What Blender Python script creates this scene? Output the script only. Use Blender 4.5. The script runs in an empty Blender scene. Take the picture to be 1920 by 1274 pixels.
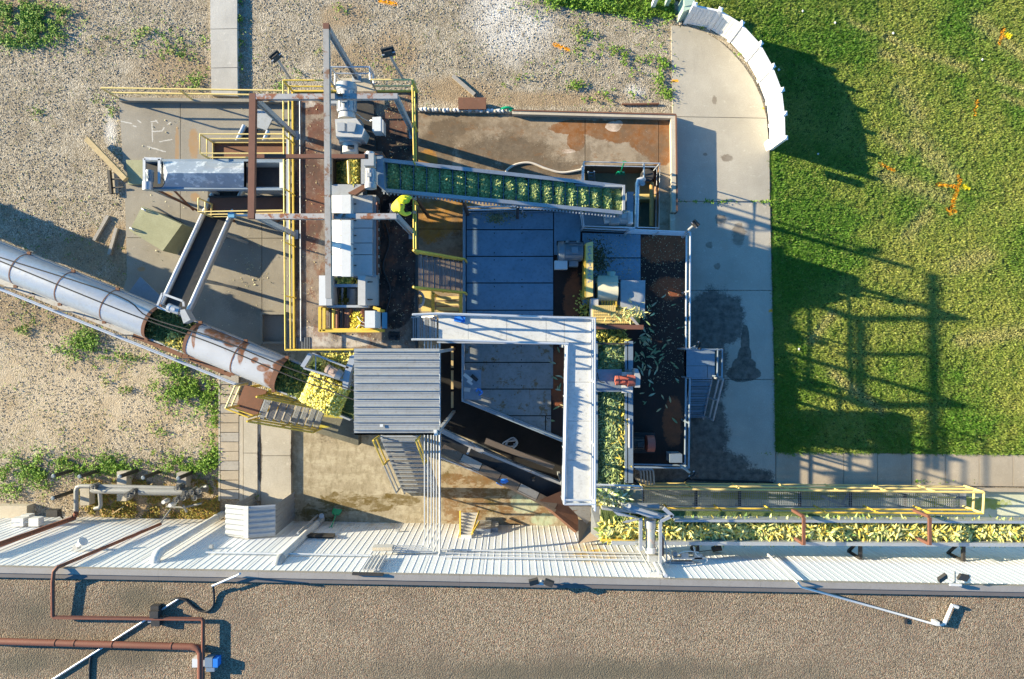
import bpy, bmesh, math, random
import numpy as np
from mathutils import Vector, Matrix

random.seed(7)
RNG = np.random.default_rng(11)
SC = bpy.context.scene
COL = SC.collection
H = 26.0            # height the drone hovers at, metres
F = 1248.0          # focal length in photo pixels
CU, CV = 960.0, 637.0

# ------------------------------------------------------------------ camera
cam = bpy.data.cameras.new('drone_camera')
cam.sensor_width = 36.0
cam.lens = 36.0 * F / 1920.0
cam.clip_end = 2000.0
camo = bpy.data.objects.new('drone_camera', cam)
COL.objects.link(camo)
camo.location = (0, 0, H)
camo.rotation_euler = (0, 0, 0)
SC.camera = camo

# ------------------------------------------------------------------ light
SUN_EL = math.radians(18.2)
SUN_AZ = math.radians(16.1)           # shadows run east, a little south
sunv = Vector((-math.cos(SUN_AZ) * math.cos(SUN_EL), math.sin(SUN_AZ) * math.cos(SUN_EL), math.sin(SUN_EL)))
world = bpy.data.worlds.new('World')
SC.world = world
world.use_nodes = True
wn = world.node_tree
bg = wn.nodes['Background']
sky = wn.nodes.new('ShaderNodeTexSky')
sky.sky_type = 'NISHITA'
sky.sun_disc = False
sky.ozone_density = 5.0
sky.dust_density = 0.4
sky.sun_elevation = SUN_EL
sky.sun_rotation = math.atan2(sunv.x, sunv.y)
tn = wn.nodes.new('ShaderNodeMix')            # clear teal-blue evening sky, the same tint all over
tn.data_type = 'RGBA'
tn.blend_type = 'MULTIPLY'
tn.inputs[0].default_value = 1.0
tn.inputs[7].default_value = (0.48, 1.0, 1.18, 1)
wn.links.new(sky.outputs[0], tn.inputs[6])
wn.links.new(tn.outputs[2], bg.inputs[0])
bg.inputs[1].default_value = 0.088
sl = bpy.data.lights.new('sun', 'SUN')
sl.energy = 5.0
sl.angle = math.radians(0.4)
sl.color = (1.0, 0.86, 0.595)
so = bpy.data.objects.new('sun', sl)
COL.objects.link(so)
so.rotation_euler = sunv.to_track_quat('Z', 'Y').to_euler()
so.location = (-30, 10, 30)
SC.view_settings.view_transform = 'Standard'
SC.view_settings.look = 'None'
SC.view_settings.gamma = 1.0
SC.view_settings.use_curve_mapping = False
SC.view_settings.exposure = 1.55


# ------------------------------------------------------------------ helpers
def P(u, v, z=0.0):
    k = (H - z) / F
    return Vector(((u - CU) * k, -(v - CV) * k, z))


def pxm(z):
    return (H - z) / F


LOC = {}


def tagit(o, label=None, cat=None, group=None, kind=None):
    if label: o['label'] = label
    if cat: o['category'] = cat
    if group: o['group'] = group
    if kind: o['kind'] = kind
    return o


def T(name, label, cat, loc, group=None, rz=0.0):
    o = bpy.data.objects.new(name, None)
    o.empty_display_size = 0.2
    COL.objects.link(o)
    o.location = loc
    o.rotation_euler = (0, 0, rz)
    LOC[o.name] = Vector(loc)
    return tagit(o, label, cat, group)


class MB:
    def __init__(s):
        s.v = []
        s.f = []

    def add(s, vs, fs):
        n = len(s.v)
        s.v += [Vector(p) for p in vs]
        s.f += [tuple(i + n for i in f) for f in fs]
        return s

    def quad(s, *p):
        return s.add(p, [tuple(range(len(p)))])

    def prism(s, top, dz):
        """polygon (list of points) pulled straight down by dz"""
        n = len(top)
        a = sum(top[i].x * top[(i + 1) % n].y - top[(i + 1) % n].x * top[i].y for i in range(n))
        if a < 0: top = list(reversed(top))
        bot = [p - Vector((0, 0, dz)) for p in top]
        fs = [tuple(range(n)), tuple(range(2 * n - 1, n - 1, -1))]
        for i in range(n):
            j = (i + 1) % n
            fs.append((i, n + i, n + j, j))
        return s.add(list(top) + bot, fs)

    def box(s, c, d, R=None):
        c = Vector(c)
        vs = []
        for x in (-.5, .5):
            for y in (-.5, .5):
                for z in (-.5, .5):
                    p = Vector((x * d[0], y * d[1], z * d[2]))
                    if R is not None: p = R @ p
                    vs.append(c + p)
        return s.add(vs, [(0, 1, 3, 2), (4, 6, 7, 5), (0, 4, 5, 1), (2, 3, 7, 6), (0, 2, 6, 4), (1, 5, 7, 3)])

    def pbox(s, u0, v0, u1, v1, z, dz):
        """box whose top rectangle covers the photo rectangle at height z"""
        return s.prism([P(u0, v0, z), P(u1, v0, z), P(u1, v1, z), P(u0, v1, z)], dz)

    def beam(s, a, b, w, h, up=(0, 0, 1)):
        a, b = Vector(a), Vector(b)
        d = b - a
        L = d.length
        if L < 1e-6: return s
        d.normalize()
        up = Vector(up)
        x = d.cross(up)
        if x.length < 1e-3: x = d.cross(Vector((0, 1, 0)))
        x.normalize()
        y = x.cross(d)
        R = Matrix((d, x, y)).transposed()
        return s.box((a + b) / 2, (L, w, h), R)

    def ibeam(s, a, b, w, h, t=.02, up=(0, 0, 1)):
        a, b = Vector(a), Vector(b)
        u = Vector(up)
        s.beam(a + u * (h / 2 - t / 2), b + u * (h / 2 - t / 2), w, t, up)
        s.beam(a - u * (h / 2 - t / 2), b - u * (h / 2 - t / 2), w, t, up)
        s.beam(a, b, t, h - 2 * t, up)
        return s

    def tube(s, pts, r, n=8, cap=True):
        pts = [Vector(p) for p in pts]
        m = len(pts)
        rr = r if isinstance(r, (list, tuple)) else [r] * m
        d0 = (pts[1] - pts[0]).normalized()
        ref = Vector((0, 0, 1)) if abs(d0.z) < .9 else Vector((0, 1, 0))
        x = d0.cross(ref).normalized()
        base = len(s.v)
        for i in range(m):
            if i == 0: d = d0
            elif i == m - 1: d = (pts[i] - pts[i - 1]).normalized()
            else:
                d = (pts[i + 1] - pts[i]).normalized() + (pts[i] - pts[i - 1]).normalized()
                if d.length < 1e-6: d = (pts[i + 1] - pts[i])
                d.normalize()
            x = (x - d * x.dot(d))
            if x.length < 1e-5: x = d.orthogonal()
            x.normalize()
            y = d.cross(x)
            for k in range(n):
                a = 2 * math.pi * k / n
                s.v.append(pts[i] + (x * math.cos(a) + y * math.sin(a)) * rr[i])
        for i in range(m - 1):
            for k in range(n):
                k2 = (k + 1) % n
                s.f.append((base + i * n + k, base + i * n + k2, base + (i + 1) * n + k2, base + (i + 1) * n + k))
        if cap:
            s.f.append(tuple(base + k for k in reversed(range(n))))
            s.f.append(tuple(base + (m - 1) * n + k for k in range(n)))
        return s

    def cyl(s, a, b, r0, r1=None, n=14):
        return s.tube([a, b], [r0, r0 if r1 is None else r1], n)

    def mesh(s, name, off=Vector((0, 0, 0)), smooth=True):
        me = bpy.data.meshes.new(name)
        me.from_pydata([tuple(p - off) for p in s.v], [], s.f)
        me.update()
        if smooth:
            me.polygons.foreach_set('use_smooth', [True] * len(me.polygons))
            me.set_sharp_from_angle(angle=math.radians(38))
        return me

    def build(s, name, mat, parent=None, label=None, cat=None, group=None, kind=None, smooth=True, origin=None):
        if parent is not None:
            off = LOC[parent.name]
        else:
            xs = [p.x for p in s.v]; ys = [p.y for p in s.v]; zs = [p.z for p in s.v]
            off = Vector(origin) if origin is not None else Vector(((min(xs) + max(xs)) / 2, (min(ys) + max(ys)) / 2, min(zs)))
        me = s.mesh(name, off, smooth)
        me.materials.append(mat)
        o = bpy.data.objects.new(name, me)
        COL.objects.link(o)
        if parent is not None:
            o.parent = parent
        else:
            o.location = off
        LOC[o.name] = off
        return tagit(o, label, cat, group, kind)


def rename_sub(o):
    return o


def copy_tree(o, parent=None):
    c = o.copy()
    COL.objects.link(c)
    if parent is not None: c.parent = parent
    for ch in list(o.children):
        copy_tree(ch, c)
    return c


def smoothpath(pts, n=6):
    """Catmull-Rom through the points"""
    pts = [Vector(p) for p in pts]
    out = []
    for i in range(len(pts) - 1):
        p0 = pts[max(i - 1, 0)]; p1 = pts[i]; p2 = pts[i + 1]; p3 = pts[min(i + 2, len(pts) - 1)]
        for k in range(n):
            t = k / n
            out.append(.5 * ((2 * p1) + (p2 - p0) * t + (2 * p0 - 5 * p1 + 4 * p2 - p3) * t * t + (3 * p1 - p0 - 3 * p2 + p3) * t ** 3))
    out.append(pts[-1])
    return out


# numpy value noise, for scatter densities and tints
def vnoise(x, y, seed=0):
    xi = np.floor(x).astype(np.int64); yi = np.floor(y).astype(np.int64)
    fx = x - xi; fy = y - yi
    fx = fx * fx * (3 - 2 * fx); fy = fy * fy * (3 - 2 * fy)

    def h(a, b):
        n = (a * 374761393 + b * 668265263 + seed * 974634777) & 0x7fffffff
        n = ((n ^ (n >> 13)) * 1274126177) & 0x7fffffff
        return ((n ^ (n >> 16)) & 0xffff) / 65535.0
    return (h(xi, yi) * (1 - fx) + h(xi + 1, yi) * fx) * (1 - fy) + (h(xi, yi + 1) * (1 - fx) + h(xi + 1, yi + 1) * fx) * fy


def fbm(x, y, s, seed=0, o=3):
    r = 0; a = .5; t = 0
    for i in range(o):
        r = r + a * vnoise(x / s, y / s, seed + i * 17); t += a; a *= .5; s *= .5
    return r / t


def inpoly(u, v, poly):
    inside = np.zeros(u.shape, bool)
    n = len(poly)
    for i in range(n):
        x0, y0 = poly[i]; x1, y1 = poly[(i + 1) % n]
        c = ((y0 > v) != (y1 > v)) & (u < (x1 - x0) * (v - y0) / ((y1 - y0) if y1 != y0 else 1e-9) + x0)
        inside ^= c
    return inside


LEAF_V = np.array([(0, 0, 0), (.45, .5, .06), (.45, -.5, .06), (1, 0, -.05)], float)
LEAF_F = np.array([(0, 2, 1), (1, 2, 3)])
OCT_V = np.array([(1, 0, 0), (-1, 0, 0), (0, 1, 0), (0, -1, 0), (0, 0, 1), (0, 0, -1)], float)
OCT_F = np.array([(0, 2, 4), (2, 1, 4), (1, 3, 4), (3, 0, 4), (2, 0, 5), (1, 2, 5), (3, 1, 5), (0, 3, 5)])


def _cob():
    vs = [(0, 0, 0)]
    for t, r in ((.12, .8), (.55, 1.0), (.88, .6)):
        for k in range(6):
            a = k * math.pi / 3
            vs.append((t, .5 * r * math.cos(a), .5 * r * math.sin(a)))
    vs.append((1, 0, 0))
    fs = []
    for k in range(6):
        k2 = (k + 1) % 6
        fs.append((0, 1 + k2, 1 + k)); fs.append((19, 13 + k, 13 + k2))
        for q in (1, 7):
            fs.append((q + k, q + k2, q + 6 + k2)); fs.append((q + k, q + 6 + k2, q + 6 + k))
    return np.array(vs, float), np.array(fs)


COB_V, COB_F = _cob()
HUSK_V = np.array([(0, .12, 0), (0, -.12, 0), (.3, .5, .05), (.3, -.5, .05), (.3, 0, -.12), (.7, .38, .02), (.7, -.38, .02), (.7, 0, -.1), (1, 0, .08)], float)
HUSK_F = np.array([(0, 4, 2), (0, 1, 4), (1, 3, 4), (2, 4, 7), (2, 7, 5), (4, 3, 6), (4, 6, 7), (5, 7, 8), (7, 6, 8)])


def stamp(name, tv, tf, pos, L, W, az, pitch, tint, mat, parent=None, roll=None, thick=None, smooth=False, **kw):
    """many small real pieces (leaves, stones, cobs) in ONE mesh"""
    N = len(pos)
    pos = np.asarray(pos, float)
    L = np.broadcast_to(L, (N,)); W = np.broadcast_to(W, (N,))
    Th = np.broadcast_to(W if thick is None else thick, (N,))
    roll = np.zeros(N) if roll is None else roll
    q = tv[None, :, :] * np.stack([L, W, Th], 1)[:, None, :]
    x, y, z = q[..., 0], q[..., 1], q[..., 2]
    cr, sr = np.cos(roll)[:, None], np.sin(roll)[:, None]
    y, z = y * cr - z * sr, y * sr + z * cr
    cp, sp = np.cos(pitch)[:, None], np.sin(pitch)[:, None]
    x, z = x * cp - z * sp, x * sp + z * cp
    ca, sa = np.cos(az)[:, None], np.sin(az)[:, None]
    x, y = x * ca - y * sa, x * sa + y * ca
    V = np.stack([x, y, z], -1) + pos[:, None, :]
    K = tv.shape[0]
    off = LOC[parent.name] if parent is not None else Vector((0, 0, 0))
    V = V.reshape(-1, 3) - np.array(off)
    Fc = (tf[None, :, :] + (np.arange(N) * K)[:, None, None]).reshape(-1)
    me = bpy.data.meshes.new(name)
    me.vertices.add(len(V)); me.vertices.foreach_set('co', V.astype(np.float32).ravel())
    nt = len(Fc) // 3
    me.loops.add(len(Fc)); me.loops.foreach_set('vertex_index', Fc.astype(np.int32))
    me.polygons.add(nt)
    me.polygons.foreach_set('loop_start', np.arange(0, nt * 3, 3, dtype=np.int32))
    try:
        me.polygons.foreach_set('loop_total', np.full(nt, 3, dtype=np.int32))
    except Exception:
        pass
    if smooth: me.polygons.foreach_set('use_smooth', np.ones(nt, bool))
    me.update(calc_edges=True)
    at = me.color_attributes.new('tint', 'FLOAT_COLOR', 'POINT')
    c = np.ones((N, K, 4), np.float32)
    c[:, :, :3] = np.asarray(tint)[:, None, :]
    at.data.foreach_set('color', c.ravel())
    me.materials.append(mat)
    o = bpy.data.objects.new(name, me)
    COL.objects.link(o)
    if parent is not None: o.parent = parent
    LOC[o.name] = off
    return tagit(o, **kw)


# ------------------------------------------------------------------ materials
class NT:
    def __init__(s, name):
        s.m = bpy.data.materials.new(name)
        s.m.use_nodes = True
        s.t = s.m.node_tree
        s.b = s.t.nodes['Principled BSDF']
        s.pos = s.t.nodes.new('ShaderNodeNewGeometry').outputs['Position']

    def n(s, ty, **kw):
        x = s.t.nodes.new(ty)
        for k, v in kw.items(): setattr(x, k, v)
        return x

    def l(s, a, b): s.t.links.new(a, b)

    def math(s, op, a, b=None, c=None, clamp=False):
        x = s.n('ShaderNodeMath', operation=op, use_clamp=clamp)
        for i, q in enumerate((a, b, c)):
            if q is None: continue
            if isinstance(q, (int, float)): x.inputs[i].default_value = q
            else: s.l(q, x.inputs[i])
        return x.outputs[0]

    def co(s, sc=(1, 1, 1)):
        if sc == (1, 1, 1): return s.pos
        x = s.n('ShaderNodeVectorMath', operation='MULTIPLY')
        s.l(s.pos, x.inputs[0]); x.inputs[1].default_value = sc
        return x.outputs[0]

    def noise(s, scale, detail=4, sc=(1, 1, 1), rough=.55):
        x = s.n('ShaderNodeTexNoise')
        x.inputs['Scale'].default_value = scale; x.inputs['Detail'].default_value = detail
        x.inputs['Roughness'].default_value = rough
        s.l(s.co(sc), x.inputs['Vector'])
        return x.outputs[0]

    def rng(s, f, lo, hi, a=0.0, b=1.0):
        x = s.n('ShaderNodeMapRange')
        x.inputs[1].default_value = lo; x.inputs[2].default_value = hi
        x.inputs[3].default_value = a; x.inputs[4].default_value = b
        s.l(f, x.inputs[0])
        return x.outputs[0]

    def vor(s, scale, sc=(1, 1, 1)):
        x = s.n('ShaderNodeTexVoronoi')
        x.inputs['Scale'].default_value = scale
        s.l(s.co(sc), x.inputs['Vector'])
        return x

    def mix(s, f, a, b):
        x = s.n('ShaderNodeMix', data_type='RGBA')
        if isinstance(f, (int, float)): x.inputs[0].default_value = f
        else: s.l(f, x.inputs[0])
        for i, q in ((6, a), (7, b)):
            if isinstance(q, tuple): x.inputs[i].default_value = (*q, 1)
            else: s.l(q, x.inputs[i])
        return x.outputs[2]

    def blobs(s, lst, z=0.0, amp=.5, nsc=1.2, soft=.25):
        """marks with a shape of their own: ragged ellipses at world spots (photo px at height z)"""
        nz = s.noise(nsc, 6, rough=.62)
        off = s.math('MULTIPLY_ADD', nz, 2 * amp, -amp)
        out = None
        for (u, v, ru, rv) in lst:
            c = P(u, v, z); k = pxm(z)
            a = s.n('ShaderNodeVectorMath', operation='SUBTRACT'); s.l(s.pos, a.inputs[0]); a.inputs[1].default_value = c
            b = s.n('ShaderNodeVectorMath', operation='MULTIPLY'); s.l(a.outputs[0], b.inputs[0])
            b.inputs[1].default_value = (1 / (ru * k), 1 / (rv * k), 0)
            d = s.n('ShaderNodeVectorMath', operation='LENGTH'); s.l(b.outputs[0], d.inputs[0])
            e = s.math('SUBTRACT', 1.0, d.outputs['Value'])
            out = e if out is None else s.math('MAXIMUM', out, e)
        return s.rng(s.math('ADD', out, off), 0, soft)

    def segs(s, lst, w, z=0.0, amp=.02, nsc=9):
        """sprayed or chalked strokes: (u0,v0,u1,v1) segments of half width w metres"""
        nz = s.noise(nsc, 3)
        off = s.math('MULTIPLY_ADD', nz, 2 * amp, -amp)
        out = None
        for (u0, v0, u1, v1) in lst:
            a = P(u0, v0, z); b = P(u1, v1, z); d = b - a; L = d.length; d /= L
            sub = s.n('ShaderNodeVectorMath', operation='SUBTRACT'); s.l(s.pos, sub.inputs[0]); sub.inputs[1].default_value = a
            dt = s.n('ShaderNodeVectorMath', operation='DOT_PRODUCT'); s.l(sub.outputs[0], dt.inputs[0]); dt.inputs[1].default_value = d
            t = s.math('MINIMUM', s.math('MAXIMUM', dt.outputs['Value'], 0.0), L)
            sc = s.n('ShaderNodeVectorMath', operation='SCALE'); sc.inputs[0].default_value = d; s.l(t, sc.inputs['Scale'])
            df = s.n('ShaderNodeVectorMath', operation='SUBTRACT'); s.l(sub.outputs[0], df.inputs[0]); s.l(sc.outputs[0], df.inputs[1])
            fl = s.n('ShaderNodeVectorMath', operation='MULTIPLY'); s.l(df.outputs[0], fl.inputs[0]); fl.inputs[1].default_value = (1, 1, 0)
            ln = s.n('ShaderNodeVectorMath', operation='LENGTH'); s.l(fl.outputs[0], ln.inputs[0])
            e = s.math('SUBTRACT', w, ln.outputs['Value'])
            out = e if out is None else s.math('MAXIMUM', out, e)
        return s.rng(s.math('ADD', out, off), 0, w * .6)

    def bump(s, h, strength=.5, dist=.02):
        x = s.n('ShaderNodeBump')
        x.inputs['Strength'].default_value = strength; x.inputs['Distance'].default_value = dist
        s.l(h, x.inputs['Height'])
        prev = s.b.inputs['Normal'].links
        if prev: s.l(prev[0].from_socket, x.inputs['Normal'])
        s.l(x.outputs[0], s.b.inputs['Normal'])

    def fin(s, col, rough=.8, metal=0.0, spec=.4):
        if isinstance(col, tuple): s.b.inputs['Base Color'].default_value = (*col, 1)
        else: s.l(col, s.b.inputs['Base Color'])
        for k, v in (('Roughness', rough), ('Metallic', metal), ('Specular IOR Level', spec)):
            if isinstance(v, (int, float)): s.b.inputs[k].default_value = v
            else: s.l(v, s.b.inputs[k])
        return s.m


def concrete(name, c1, c2, stains_and_shade=(), z=0.0, joints=None, grain=.25, extra=None):
    n = NT(name)
    a = n.noise(.55, 8, rough=.65)
    col = n.mix(n.rng(a, .32, .68), c1, c2)
    sp = n.noise(26, 4, rough=.7)
    col = n.mix(n.rng(sp, .42, .72, 0, .35), col, tuple(x * .55 for x in c1))
    st = n.noise(2.3, 7, (1, .25, 1), .7)
    col = n.mix(n.rng(st, .56, .72, 0, .35), col, tuple(x * .62 for x in c2))
    li = n.noise(5.1, 5, (1, 1, 1), .7)
    col = n.mix(n.rng(li, .6, .72, 0, .5), col, tuple(min(.75, x * 1.35) for x in c2))
    rough = .85
    for (c, lst, amp, nsc, soft) in stains_and_shade:
        m = n.blobs(lst, z, amp, nsc, soft)
        edge = n.math('MULTIPLY_ADD', n.noise(13, 6, rough=.75), 1.5, -.75)
        m = n.rng(n.math('ADD', m, n.math('MULTIPLY', edge, n.math('MULTIPLY', n.math('MULTIPLY', m, n.math('SUBTRACT', 1.0, m)), 4.0))), .25, .6)
        mm = n.math('MULTIPLY', m, n.rng(n.noise(3.7, 6, rough=.7), .3, .62, .6, 1.0))
        col = n.mix(mm, col, c)
    if extra: col = extra(n, col)
    n.bump(n.noise(38, 5), grain, .02)
    n.bump(n.noise(3, 4), grain * .6, .04)
    return n.fin(col, rough, 0, .25)


def paint(name, c, rough=.5, metal=0.0, wear=None, wamt=.62, dirt=.3, spec=.4, streak=(1, 1, 1)):
    """painted or bare metal with grime and chipped spots"""
    n = NT(name)
    a = n.noise(1.7, 6, streak, .65)
    col = n.mix(n.rng(a, .35, .75, 0, dirt), c, tuple(x * .5 for x in c))
    b = n.noise(9, 5, (1, 1, 1), .7)
    col = n.mix(n.rng(b, .5, .75, 0, dirt * .9), col, (.10, .085, .065))
    if wear:
        w = n.noise(2.6, 8, (1, 1, 1), .72)
        col = n.mix(n.rng(w, wamt, wamt + .06), col, wear)
    n.bump(n.noise(14, 4), .12, .01)
    return n.fin(col, n.rng(b, .3, .8, max(.1, rough - .1), min(1, rough + .15)), metal, spec)


def tinted(name, rough=.7, spec=.25, trans=0.0):
    n = NT(name)
    at = n.n('ShaderNodeAttribute', attribute_name='tint')
    if trans:
        n.b.inputs['Subsurface Weight'].default_value = 0
    return n.fin(at.outputs['Color'], rough, 0, spec)


M = {}
M['tint'] = tinted('leaf_tint', .65, .3)
M['stone'] = tinted('stone_tint', .9, .15)
M['yellow'] = paint('yellow_rail_paint', (.70, .48, .07), .5, 0, (.16, .11, .06), .62, .3)
M['paleyellow'] = paint('faded_yellow_paint', (.76, .58, .22), .5, 0, (.25, .19, .1), .68, .2)
M['galv'] = paint('galvanised_steel', (.50, .52, .54), .42, .55, (.22, .15, .10), .72, .25)
M['galvdull'] = paint('dull_galvanised', (.36, .38, .40), .6, .3, (.20, .11, .06), .70, .35)
M['rail'] = paint('silver_rail', (.56, .58, .61), .4, .35, (.28, .2, .14), .74, .2)
M['sky_tinted_plate'] = paint('steel_cover_plate', (.21, .31, .40), .42, .35, (.15, .12, .09), .64, .45)  # grey steel, with the blue cast of the sky mixed into its base colour
M['rustbeam'] = paint('rust_brown_beam', (.155, .065, .042), .75, 0, (.33, .32, .31), .66, .35)
M['greybeam'] = paint('grey_weathered_beam', (.37, .36, .35), .65, .2, (.20, .10, .055), .58, .35)
M['white'] = paint('white_paint', (.60, .60, .585), .5, 0, (.35, .3, .25), .76, .14)
M['offwhite'] = paint('dirty_white_paint', (.46, .455, .44), .55, 0, (.28, .24, .2), .72, .25)
M['machine'] = paint('machine_grey_white', (.38, .39, .395), .5, .15, (.24, .2, .16), .74, .22)
M['motor'] = paint('motor_grey', (.20, .24, .27), .5, .2, (.10, .09, .08), .7, .3)
M['redmotor'] = paint('red_oxide_motor', (.42, .11, .075), .55, 0, (.2, .12, .1), .7, .3)
M['dark'] = paint('dark_steel', (.045, .042, .04), .6, .2, (.12, .07, .04), .7, .3)
M['rubber'] = paint('black_rubber', (.018, .018, .019), .6, 0, None, .6, .3)
M['rustsheet'] = paint('rusted_sheet', (.18, .082, .048), .8, 0, (.33, .26, .2), .66, .45)
M['rustpipe'] = paint('rust_red_pipe', (.20, .07, .04), .65, 0, (.16, .07, .045), .62, .3)
M['bluegrey'] = paint('blue_grey_trough', (.24, .30, .36), .45, .35, (.2, .15, .1), .7, .3)
M['hose'] = paint('pale_hose', (.62, .55, .46), .5, 0, None, .6, .2)
M['bluehose'] = paint('blue_hose', (.03, .19, .62), .4, 0, None, .6, .1)
M['green'] = paint('green_plastic', (.0, .30, .14), .4, 0, None, .6, .1)
M['wood'] = paint('weathered_wood', (.50, .38, .20), .8, 0, (.30, .23, .15), .6, .3, streak=(1, 1, 1))
M['greywood'] = paint('grey_wood', (.36, .33, .29), .85, 0, (.2, .18, .15), .6, .4)
M['skin'] = NT('skin').fin((.48, .27, .18), .5)
M['hivis'] = paint('hi_vis_jacket', (.78, .70, .05), .7, 0, None, .6, .12)
M['helmet'] = paint('yellow_helmet', (.80, .74, .03), .3, 0, None, .6, .03)
M['denim'] = paint('dark_trousers', (.03, .035, .06), .85, 0, None, .6, .2)
M['boot'] = paint('boot_leather', (.05, .03, .02), .7)
M['orange'] = paint('orange_spray', (.85, .33, .01), .8)
M['signblue'] = paint('sign_blue', (.10, .30, .48), .5, 0, None, .6, .1)
M['greenpale'] = paint('pale_green_paint', (.36, .48, .40), .6, 0, (.3, .25, .2), .7, .2)

# ================================================================== SETTING
# --- gravel ground, one sheet with an opening for the pump pit
GB = [(960, 60, 95, 75), (930, 25, 70, 70), (1000, 40, 50, 40), (1190, 172, 25, 18), (205, 240, 18, 45)]
DB = [(20, 20, 160, 60), (120, 560, 260, 60), (60, 610, 180, 40), (1000, 185, 240, 18), (860, 170, 120, 30), (640, 30, 60, 30), (300, 960, 190, 40),
      (230, 930, 190, 45), (395, 800, 30, 50), (330, 130, 90, 60), (740, 100, 60, 60), (660, 110, 60, 40), (220, 460, 40, 60), (170, 470, 90, 50)]


def gravel_mat():
    n = NT('gravel_ground')
    a = n.noise(.35, 7, rough=.65)
    v1 = n.vor(24.0); v2 = n.vor(52.0)
    s1 = n.n('ShaderNodeSeparateColor'); n.l(v1.outputs['Color'], s1.inputs[0])
    s2 = n.n('ShaderNodeSeparateColor'); n.l(v2.outputs['Color'], s2.inputs[0])
    col = n.mix(n.rng(s1.outputs[0], .1, .9), (.25, .20, .132), (.52, .445, .335))
    col = n.mix(n.rng(s2.outputs[0], .35, .95, 0, .7), col, (.58, .53, .44))
    col = n.mix(n.rng(s2.outputs[1], .62, .9, 0, .8), col, (.075, .06, .045))
    col = n.mix(n.rng(n.noise(.9, 8, rough=.7), .45, .68, 0, .6), col, (.20, .155, .10))
    col = n.mix(n.rng(n.noise(4.5, 6, rough=.72), .52, .7, 0, .65), col, (.12, .10, .06))
    dirt = n.math('MAXIMUM', n.blobs(DB, 0, .5, 1.1, .5), n.rng(a, .58, .72, 0, .8))
    fine = n.noise(12, 6, rough=.7)
    dc = n.mix(n.rng(fine, .35, .65), (.20, .135, .075), (.40, .30, .19))
    col = n.mix(n.math('MULTIPLY', dirt, n.rng(fine, .3, .6, .55, .95)), col, dc)
    sand = n.blobs([(200, 760, 300, 130), (60, 700, 170, 110), (20, 770, 90, 60), (330, 800, 90, 60)], 0, .35, .8, .6)
    sc = n.mix(n.rng(fine, .35, .65), (.42, .335, .225), (.57, .48, .36))
    sc = n.mix(n.rng(n.noise(.7, 7, rough=.7), .45, .62, 0, .6), sc, (.33, .24, .14))
    col = n.mix(n.math('MULTIPLY', sand, .8), col, sc)
    wh = n.blobs(GB, 0, .6, 1.6, 1.1)
    col = n.mix(n.math('MULTIPLY', wh, n.rng(s2.outputs[2], .2, .7, .5, 1.0)), col, (.74, .71, .66))
    org = n.segs([(1040, 82, 1066, 92), (712, 1, 742, 6)], .10, 0, .09, 7)
    col = n.mix(org, col, (.80, .30, .01))
    d = n.math('ADD', v1.outputs['Distance'], n.math('MULTIPLY', v2.outputs['Distance'], .5))
    n.bump(n.math('MULTIPLY', d, -1), .6, .03)
    n.bump(n.noise(2.2, 6), .3, .10)
    return n.fin(col, .92, 0, .15)


xs = [-140, P(1097, 0).x, P(1236, 0).x, 140]
ys = [-140, P(0, 428).y, P(0, 310).y, 140]
mb = MB()
for i in range(3):
    for j in range(3):
        if i == 1 and j == 1: continue
        mb.quad(Vector((xs[i], ys[j], -.06)), Vector((xs[i + 1], ys[j], -.06)), Vector((xs[i + 1], ys[j + 1], -.06)), Vector((xs[i], ys[j + 1], -.06)))
mb.build('ground', gravel_mat(), kind='structure', smooth=False)

# --- lawn soil
LAWN = [(1444, 281), (1455, 848), (2500, 858), (2500, -600), (1225, -600), (1240, -20), (1330, 45), (1400, 110), (1440, 190), (1452, 281)]
LAWN2 = [(1000, -12), (1262, -12), (1262, 34), (1200, 30), (1120, 22), (1050, 10)]
nl = NT('lawn_soil')
lc = nl.mix(nl.rng(nl.noise(9, 5), .35, .65), (.045, .055, .016), (.13, .12, .04))
nl.bump(nl.noise(20, 4), .6, .05)
lawnm = nl.fin(lc, .95, 0, .1)
mb = MB(); mb.quad(*[P(u, v, -.035) for u, v in reversed(LAWN)])
mb.build('lawn', lawnm, kind='structure', smooth=False)

# --- concretes
cc1, cc2 = (.345, .315, .265), (.45, .415, .355)


def chalk(n, col):
    m = n.segs([(228, 228, 247, 232), (285, 232, 286, 266), (285, 247, 304, 246), (300, 266, 322, 262), (283, 229, 294, 227), (258, 226, 264, 230),
                (250, 236, 255, 238), (276, 275, 310, 285), (304, 245, 308, 240), (292, 226, 296, 231), (314, 234, 320, 230)], .028, 0, .035, 14)
    return n.mix(n.math('MULTIPLY', m, .6), col, (.66, .64, .60))


m_pad = concrete('pad_concrete', (.235, .21, .17), (.325, .295, .245),
                 [((.33, .21, .11), [(332, 280, 5, 60), (363, 270, 12, 40), (265, 505, 10, 6), (365, 370, 12, 12), (315, 365, 12, 6)], .3, 3, .6),
                  ((.20, .18, .15), [(460, 560, 60, 60), (450, 300, 60, 60)], .6, 1.5, 1.0)], extra=chalk)


def pave_extra(n, col):
    m = n.segs([(1262, 152, 1270, 152), (1432, 203, 1436, 204), (1443, 583, 1447, 583)], .07, 0, .05, 12)
    return n.mix(m, col, (.85, .36, .02))


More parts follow.
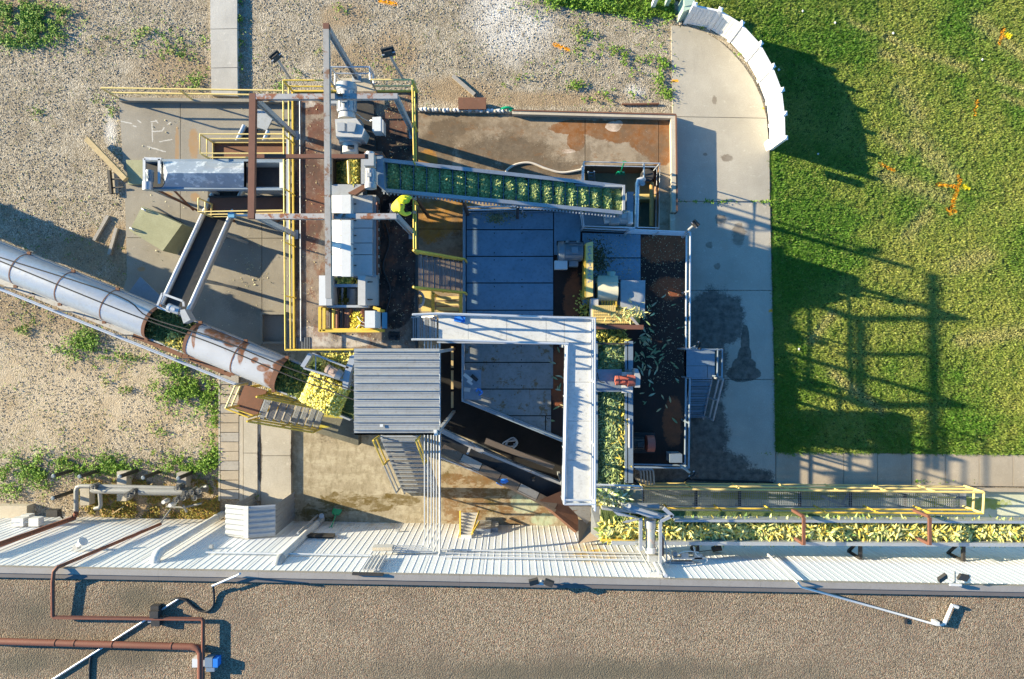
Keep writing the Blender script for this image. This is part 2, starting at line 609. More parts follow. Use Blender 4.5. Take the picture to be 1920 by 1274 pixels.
m_pave = concrete('pavement_concrete', (.35, .315, .255), (.45, .41, .34),
                  [((.085, .073, .062), [(1340, 600, 72, 70), (1322, 690, 52, 110), (1318, 810, 58, 110), (1300, 880, 140, 56), (1390, 897, 80, 26)], .35, 2.0, .45),
                   ((.075, .062, .05), [(1397, 640, 9, 34), (1396, 668, 14, 22), (1395, 688, 26, 20), (1393, 700, 36, 18)], .22, 2.2, .2),
                   ((.20, .165, .125), [(1362, 297, 14, 9), (1340, 188, 6, 10), (1350, 412, 14, 12), (1322, 290, 5, 4), (1385, 440, 16, 30), (1330, 460, 8, 8), (1345, 500, 8, 8)], .6, 4, .6)],
                  extra=pave_extra)
m_walk = concrete('sidewalk_concrete', (.34, .285, .215), (.44, .375, .29))
m_path = concrete('path_concrete', (.40, .375, .335), (.50, .475, .43))
def grime(n, col):
    m = n.rng(n.noise(.75, 9, rough=.74), .46, .60)
    col = n.mix(n.math('MULTIPLY', m, .7), col, (.14, .098, .06))
    m = n.rng(n.noise(1.9, 8, (1, 1.6, 1), .75), .54, .62)
    col = n.mix(n.math('MULTIPLY', m, .55), col, (.20, .10, .04))
    return n.mix(n.rng(n.noise(16, 4, rough=.8), .62, .7, 0, .5), col, (.55, .49, .40))


m_cont = concrete('containment_concrete', (.27, .205, .135), (.41, .335, .245),
                  [((.22, .085, .022), [(1225, 255, 50, 45), (1180, 245, 100, 24), (1090, 240, 60, 16), (1240, 290, 28, 24), (1080, 262, 20, 22)], .45, 1.5, .18),
                   ((.12, .09, .06), [(960, 285, 90, 40), (900, 290, 60, 40), (820, 280, 50, 60), (1000, 320, 120, 40), (840, 240, 60, 22)], .6, 1.2, .6),
                   ((.40, .19, .03), [(812, 415, 46, 46), (850, 400, 40, 50), (800, 300, 25, 22)], .4, 1.8, .4),
                   ((.62, .50, .40), [(1150, 238, 16, 10), (1066, 284, 14, 4), (1160, 232, 8, 6)], .4, 4, .2)], z=.3, extra=grime)
def scuffs(n, col):
    m = n.rng(n.noise(1.3, 7, (1, 2.2, 1), .75), .48, .56)
    col = n.mix(n.math('MULTIPLY', m, .5), col, (.50, .44, .32))
    m = n.rng(n.noise(2.1, 8, (2.4, 1, 1), .75), .47, .62)
    return n.mix(n.math('MULTIPLY', m, .6), col, (.19, .15, .085))


m_yard = concrete('yard_concrete', (.29, .24, .155), (.42, .36, .26),
                  [((.12, .08, .018), [(650, 942, 66, 20), (735, 938, 60, 14), (600, 962, 46, 24), (850, 910, 30, 40), (900, 930, 70, 40), (690, 950, 60, 12)], .6, 2.4, .3),
                   ((.20, .11, .045), [(900, 900, 90, 40), (980, 960, 60, 40), (870, 950, 50, 60), (930, 870, 60, 20)], .5, 1.3, .5),
                   ((.40, .47, .33), [(985, 945, 34, 22), (1020, 975, 30, 14)], .35, 2.2, .4),
                   ((.13, .10, .07), [(700, 690, 80, 90), (620, 800, 60, 40)], .5, 1.2, .8)], extra=scuffs)
m_strip = concrete('strip_concrete', (.38, .34, .275), (.50, .455, .38), [((.10, .08, .06), [(487, 860, 6, 60), (549, 860, 6, 60)], .6, 3, .5)], z=.13)
m_deck = concrete('stained_deck', (.022, .015, .013), (.05, .03, .024), [((.22, .07, .03), [(1245, 465, 70, 34), (1255, 540, 44, 26), (1075, 560, 22, 60), (1045, 700, 20, 70), (1262, 790, 22, 60)], .4, 1.8, .5)], z=1.3)
def rusty_floor(n, col):
    m = n.rng(n.noise(1.6, 8, (1, .8, 1), .72), .44, .6)
    col = n.mix(n.math('MULTIPLY', m, .75), col, (.085, .055, .042))
    m = n.rng(n.noise(2.4, 8, (1, .6, 1), .74), .52, .6)
    col = n.mix(n.math('MULTIPLY', m, .6), col, (.17, .07, .035))
    m = n.rng(n.noise(8, 5, rough=.75), .62, .68)
    return n.mix(n.math('MULTIPLY', m, .6), col, (.46, .40, .32))


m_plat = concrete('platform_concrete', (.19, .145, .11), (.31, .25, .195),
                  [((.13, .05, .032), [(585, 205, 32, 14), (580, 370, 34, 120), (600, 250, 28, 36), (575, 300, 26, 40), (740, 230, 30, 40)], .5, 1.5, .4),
                   ((.018, .016, .016), [(742, 480, 46, 130), (742, 560, 40, 60), (738, 275, 44, 34), (745, 400, 44, 60), (555, 440, 10, 130), (690, 240, 30, 40)], .25, 1.3, .3), ((.012, .011, .012), [(742, 480, 46, 130), (742, 560, 40, 60), (742, 420, 44, 60)], .2, 1.3, .2),  # near-black patches: machine and curb shade painted into the floor colour
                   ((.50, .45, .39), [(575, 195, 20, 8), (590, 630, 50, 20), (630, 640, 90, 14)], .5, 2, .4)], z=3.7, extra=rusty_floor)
m_tan = concrete('wall_concrete', (.43, .37, .28), (.54, .48, .38))
m_block = concrete('block_concrete', (.27, .265, .155), (.40, .395, .25))
m_pit = concrete('pit_floor', (.14, .19, .13), (.22, .27, .19), z=-.9)
m_chan = concrete('channel_floor', (.44, .46, .34), (.62, .63, .50), [((.26, .30, .05), [(1500, 930, 300, 10), (1800, 945, 120, 16)], .6, 1.5, .5), ((.2, .17, .12), [(1560, 914, 400, 6), (1170, 935, 40, 25)], .5, 2, .4)])


def slabs(name, mat, polys, z, dz, label=None, kind='structure', cat=None):
    """one setting root with every slab a part"""
    c = P(sum(p[0] for p in polys[0]) / len(polys[0]), sum(p[1] for p in polys[0]) / len(polys[0]), z - dz)
    r = T(name, label, cat, c)
    if kind: r['kind'] = kind
    for poly in polys:
        # joints: pull every slab in by ~8 mm
        cu = sum(p[0] for p in poly) / len(poly); cv = sum(p[1] for p in poly) / len(poly)
        q = []
        for (u, v) in poly:
            du, dv = cu - u, cv - v
            q.append((u + math.copysign(min(.5, abs(du)), du), v + math.copysign(min(.5, abs(dv)), dv)))
        mb = MB(); mb.prism([P(u, v, z) for u, v in q], dz)
        mb.build('slab', mat, r, smooth=False)
    return r


slabs('pavement', m_pave, [
    [(1258, 48), (1290, 50), (1322, 61), (1348, 76), (1372, 97), (1394, 122), (1412, 150), (1427, 182), (1438, 222), (1261, 219)],
    [(1261, 219), (1438, 222), (1443, 281), (1444, 378), (1261, 378)],
    [(1261, 378), (1444, 378), (1448, 545), (1261, 545)],
    [(1230, 545), (1448, 545), (1452, 712), (1230, 712)],
    [(1190, 712), (1452, 712), (1455, 906), (1190, 906)]], 0.0, .12)
sw = []
for i in range(14):
    u0 = 1455 + i * 63.5
    sw.append([(u0, 848 + i * .7), (u0 + 63.5, 848.7 + i * .7), (u0 + 63.5, 908.7 + i * .7), (u0, 908 + i * .7)])
slabs('sidewalk', m_walk, sw, 0.01, .12)
slabs('path', m_path, [[(393, -300), (444, -300), (445, -120), (393.5, -120)], [(393.5, -120), (445, -120), (445, 54), (394, 55)], [(394, 55), (445, 54), (445.5, 127), (395, 128)], [(395, 128), (445.5, 127), (446, 181), (396, 179)]], .12, .2)
slabs('pad', m_pad, [
    [(222, 186), (338, 187), (338, 447), (236, 446), (232, 330)], [(338, 187), (491, 189), (491, 447), (338, 447)], [(491, 189), (556, 190), (556, 447), (491, 447)],
    [(236, 446), (338, 447), (338, 606), (225, 560), (238, 520)], [(338, 447), (491, 447), (491, 662), (338, 606)], [(491, 447), (556, 447), (556, 662), (491, 662)]], 0.0, .14)
# kerb along the head of the pad
mb = MB(); mb.prism([P(222, 183, .24), P(540, 186, .24), P(540, 192, .24), P(222, 189, .24)], .35)
mb.build('kerb', m_pad, kind='structure', smooth=False)
mb = MB(); mb.prism([P(1110, 907, .14), P(2300, 922, .14), P(2300, 928, .14), P(1110, 913, .14)], .3)
mb.build('kerb', m_walk, kind='structure', smooth=False)
mb = MB(); mb.quad(P(1108, 1005, -.03), P(2300, 1022, -.03), P(2300, 926, -.03), P(1108, 911, -.03))
mb.build('channel', m_chan, kind='structure', smooth=False)

# containment slab (with the pit opening) and its low walls
cs = slabs('containment_floor', m_cont, [
    [(740, 212), (1097, 212), (1097, 430), (740, 430)], [(1097, 212), (1235, 212), (1235, 311), (1097, 311)], [(1235, 212), (1262, 212), (1262, 436), (1235, 436)],
    [(740, 430), (1097, 430), (1097, 600), (740, 600)]], .3, .4)
r = T('containment_wall', 'low tan concrete kerb wall round the stained containment slab', 'wall', P(1262, 300, 0))
mb = MB(); mb.prism([P(960, 207, .55), P(1266, 215, .55), P(1266, 222, .55), P(960, 214, .55)], .6); mb.build('wall_run', m_tan, r, smooth=False)
mb = MB(); mb.prism([P(1258, 222, .55), P(1266, 222, .55), P(1268, 398, .55), P(1260, 398, .55)], .6); mb.build('wall_run', m_tan, r, smooth=False)
mb = MB(); mb.prism([P(960, 205.5, .58), P(1268, 213.5, .58), P(1268, 216, .58), P(960, 208, .58)], .5)
mb.prism([P(1266.5, 216, .58), P(1269, 216, .58), P(1271, 398, .58), P(1268.5, 398, .58)], .5)
mb.build('edge_angle', M['rustsheet'], r, smooth=False)
mb = MB(); mb.prism([P(1257, 402, .42), P(1266, 402, .42), P(1266, 440, .42), P(1257, 440, .42)], .5); mb.build('wall_stub', m_tan, r, smooth=False)
# rough stones along the slab's head
r = T('rubble_edge', 'rough row of pale rubble stones heading the containment slab', 'stones', P(880, 208, 0))
for i in range(26):
    u = 784 + i * 6.9; v = 206 + .012 * (u - 784) + random.uniform(-1.2, 1.2)
    bm = bmesh.new(); bmesh.ops.create_icosphere(bm, subdivisions=1, radius=1)
    sx, sy, sz = random.uniform(.07, .12), random.uniform(.07, .1), random.uniform(.06, .1)
    c = P(u, v, .42)
    mb = MB(); mb.add([c + Vector((p.co.x * sx * random.uniform(.85, 1.2), p.co.y * sy * random.uniform(.85, 1.2), p.co.z * sz)) for p in bm.verts], [tuple(q.index for q in f.verts) for f in bm.faces])
    bm.free()
    mb.build('stone', M['white'] if i % 3 else m_tan, r, smooth=False)
mb = MB(); mb.prism([P(782, 203, .36), P(962, 206, .36), P(962, 213, .36), P(782, 210, .36)], .5); mb.build('footing', m_tan, r, smooth=False)

# pump pit lining
r = T('pump_pit', None, None, P(1165, 370, -.9)); r['kind'] = 'structure'
a, b, c_, d = P(1097, 311, .29), P(1235, 311, .29), P(1235, 428, .29), P(1097, 428, .29)
dn = Vector((0, 0, -1.2))
mb = MB()
for p, q in ((a, b), (b, c_), (c_, d), (d, a)): mb.quad(p, q, q + dn, p + dn)
mb.build('pit_wall', concrete('pit_wall_concrete', (.20, .12, .07), (.30, .2, .13), z=0), r, smooth=False)
mb = MB(); mb.quad(a + dn * .99, d + dn * .99, c_ + dn * .99, b + dn * .99); mb.build('pit_floor', m_pit, r, smooth=False)

# lower yard, raised strips and the plank covers
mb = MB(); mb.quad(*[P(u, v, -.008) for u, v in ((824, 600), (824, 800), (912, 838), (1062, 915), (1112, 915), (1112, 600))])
mb.build('pit_bed', concrete('shaded_pit_floor', (.012, .012, .013), (.03, .027, .025)), kind='structure', smooth=False)  # flat near-black sheet: the shade in the pit is painted into its colour
mb = MB(); mb.quad(P(545, 640, -.02), P(545, 988, -.02), P(1112, 996, -.02), P(1112, 640, -.02))
mb.build('yard', m_yard, kind='structure', smooth=False)
slabs('ramp_strip', m_strip, [[(456, 780), (483, 780), (483, 850), (456, 850)], [(456, 850), (483, 850), (483, 940), (456, 940)],
                              [(489, 770), (546, 770), (546, 855), (489, 855)], [(489, 855), (546, 855), (546, 970), (489, 970)]], .13, .25)
slabs('trench_edge', m_strip, [[(409, 700), (413, 700), (413, 940), (409, 940)], [(448, 780), (456, 780), (456, 940), (448, 940)], [(483, 780), (489, 780), (489, 940), (483, 940)]], .09, .25)
r = T('trench_cover', None, None, P(431, 860, 0)); r['kind'] = 'structure'
for i in range(13):
    v0 = 704 + i * 17.9
    mb = MB(); mb.prism([P(413.6, v0 + random.uniform(0, .8), .10), P(447.2, v0 + random.uniform(0, .8), .10), P(447.2, v0 + 17.0, .10), P(413.6, v0 + 17.0, .10)], .08)
    mb.build('plank', m_walk if i % 3 else M['greywood'], r, smooth=False)

# --- sump box by the platform
r = T('sump_box', 'small square concrete sump beside the yellow platform edge', 'sump', P(512, 615, 0))
mb = MB(); mb.pbox(487, 585, 492, 645, .2, .2); mb.pbox(492, 585, 535, 590, .2, .2); mb.pbox(492, 641, 535, 645, .2, .2)
mb.build('rim', m_pad, r, smooth=False)
mb = MB(); mb.pbox(492, 590, 535, 641, .03, .03); mb.build('lid', m_pad, r, smooth=False)

# ================================================================== BUILDING
WZ = 5.75


def wv(u): return 1066 + 36 * (u / 1920.0)


wa, wb = P(0, wv(0), WZ), P(1920, wv(1920), WZ)
wd = (wb - wa); wd.z = 0; wd.normalize()
wnrm = Vector((-wd.y, wd.x, 0))          # faces the yard


def W(x, z, out=0.0):
    """point on the wall plane at world x, height z, `out` metres in front"""
    t = (x - wa.x) / wd.x
    p = wa + wd * t + wnrm * out
    return Vector((p.x, p.y, z))


def Wuv(u, v, out=0.0):
    """wall point seen at photo pixel (u, v)"""
    # ray from the camera
    d = Vector(((u - CU) / F, -(v - CV) / F, -1.0))
    o = Vector((0, 0, H))
    p0 = wa + wnrm * out
    t = (p0 - o).dot(wnrm) / d.dot(wnrm)
    return o + d * t


BL = T('factory_building', 'long white ribbed metal factory wall under a brown gravel roof', 'building', W(0, 0, 0))
m_wall = NT('white_siding')
wcol = m_wall.mix(m_wall.rng(m_wall.noise(.8, 6, (1, 1, .25), .65), .35, .7, 0, .3), (.69, .705, .72), (.58, .585, .59))
wcol = m_wall.mix(m_wall.rng(m_wall.noise(3, 6, (3, 3, .3), .7), .62, .78, 0, .3), wcol, (.50, .48, .44))
gd = m_wall.n('ShaderNodeSeparateXYZ'); m_wall.l(m_wall.pos, gd.inputs[0])
base = m_wall.math('MULTIPLY', m_wall.rng(gd.outputs[2], .1, 1.3, 1, 0), m_wall.rng(m_wall.noise(2.5, 5), .35, .7, .1, .8))
wcol = m_wall.mix(base, wcol, (.40, .31, .19))
c1 = Wuv(1110, 1038)
ys_ = m_wall.n('ShaderNodeVectorMath', operation='DISTANCE'); m_wall.l(m_wall.pos, ys_.inputs[0]); ys_.inputs[1].default_value = c1
sp = m_wall.math('MULTIPLY', m_wall.rng(ys_.outputs['Value'], .2, 1.3, 1, 0), m_wall.rng(m_wall.noise(2.2, 5), .35, .6))
wcol = m_wall.mix(sp, wcol, (.68, .40, .02))
m_wall.bump(m_wall.noise(5, 3), .05, .01)
m_wall = m_wall.fin(wcol, .45, 0, .4)
# one siding panel, four ribs, shared by all
PW = .914
mb = MB()
prof = [(0, 0)]
for i in range(4):
    c0 = i * PW / 4
    prof += [(c0 + .05, 0), (c0 + .066, .0105), (c0 + .084, .0105), (c0 + .10, 0)]
prof += [(PW, 0)]
vs = []
for (x, o) in prof:
    p = wd * x + wnrm * o
    vs += [p + Vector((0, 0, -.1)), p + Vector((0, 0, 5.62))]
mb.add(vs, [(2 * i, 2 * i + 2, 2 * i + 3, 2 * i + 1) for i in range(len(prof) - 1)])
pm = mb.mesh('siding_panel', smooth=False); pm.materials.append(m_wall)
np_ = 50
for i in range(np_):
    o = bpy.data.objects.new('siding_panel', pm); COL.objects.link(o)
    o.parent = BL
    p = W(-np_ * PW / 2 + i * PW, 0, 0) + wnrm * (.004 * (i % 2))
    o.location = p - LOC[BL.name]
# flashing strips along the roof edge
half = 26.0
m_fl1 = paint('flashing_grey', (.33, .30, .27), .55, .2, (.2, .16, .13), .7, .3)
m_fl2 = paint('flashing_dark', (.15, .135, .13), .6, .1, None, .7, .3)
xw = -half
while xw < half:
    x2 = min(xw + 3.05, half)
    mb = MB()
    mb.prism([W(xw + .004, 5.79, .05), W(x2, 5.79, .05), W(x2, 5.79, -.13), W(xw + .004, 5.79, -.13)], .17)
    mb.build('flashing', m_fl1, BL, smooth=False)
    mb = MB()
    mb.prism([W(xw + .004, 5.74, -.133), W(x2, 5.74, -.133), W(x2, 5.74, -.28), W(xw + .004, 5.74, -.28)], .2)
    mb.build('flashing', m_fl2, BL, smooth=False)
    xw = x2


def roof_mat():
    n = NT('roof_gravel')
    v1 = n.vor(30.0); v2 = n.vor(56.0)
    s1 = n.n('ShaderNodeSeparateColor'); n.l(v1.outputs['Color'], s1.inputs[0])
    s2 = n.n('ShaderNodeSeparateColor'); n.l(v2.outputs['Color'], s2.inputs[0])
    col = n.mix(n.rng(s1.outputs[0], .1, .9), (.15, .112, .07), (.36, .285, .195))
    col = n.mix(n.rng(s2.outputs[0], .55, 1, 0, .85), col, (.47, .40, .31))
    col = n.mix(n.rng(s2.outputs[1], .6, .9, 0, .9), col, (.055, .04, .03))
    col = n.mix(n.rng(s1.outputs[2], .8, .95, 0, .6), col, (.33, .17, .11))
    dk = n.blobs([(70, 1150, 110, 60), (260, 1120, 90, 50), (60, 1240, 160, 40), (240, 1230, 130, 40), (1100, 1260, 600, 40)], 5.6, .7, .9, .8)
    col = n.mix(n.math('MULTIPLY', dk, .85), col, (.12, .105, .075))
    big = n.noise(.5, 6, rough=.6)
    col = n.mix(n.rng(big, .46, .68, 0, .5), col, (.15, .115, .085))
    d = n.math('ADD', v1.outputs['Distance'], n.math('MULTIPLY', v2.outputs['Distance'], .5))
    n.bump(n.math('MULTIPLY', d, -1), .75, .035)
    return n.fin(col, .9, 0, .15)


mb = MB()
mb.prism([W(-half, 5.6, -.27), W(half, 5.6, -.27), W(half, 5.6, -30), W(-half, 5.6, -30)], .4)
mb.build('roof', roof_mat(), BL, smooth=False)
mb = MB()
mb.prism([W(-half, 5.2, -.14), W(half, 5.2, -.14), W(half, 5.2, -30), W(-half, 5.2, -30)], 5.4)
mb.build('wall', M['offwhite'], BL, smooth=False)

# ================================================================== GENERIC BUILDERS
def railing(name, label, pts, mat, heights=(1.07, .55), r=.030, post_every=1.6, toe=None, posts=None, cat='railing', group=None, zs=None, post_r=None, basegap=0.0):
    """pts: world points of the walking edge (at floor height)"""
    pts = [Vector(p) for p in pts]
    root = T(name, label, cat, pts[0], group)
    for hh in heights:
        mb = MB()
        mb.tube([p + Vector((0, 0, hh)) for p in pts], r, 8)
        mb.build('rail', mat, root)
    if posts is None:
        posts = [pts[0]]
        for a, b in zip(pts, pts[1:]):
            n = max(1, round((b - a).length / post_every))
            for i in range(1, n + 1): posts.append(a.lerp(b, i / n))
    for p in posts:
        mb = MB(); mb.tube([p - Vector((0, 0, basegap)), p + Vector((0, 0, max(heights)))], post_r or r, 8)
        mb.build('post', mat, root)
    if toe:
        for a, b in zip(pts, pts[1:]):
            mb = MB(); mb.beam(a + Vector((0, 0, .06)), b + Vector((0, 0, .06)), .02, .12)
            mb.build('toe_board', toe, root, smooth=False)
    return root


def Pt(u, v, ztop, zfloor):
    """floor point under a rail whose top is seen at (u, v)"""
    p = P(u, v, ztop); p.z = zfloor
    return p


def pile(parent, name, mat_name, N, fn, kind='stuff', **kw):
    pass


def shreds(name, pts, L, W, c1, c2, parent, lift=.0, pitchr=(-.2, .6), c3=None, tv=None, tf=None, thick=None, **kw):
    """loose plant matter heaped at the given points"""
    pts = np.asarray(pts, float)
    N = len(pts)
    t = RNG.random((N, 1))
    tint = np.array(c1) * (1 - t) + np.array(c2) * t
    if c3 is not None:
        k = RNG.random(N) < .28
        tint[k] = np.array(c3) * (0.75 + .5 * RNG.random((k.sum(), 1)))
    tint *= (.7 + .6 * RNG.random((N, 1)))
    return stamp(name, HUSK_V if tv is None else tv, HUSK_F if tf is None else tf, pts, L * (.45 + 1.1 * RNG.random(N)), W * (.45 + 1.1 * RNG.random(N)),
                 RNG.random(N) * 6.283, RNG.uniform(*pitchr, N), tint, M['tint'], parent, roll=RNG.uniform(-.8, .8, N), kind='stuff', **kw)


def gearmotor(root, base, d, L, r, mat, up=Vector((0, 0, 1)), fins=True, name='motor_body', capmat=None):
    """finned electric motor lying along d from base"""
    d = Vector(d).normalized()
    base = Vector(base)
    mb = MB(); mb.tube([base, base + d * L * .72], r, 16); m = mb.build(name, mat, root)
    if fins:
        x = d.cross(up).normalized(); y = x.cross(d)
        mb = MB()
        for k in range(12):
            a = k * math.pi / 6
            o = (x * math.cos(a) + y * math.sin(a))
            mb.beam(base + d * L * .08 + o * r, base + d * L * .66 + o * r, .02, r * .16, o)
        mb.build('cooling_fins', mat, root, smooth=False)
    mb = MB(); mb.tube([base + d * L * .72, base + d * L * .76, base + d * L * .97, base + d * L], [r * 1.0, r * 1.12, r * 1.1, r * .85], 16)
    mb.build('fan_cover', capmat or mat, root)
    mb = MB(); mb.box(base + d * L * .35 + up * r * 1.05, (r * .7, r * .7, r * .5)); mb.build('terminal_box', mat, root, smooth=False)


def floodlight(label, base, head, aim, group, pmat=None, hs=.26):
    """thin pole with an arm and a square lamp head"""
    base, head, aim = Vector(base), Vector(head), Vector(aim).normalized()
    root = T('floodlight', label, 'floodlight', base, group)
    mb = MB(); mb.tube([base, base.lerp(head, .5), head], .042, 8); mb.build('pole', pmat or M['galvdull'], root)
    x = aim.cross(Vector((0, 0, 1)))
    x = Vector((1, 0, 0)) if x.length < .05 else x.normalized()
    y = x.cross(aim)
    R = Matrix((x, y, aim)).transposed()
    mb = MB(); mb.box(head + aim * .04, (hs * 1.3, hs, .07), R); mb.box(head - aim * .03, (hs * .8, hs * .6, .08), R)
    lh = mb.build('lamp_head', M['dark'], root, smooth=False)
    mb = MB(); mb.box(head + aim * .082, (hs * 1.1, hs * .8, .01), R); mb.build('glass', M['offwhite'], lh, smooth=False)
    mb = MB(); mb.beam(head - x * hs * .7 - aim * .05, head + x * hs * .7 - aim * .05, .03, .03); mb.build('bracket', M['galv'], root, smooth=False)
    return root


V = Vector
LIFT = 1.1
ZP, ZD, ZF, ZW, ZR, ZL = 3.7, 1.3, 7.18, 4.4, 5.9, 2.0

# ================================================================== PLATFORM
PLF = T('work_platform', 'raised brown stained concrete platform with yellow edge carrying the machines', 'platform', P(660, 420, 0))
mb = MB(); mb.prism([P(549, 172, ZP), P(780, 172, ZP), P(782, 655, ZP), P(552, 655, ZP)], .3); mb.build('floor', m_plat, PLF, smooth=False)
mb = MB(); mb.prism([P(632, 147, ZP - .002), P(695, 147, ZP - .002), P(706, 171.6, ZP - .002), P(632, 171.6, ZP - .002)], .2); mb.build('balcony_floor', m_tan, PLF, smooth=False)
mb = MB()
mb.beam(P(549, 172, ZP + .02), P(552, 655, ZP + .02), .05, .14); mb.build('edge_angle', M['yellow'], PLF, smooth=False)
for ua, ub in ((549, 632), (704, 780)):
    mb = MB(); mb.beam(P(ua, 172, ZP + .02), P(ub, 172, ZP + .02), .05, .14); mb.build('edge_angle', M['yellow'], PLF, smooth=False)
mb = MB(); mb.beam(P(781, 172, ZP), P(782, 655, ZP), .08, .2); mb.build('edge_angle', M['dark'], PLF, smooth=False)
for (u, v) in ((570, 190), (705, 200), (570, 420), (705, 420), (570, 640), (720, 640), (640, 300), (640, 520)):
    p = P(u, v, ZP - .3); mb = MB(); mb.beam(p, V((p.x, p.y, -.02)), .25, .25); mb.build('leg', M['dark'], PLF, smooth=False)
mb = MB(); mb.pbox(555, 632, 581, 656, ZP + .012, .01); g = mb.build('drain_grate', M['dark'], PLF, smooth=False)
mb = MB()
for i in range(9):
    mb.beam(P(556 + i * 3.0, 633, ZP + .02), P(556 + i * 3.0, 655, ZP + .02), .012, .015)
mb.build('grate_bars', M['galvdull'], g, smooth=False)

zt = ZP + 1.07
railing('platform_railing', 'long yellow railing down the west edge of the brown platform', [Pt(531, 152, zt, ZP), Pt(535, 656, zt, ZP)], M['yellow'], post_every=1.7, r=.027)
railing('platform_railing', 'short yellow railing on the north platform edge left of the grey balcony', [Pt(531, 151, zt, ZP), Pt(618, 151, zt, ZP)], M['yellow'], r=.027)
railing('platform_railing', 'short yellow railing on the north platform edge right of the grey balcony', [Pt(694, 150, zt, ZP), Pt(775, 150, zt, ZP)], M['paleyellow'], r=.03)
railing('balcony_railing', 'grey three-sided railing round the small balcony behind the motor', [Pt(620, 151, zt, ZP), Pt(620, 126, zt, ZP), Pt(693, 126, zt, ZP), Pt(694, 150, zt, ZP)], M['rail'], r=.03)
railing('platform_railing', 'yellow railing on the east platform edge north of the cleated conveyor', [Pt(773, 152, zt, ZP), Pt(776, 304, zt, ZP)], M['yellow'], r=.027)
railing('platform_railing', 'short yellow railing the worker leans on, south of the cleated conveyor', [Pt(775, 372, zt, ZP), Pt(776, 466, zt, ZP)], M['yellow'], r=.027)
railing('platform_railing', 'yellow railing on the south platform edge above the corn pile', [Pt(535, 657, zt, ZP), Pt(663, 656, zt, ZP)], M['yellow'], heights=(1.07, .55), r=.027)
floodlight('dark square floodlight on the gravel-side pole left of the tall grey beam', P(545, 149, ZP), P(517, 107, 6.0), (-.5, .6, -.5), 'floodlights on poles')
floodlight('dark square floodlight on the pole right of the grey balcony', P(756, 150, ZP), P(728, 99, 6.1), (-.2, .8, -.5), 'floodlights on poles', hs=.3)
# pad railing
railing('pad_railing', 'pale yellow railing along the kerb at the head of the concrete pad', [P(222, 185, .24), P(360, 187, .24), P(500, 189, .24), P(556, 190, .24)], M['paleyellow'], heights=(1.07, .6), r=.034,
        posts=[P(222, 185, .24), P(360, 187, .24), P(503, 189, .24)])

# ================================================================== OVERHEAD STEEL FRAME
FR = T('steel_frame', 'rust brown overhead steel frame with grey beams and slanting posts over the platform', 'steel frame', P(660, 300, ZP))
def beam_part(u0, v0, u1, v1, z, w, h, mat, name='beam'):
    mb = MB(); mb.ibeam(P(u0, v0, z), P(u1, v1, z), w, h, .022); return mb.build(name, mat, FR, smooth=False)
def box_part(u0, v0, u1, v1, z, w, h, mat, name='beam'):
    mb = MB(); mb.beam(P(u0, v0, z), P(u1, v1, z), w, h); return mb.build(name, mat, FR, smooth=False)
m_mix = paint('rust_and_grey_beam', (.36, .35, .35), .65, .2, (.23, .09, .045), .5, .3)
box_part(475, 177, 472, 411, ZF + .004, .18, .15, M['rustbeam'])
box_part(481, 183, 746, 182, ZF, .15, .15, m_mix)
box_part(480, 294, 690, 294, ZF - .25, .11, .12, M['rustbeam'])
box_part(481, 407, 744, 406.5, ZF, .15, .19, m_mix)
box_part(612.5, 57, 617, 560, ZF + .24, .16, .16, paint('grey_trolley_beam', (.33, .315, .295), .65, .1, (.19, .105, .065), .54, .4))
box_part(612.5, 46, 612.6, 57, ZF + .24, .165, .165, M['rustbeam'], 'beam_end')
for (u, v, zz) in ((479, 186, ZF), (743, 184, ZF), (478, 405, ZF), (742, 405, ZF), (615, 55, ZF + .1)):
    p = P(u, v, zz - .1)
    mb = MB(); mb.ibeam(p, V((p.x, p.y, ZP)), .14, .14, .022, up=(1, 0, 0)); mb.build('post', M['galvdull'], FR, smooth=False)
    mb = MB(); mb.box((p.x, p.y, ZP + .012), (.3, .3, .024)); mb.build('base_plate', M['galvdull'], FR, smooth=False)
# braces in the corners
for (a, b) in ((P(485, 186, ZF - .1), P(479, 186, ZF - 1.0)), (P(475, 196, ZF - .1), P(479, 186, ZF - 1.0)), (P(735, 184, ZF - .1), P(743, 184, ZF - .9))):
    mb = MB(); mb.beam(a, b, .06, .06); mb.build('brace', M['rustbeam'], FR, smooth=False)
# under-post columns standing on the pad for the west side
mb = MB(); mb.tube([P(480, 296, ZF - .25), P(612, 294, ZF - .25)], .015); mb.build('tie_rod', M['galv'], FR)

P0, ZP0 = P, ZP
ZP = 2.6


def P(u, v, z=0.0): return P0(u, v, z + LIFT)


# ================================================================== GEARMOTOR ON THE PLATFORM
G = T('gearmotor', 'large off-white gearmotor with finned motor and box gearcase on the platform', 'gearmotor', P(650, 225, ZP))
zc = 3.55
a = P(650, 212, zc); b = P(650, 157, zc); dd = (b - a).normalized(); LL = (b - a).length
gearmotor(G, a, dd, LL, .30, M['machine'])
mb = MB(); mb.tube([P(651, 224, zc), P(651, 211, zc)], [.29, .25], 16); mb.build('coupling_housing', M['offwhite'], G)
mb = MB(); mb.box(P(627, 190, zc), (.28, .22, .2)); mb.build('junction_box', M['machine'], G, smooth=False)
mb = MB()
top = [P(628, 224, 3.9), P(668, 222, 3.9), P(684, 243, 3.9), P(678, 258, 3.9), P(630, 256, 3.9)]
mb.prism(top, .75); mb.build('gearcase', M['offwhite'], G, smooth=False)
mb = MB(); mb.prism([P(632, 230, 3.96), P(646, 230, 3.96), P(646, 246, 3.96), P(632, 246, 3.96)], .07); mb.prism([P(651, 229, 3.98), P(668, 231, 3.98), P(664, 247, 3.98), P(651, 247, 3.98)], .09)
mb.build('cover_plate', M['machine'], G, smooth=False)
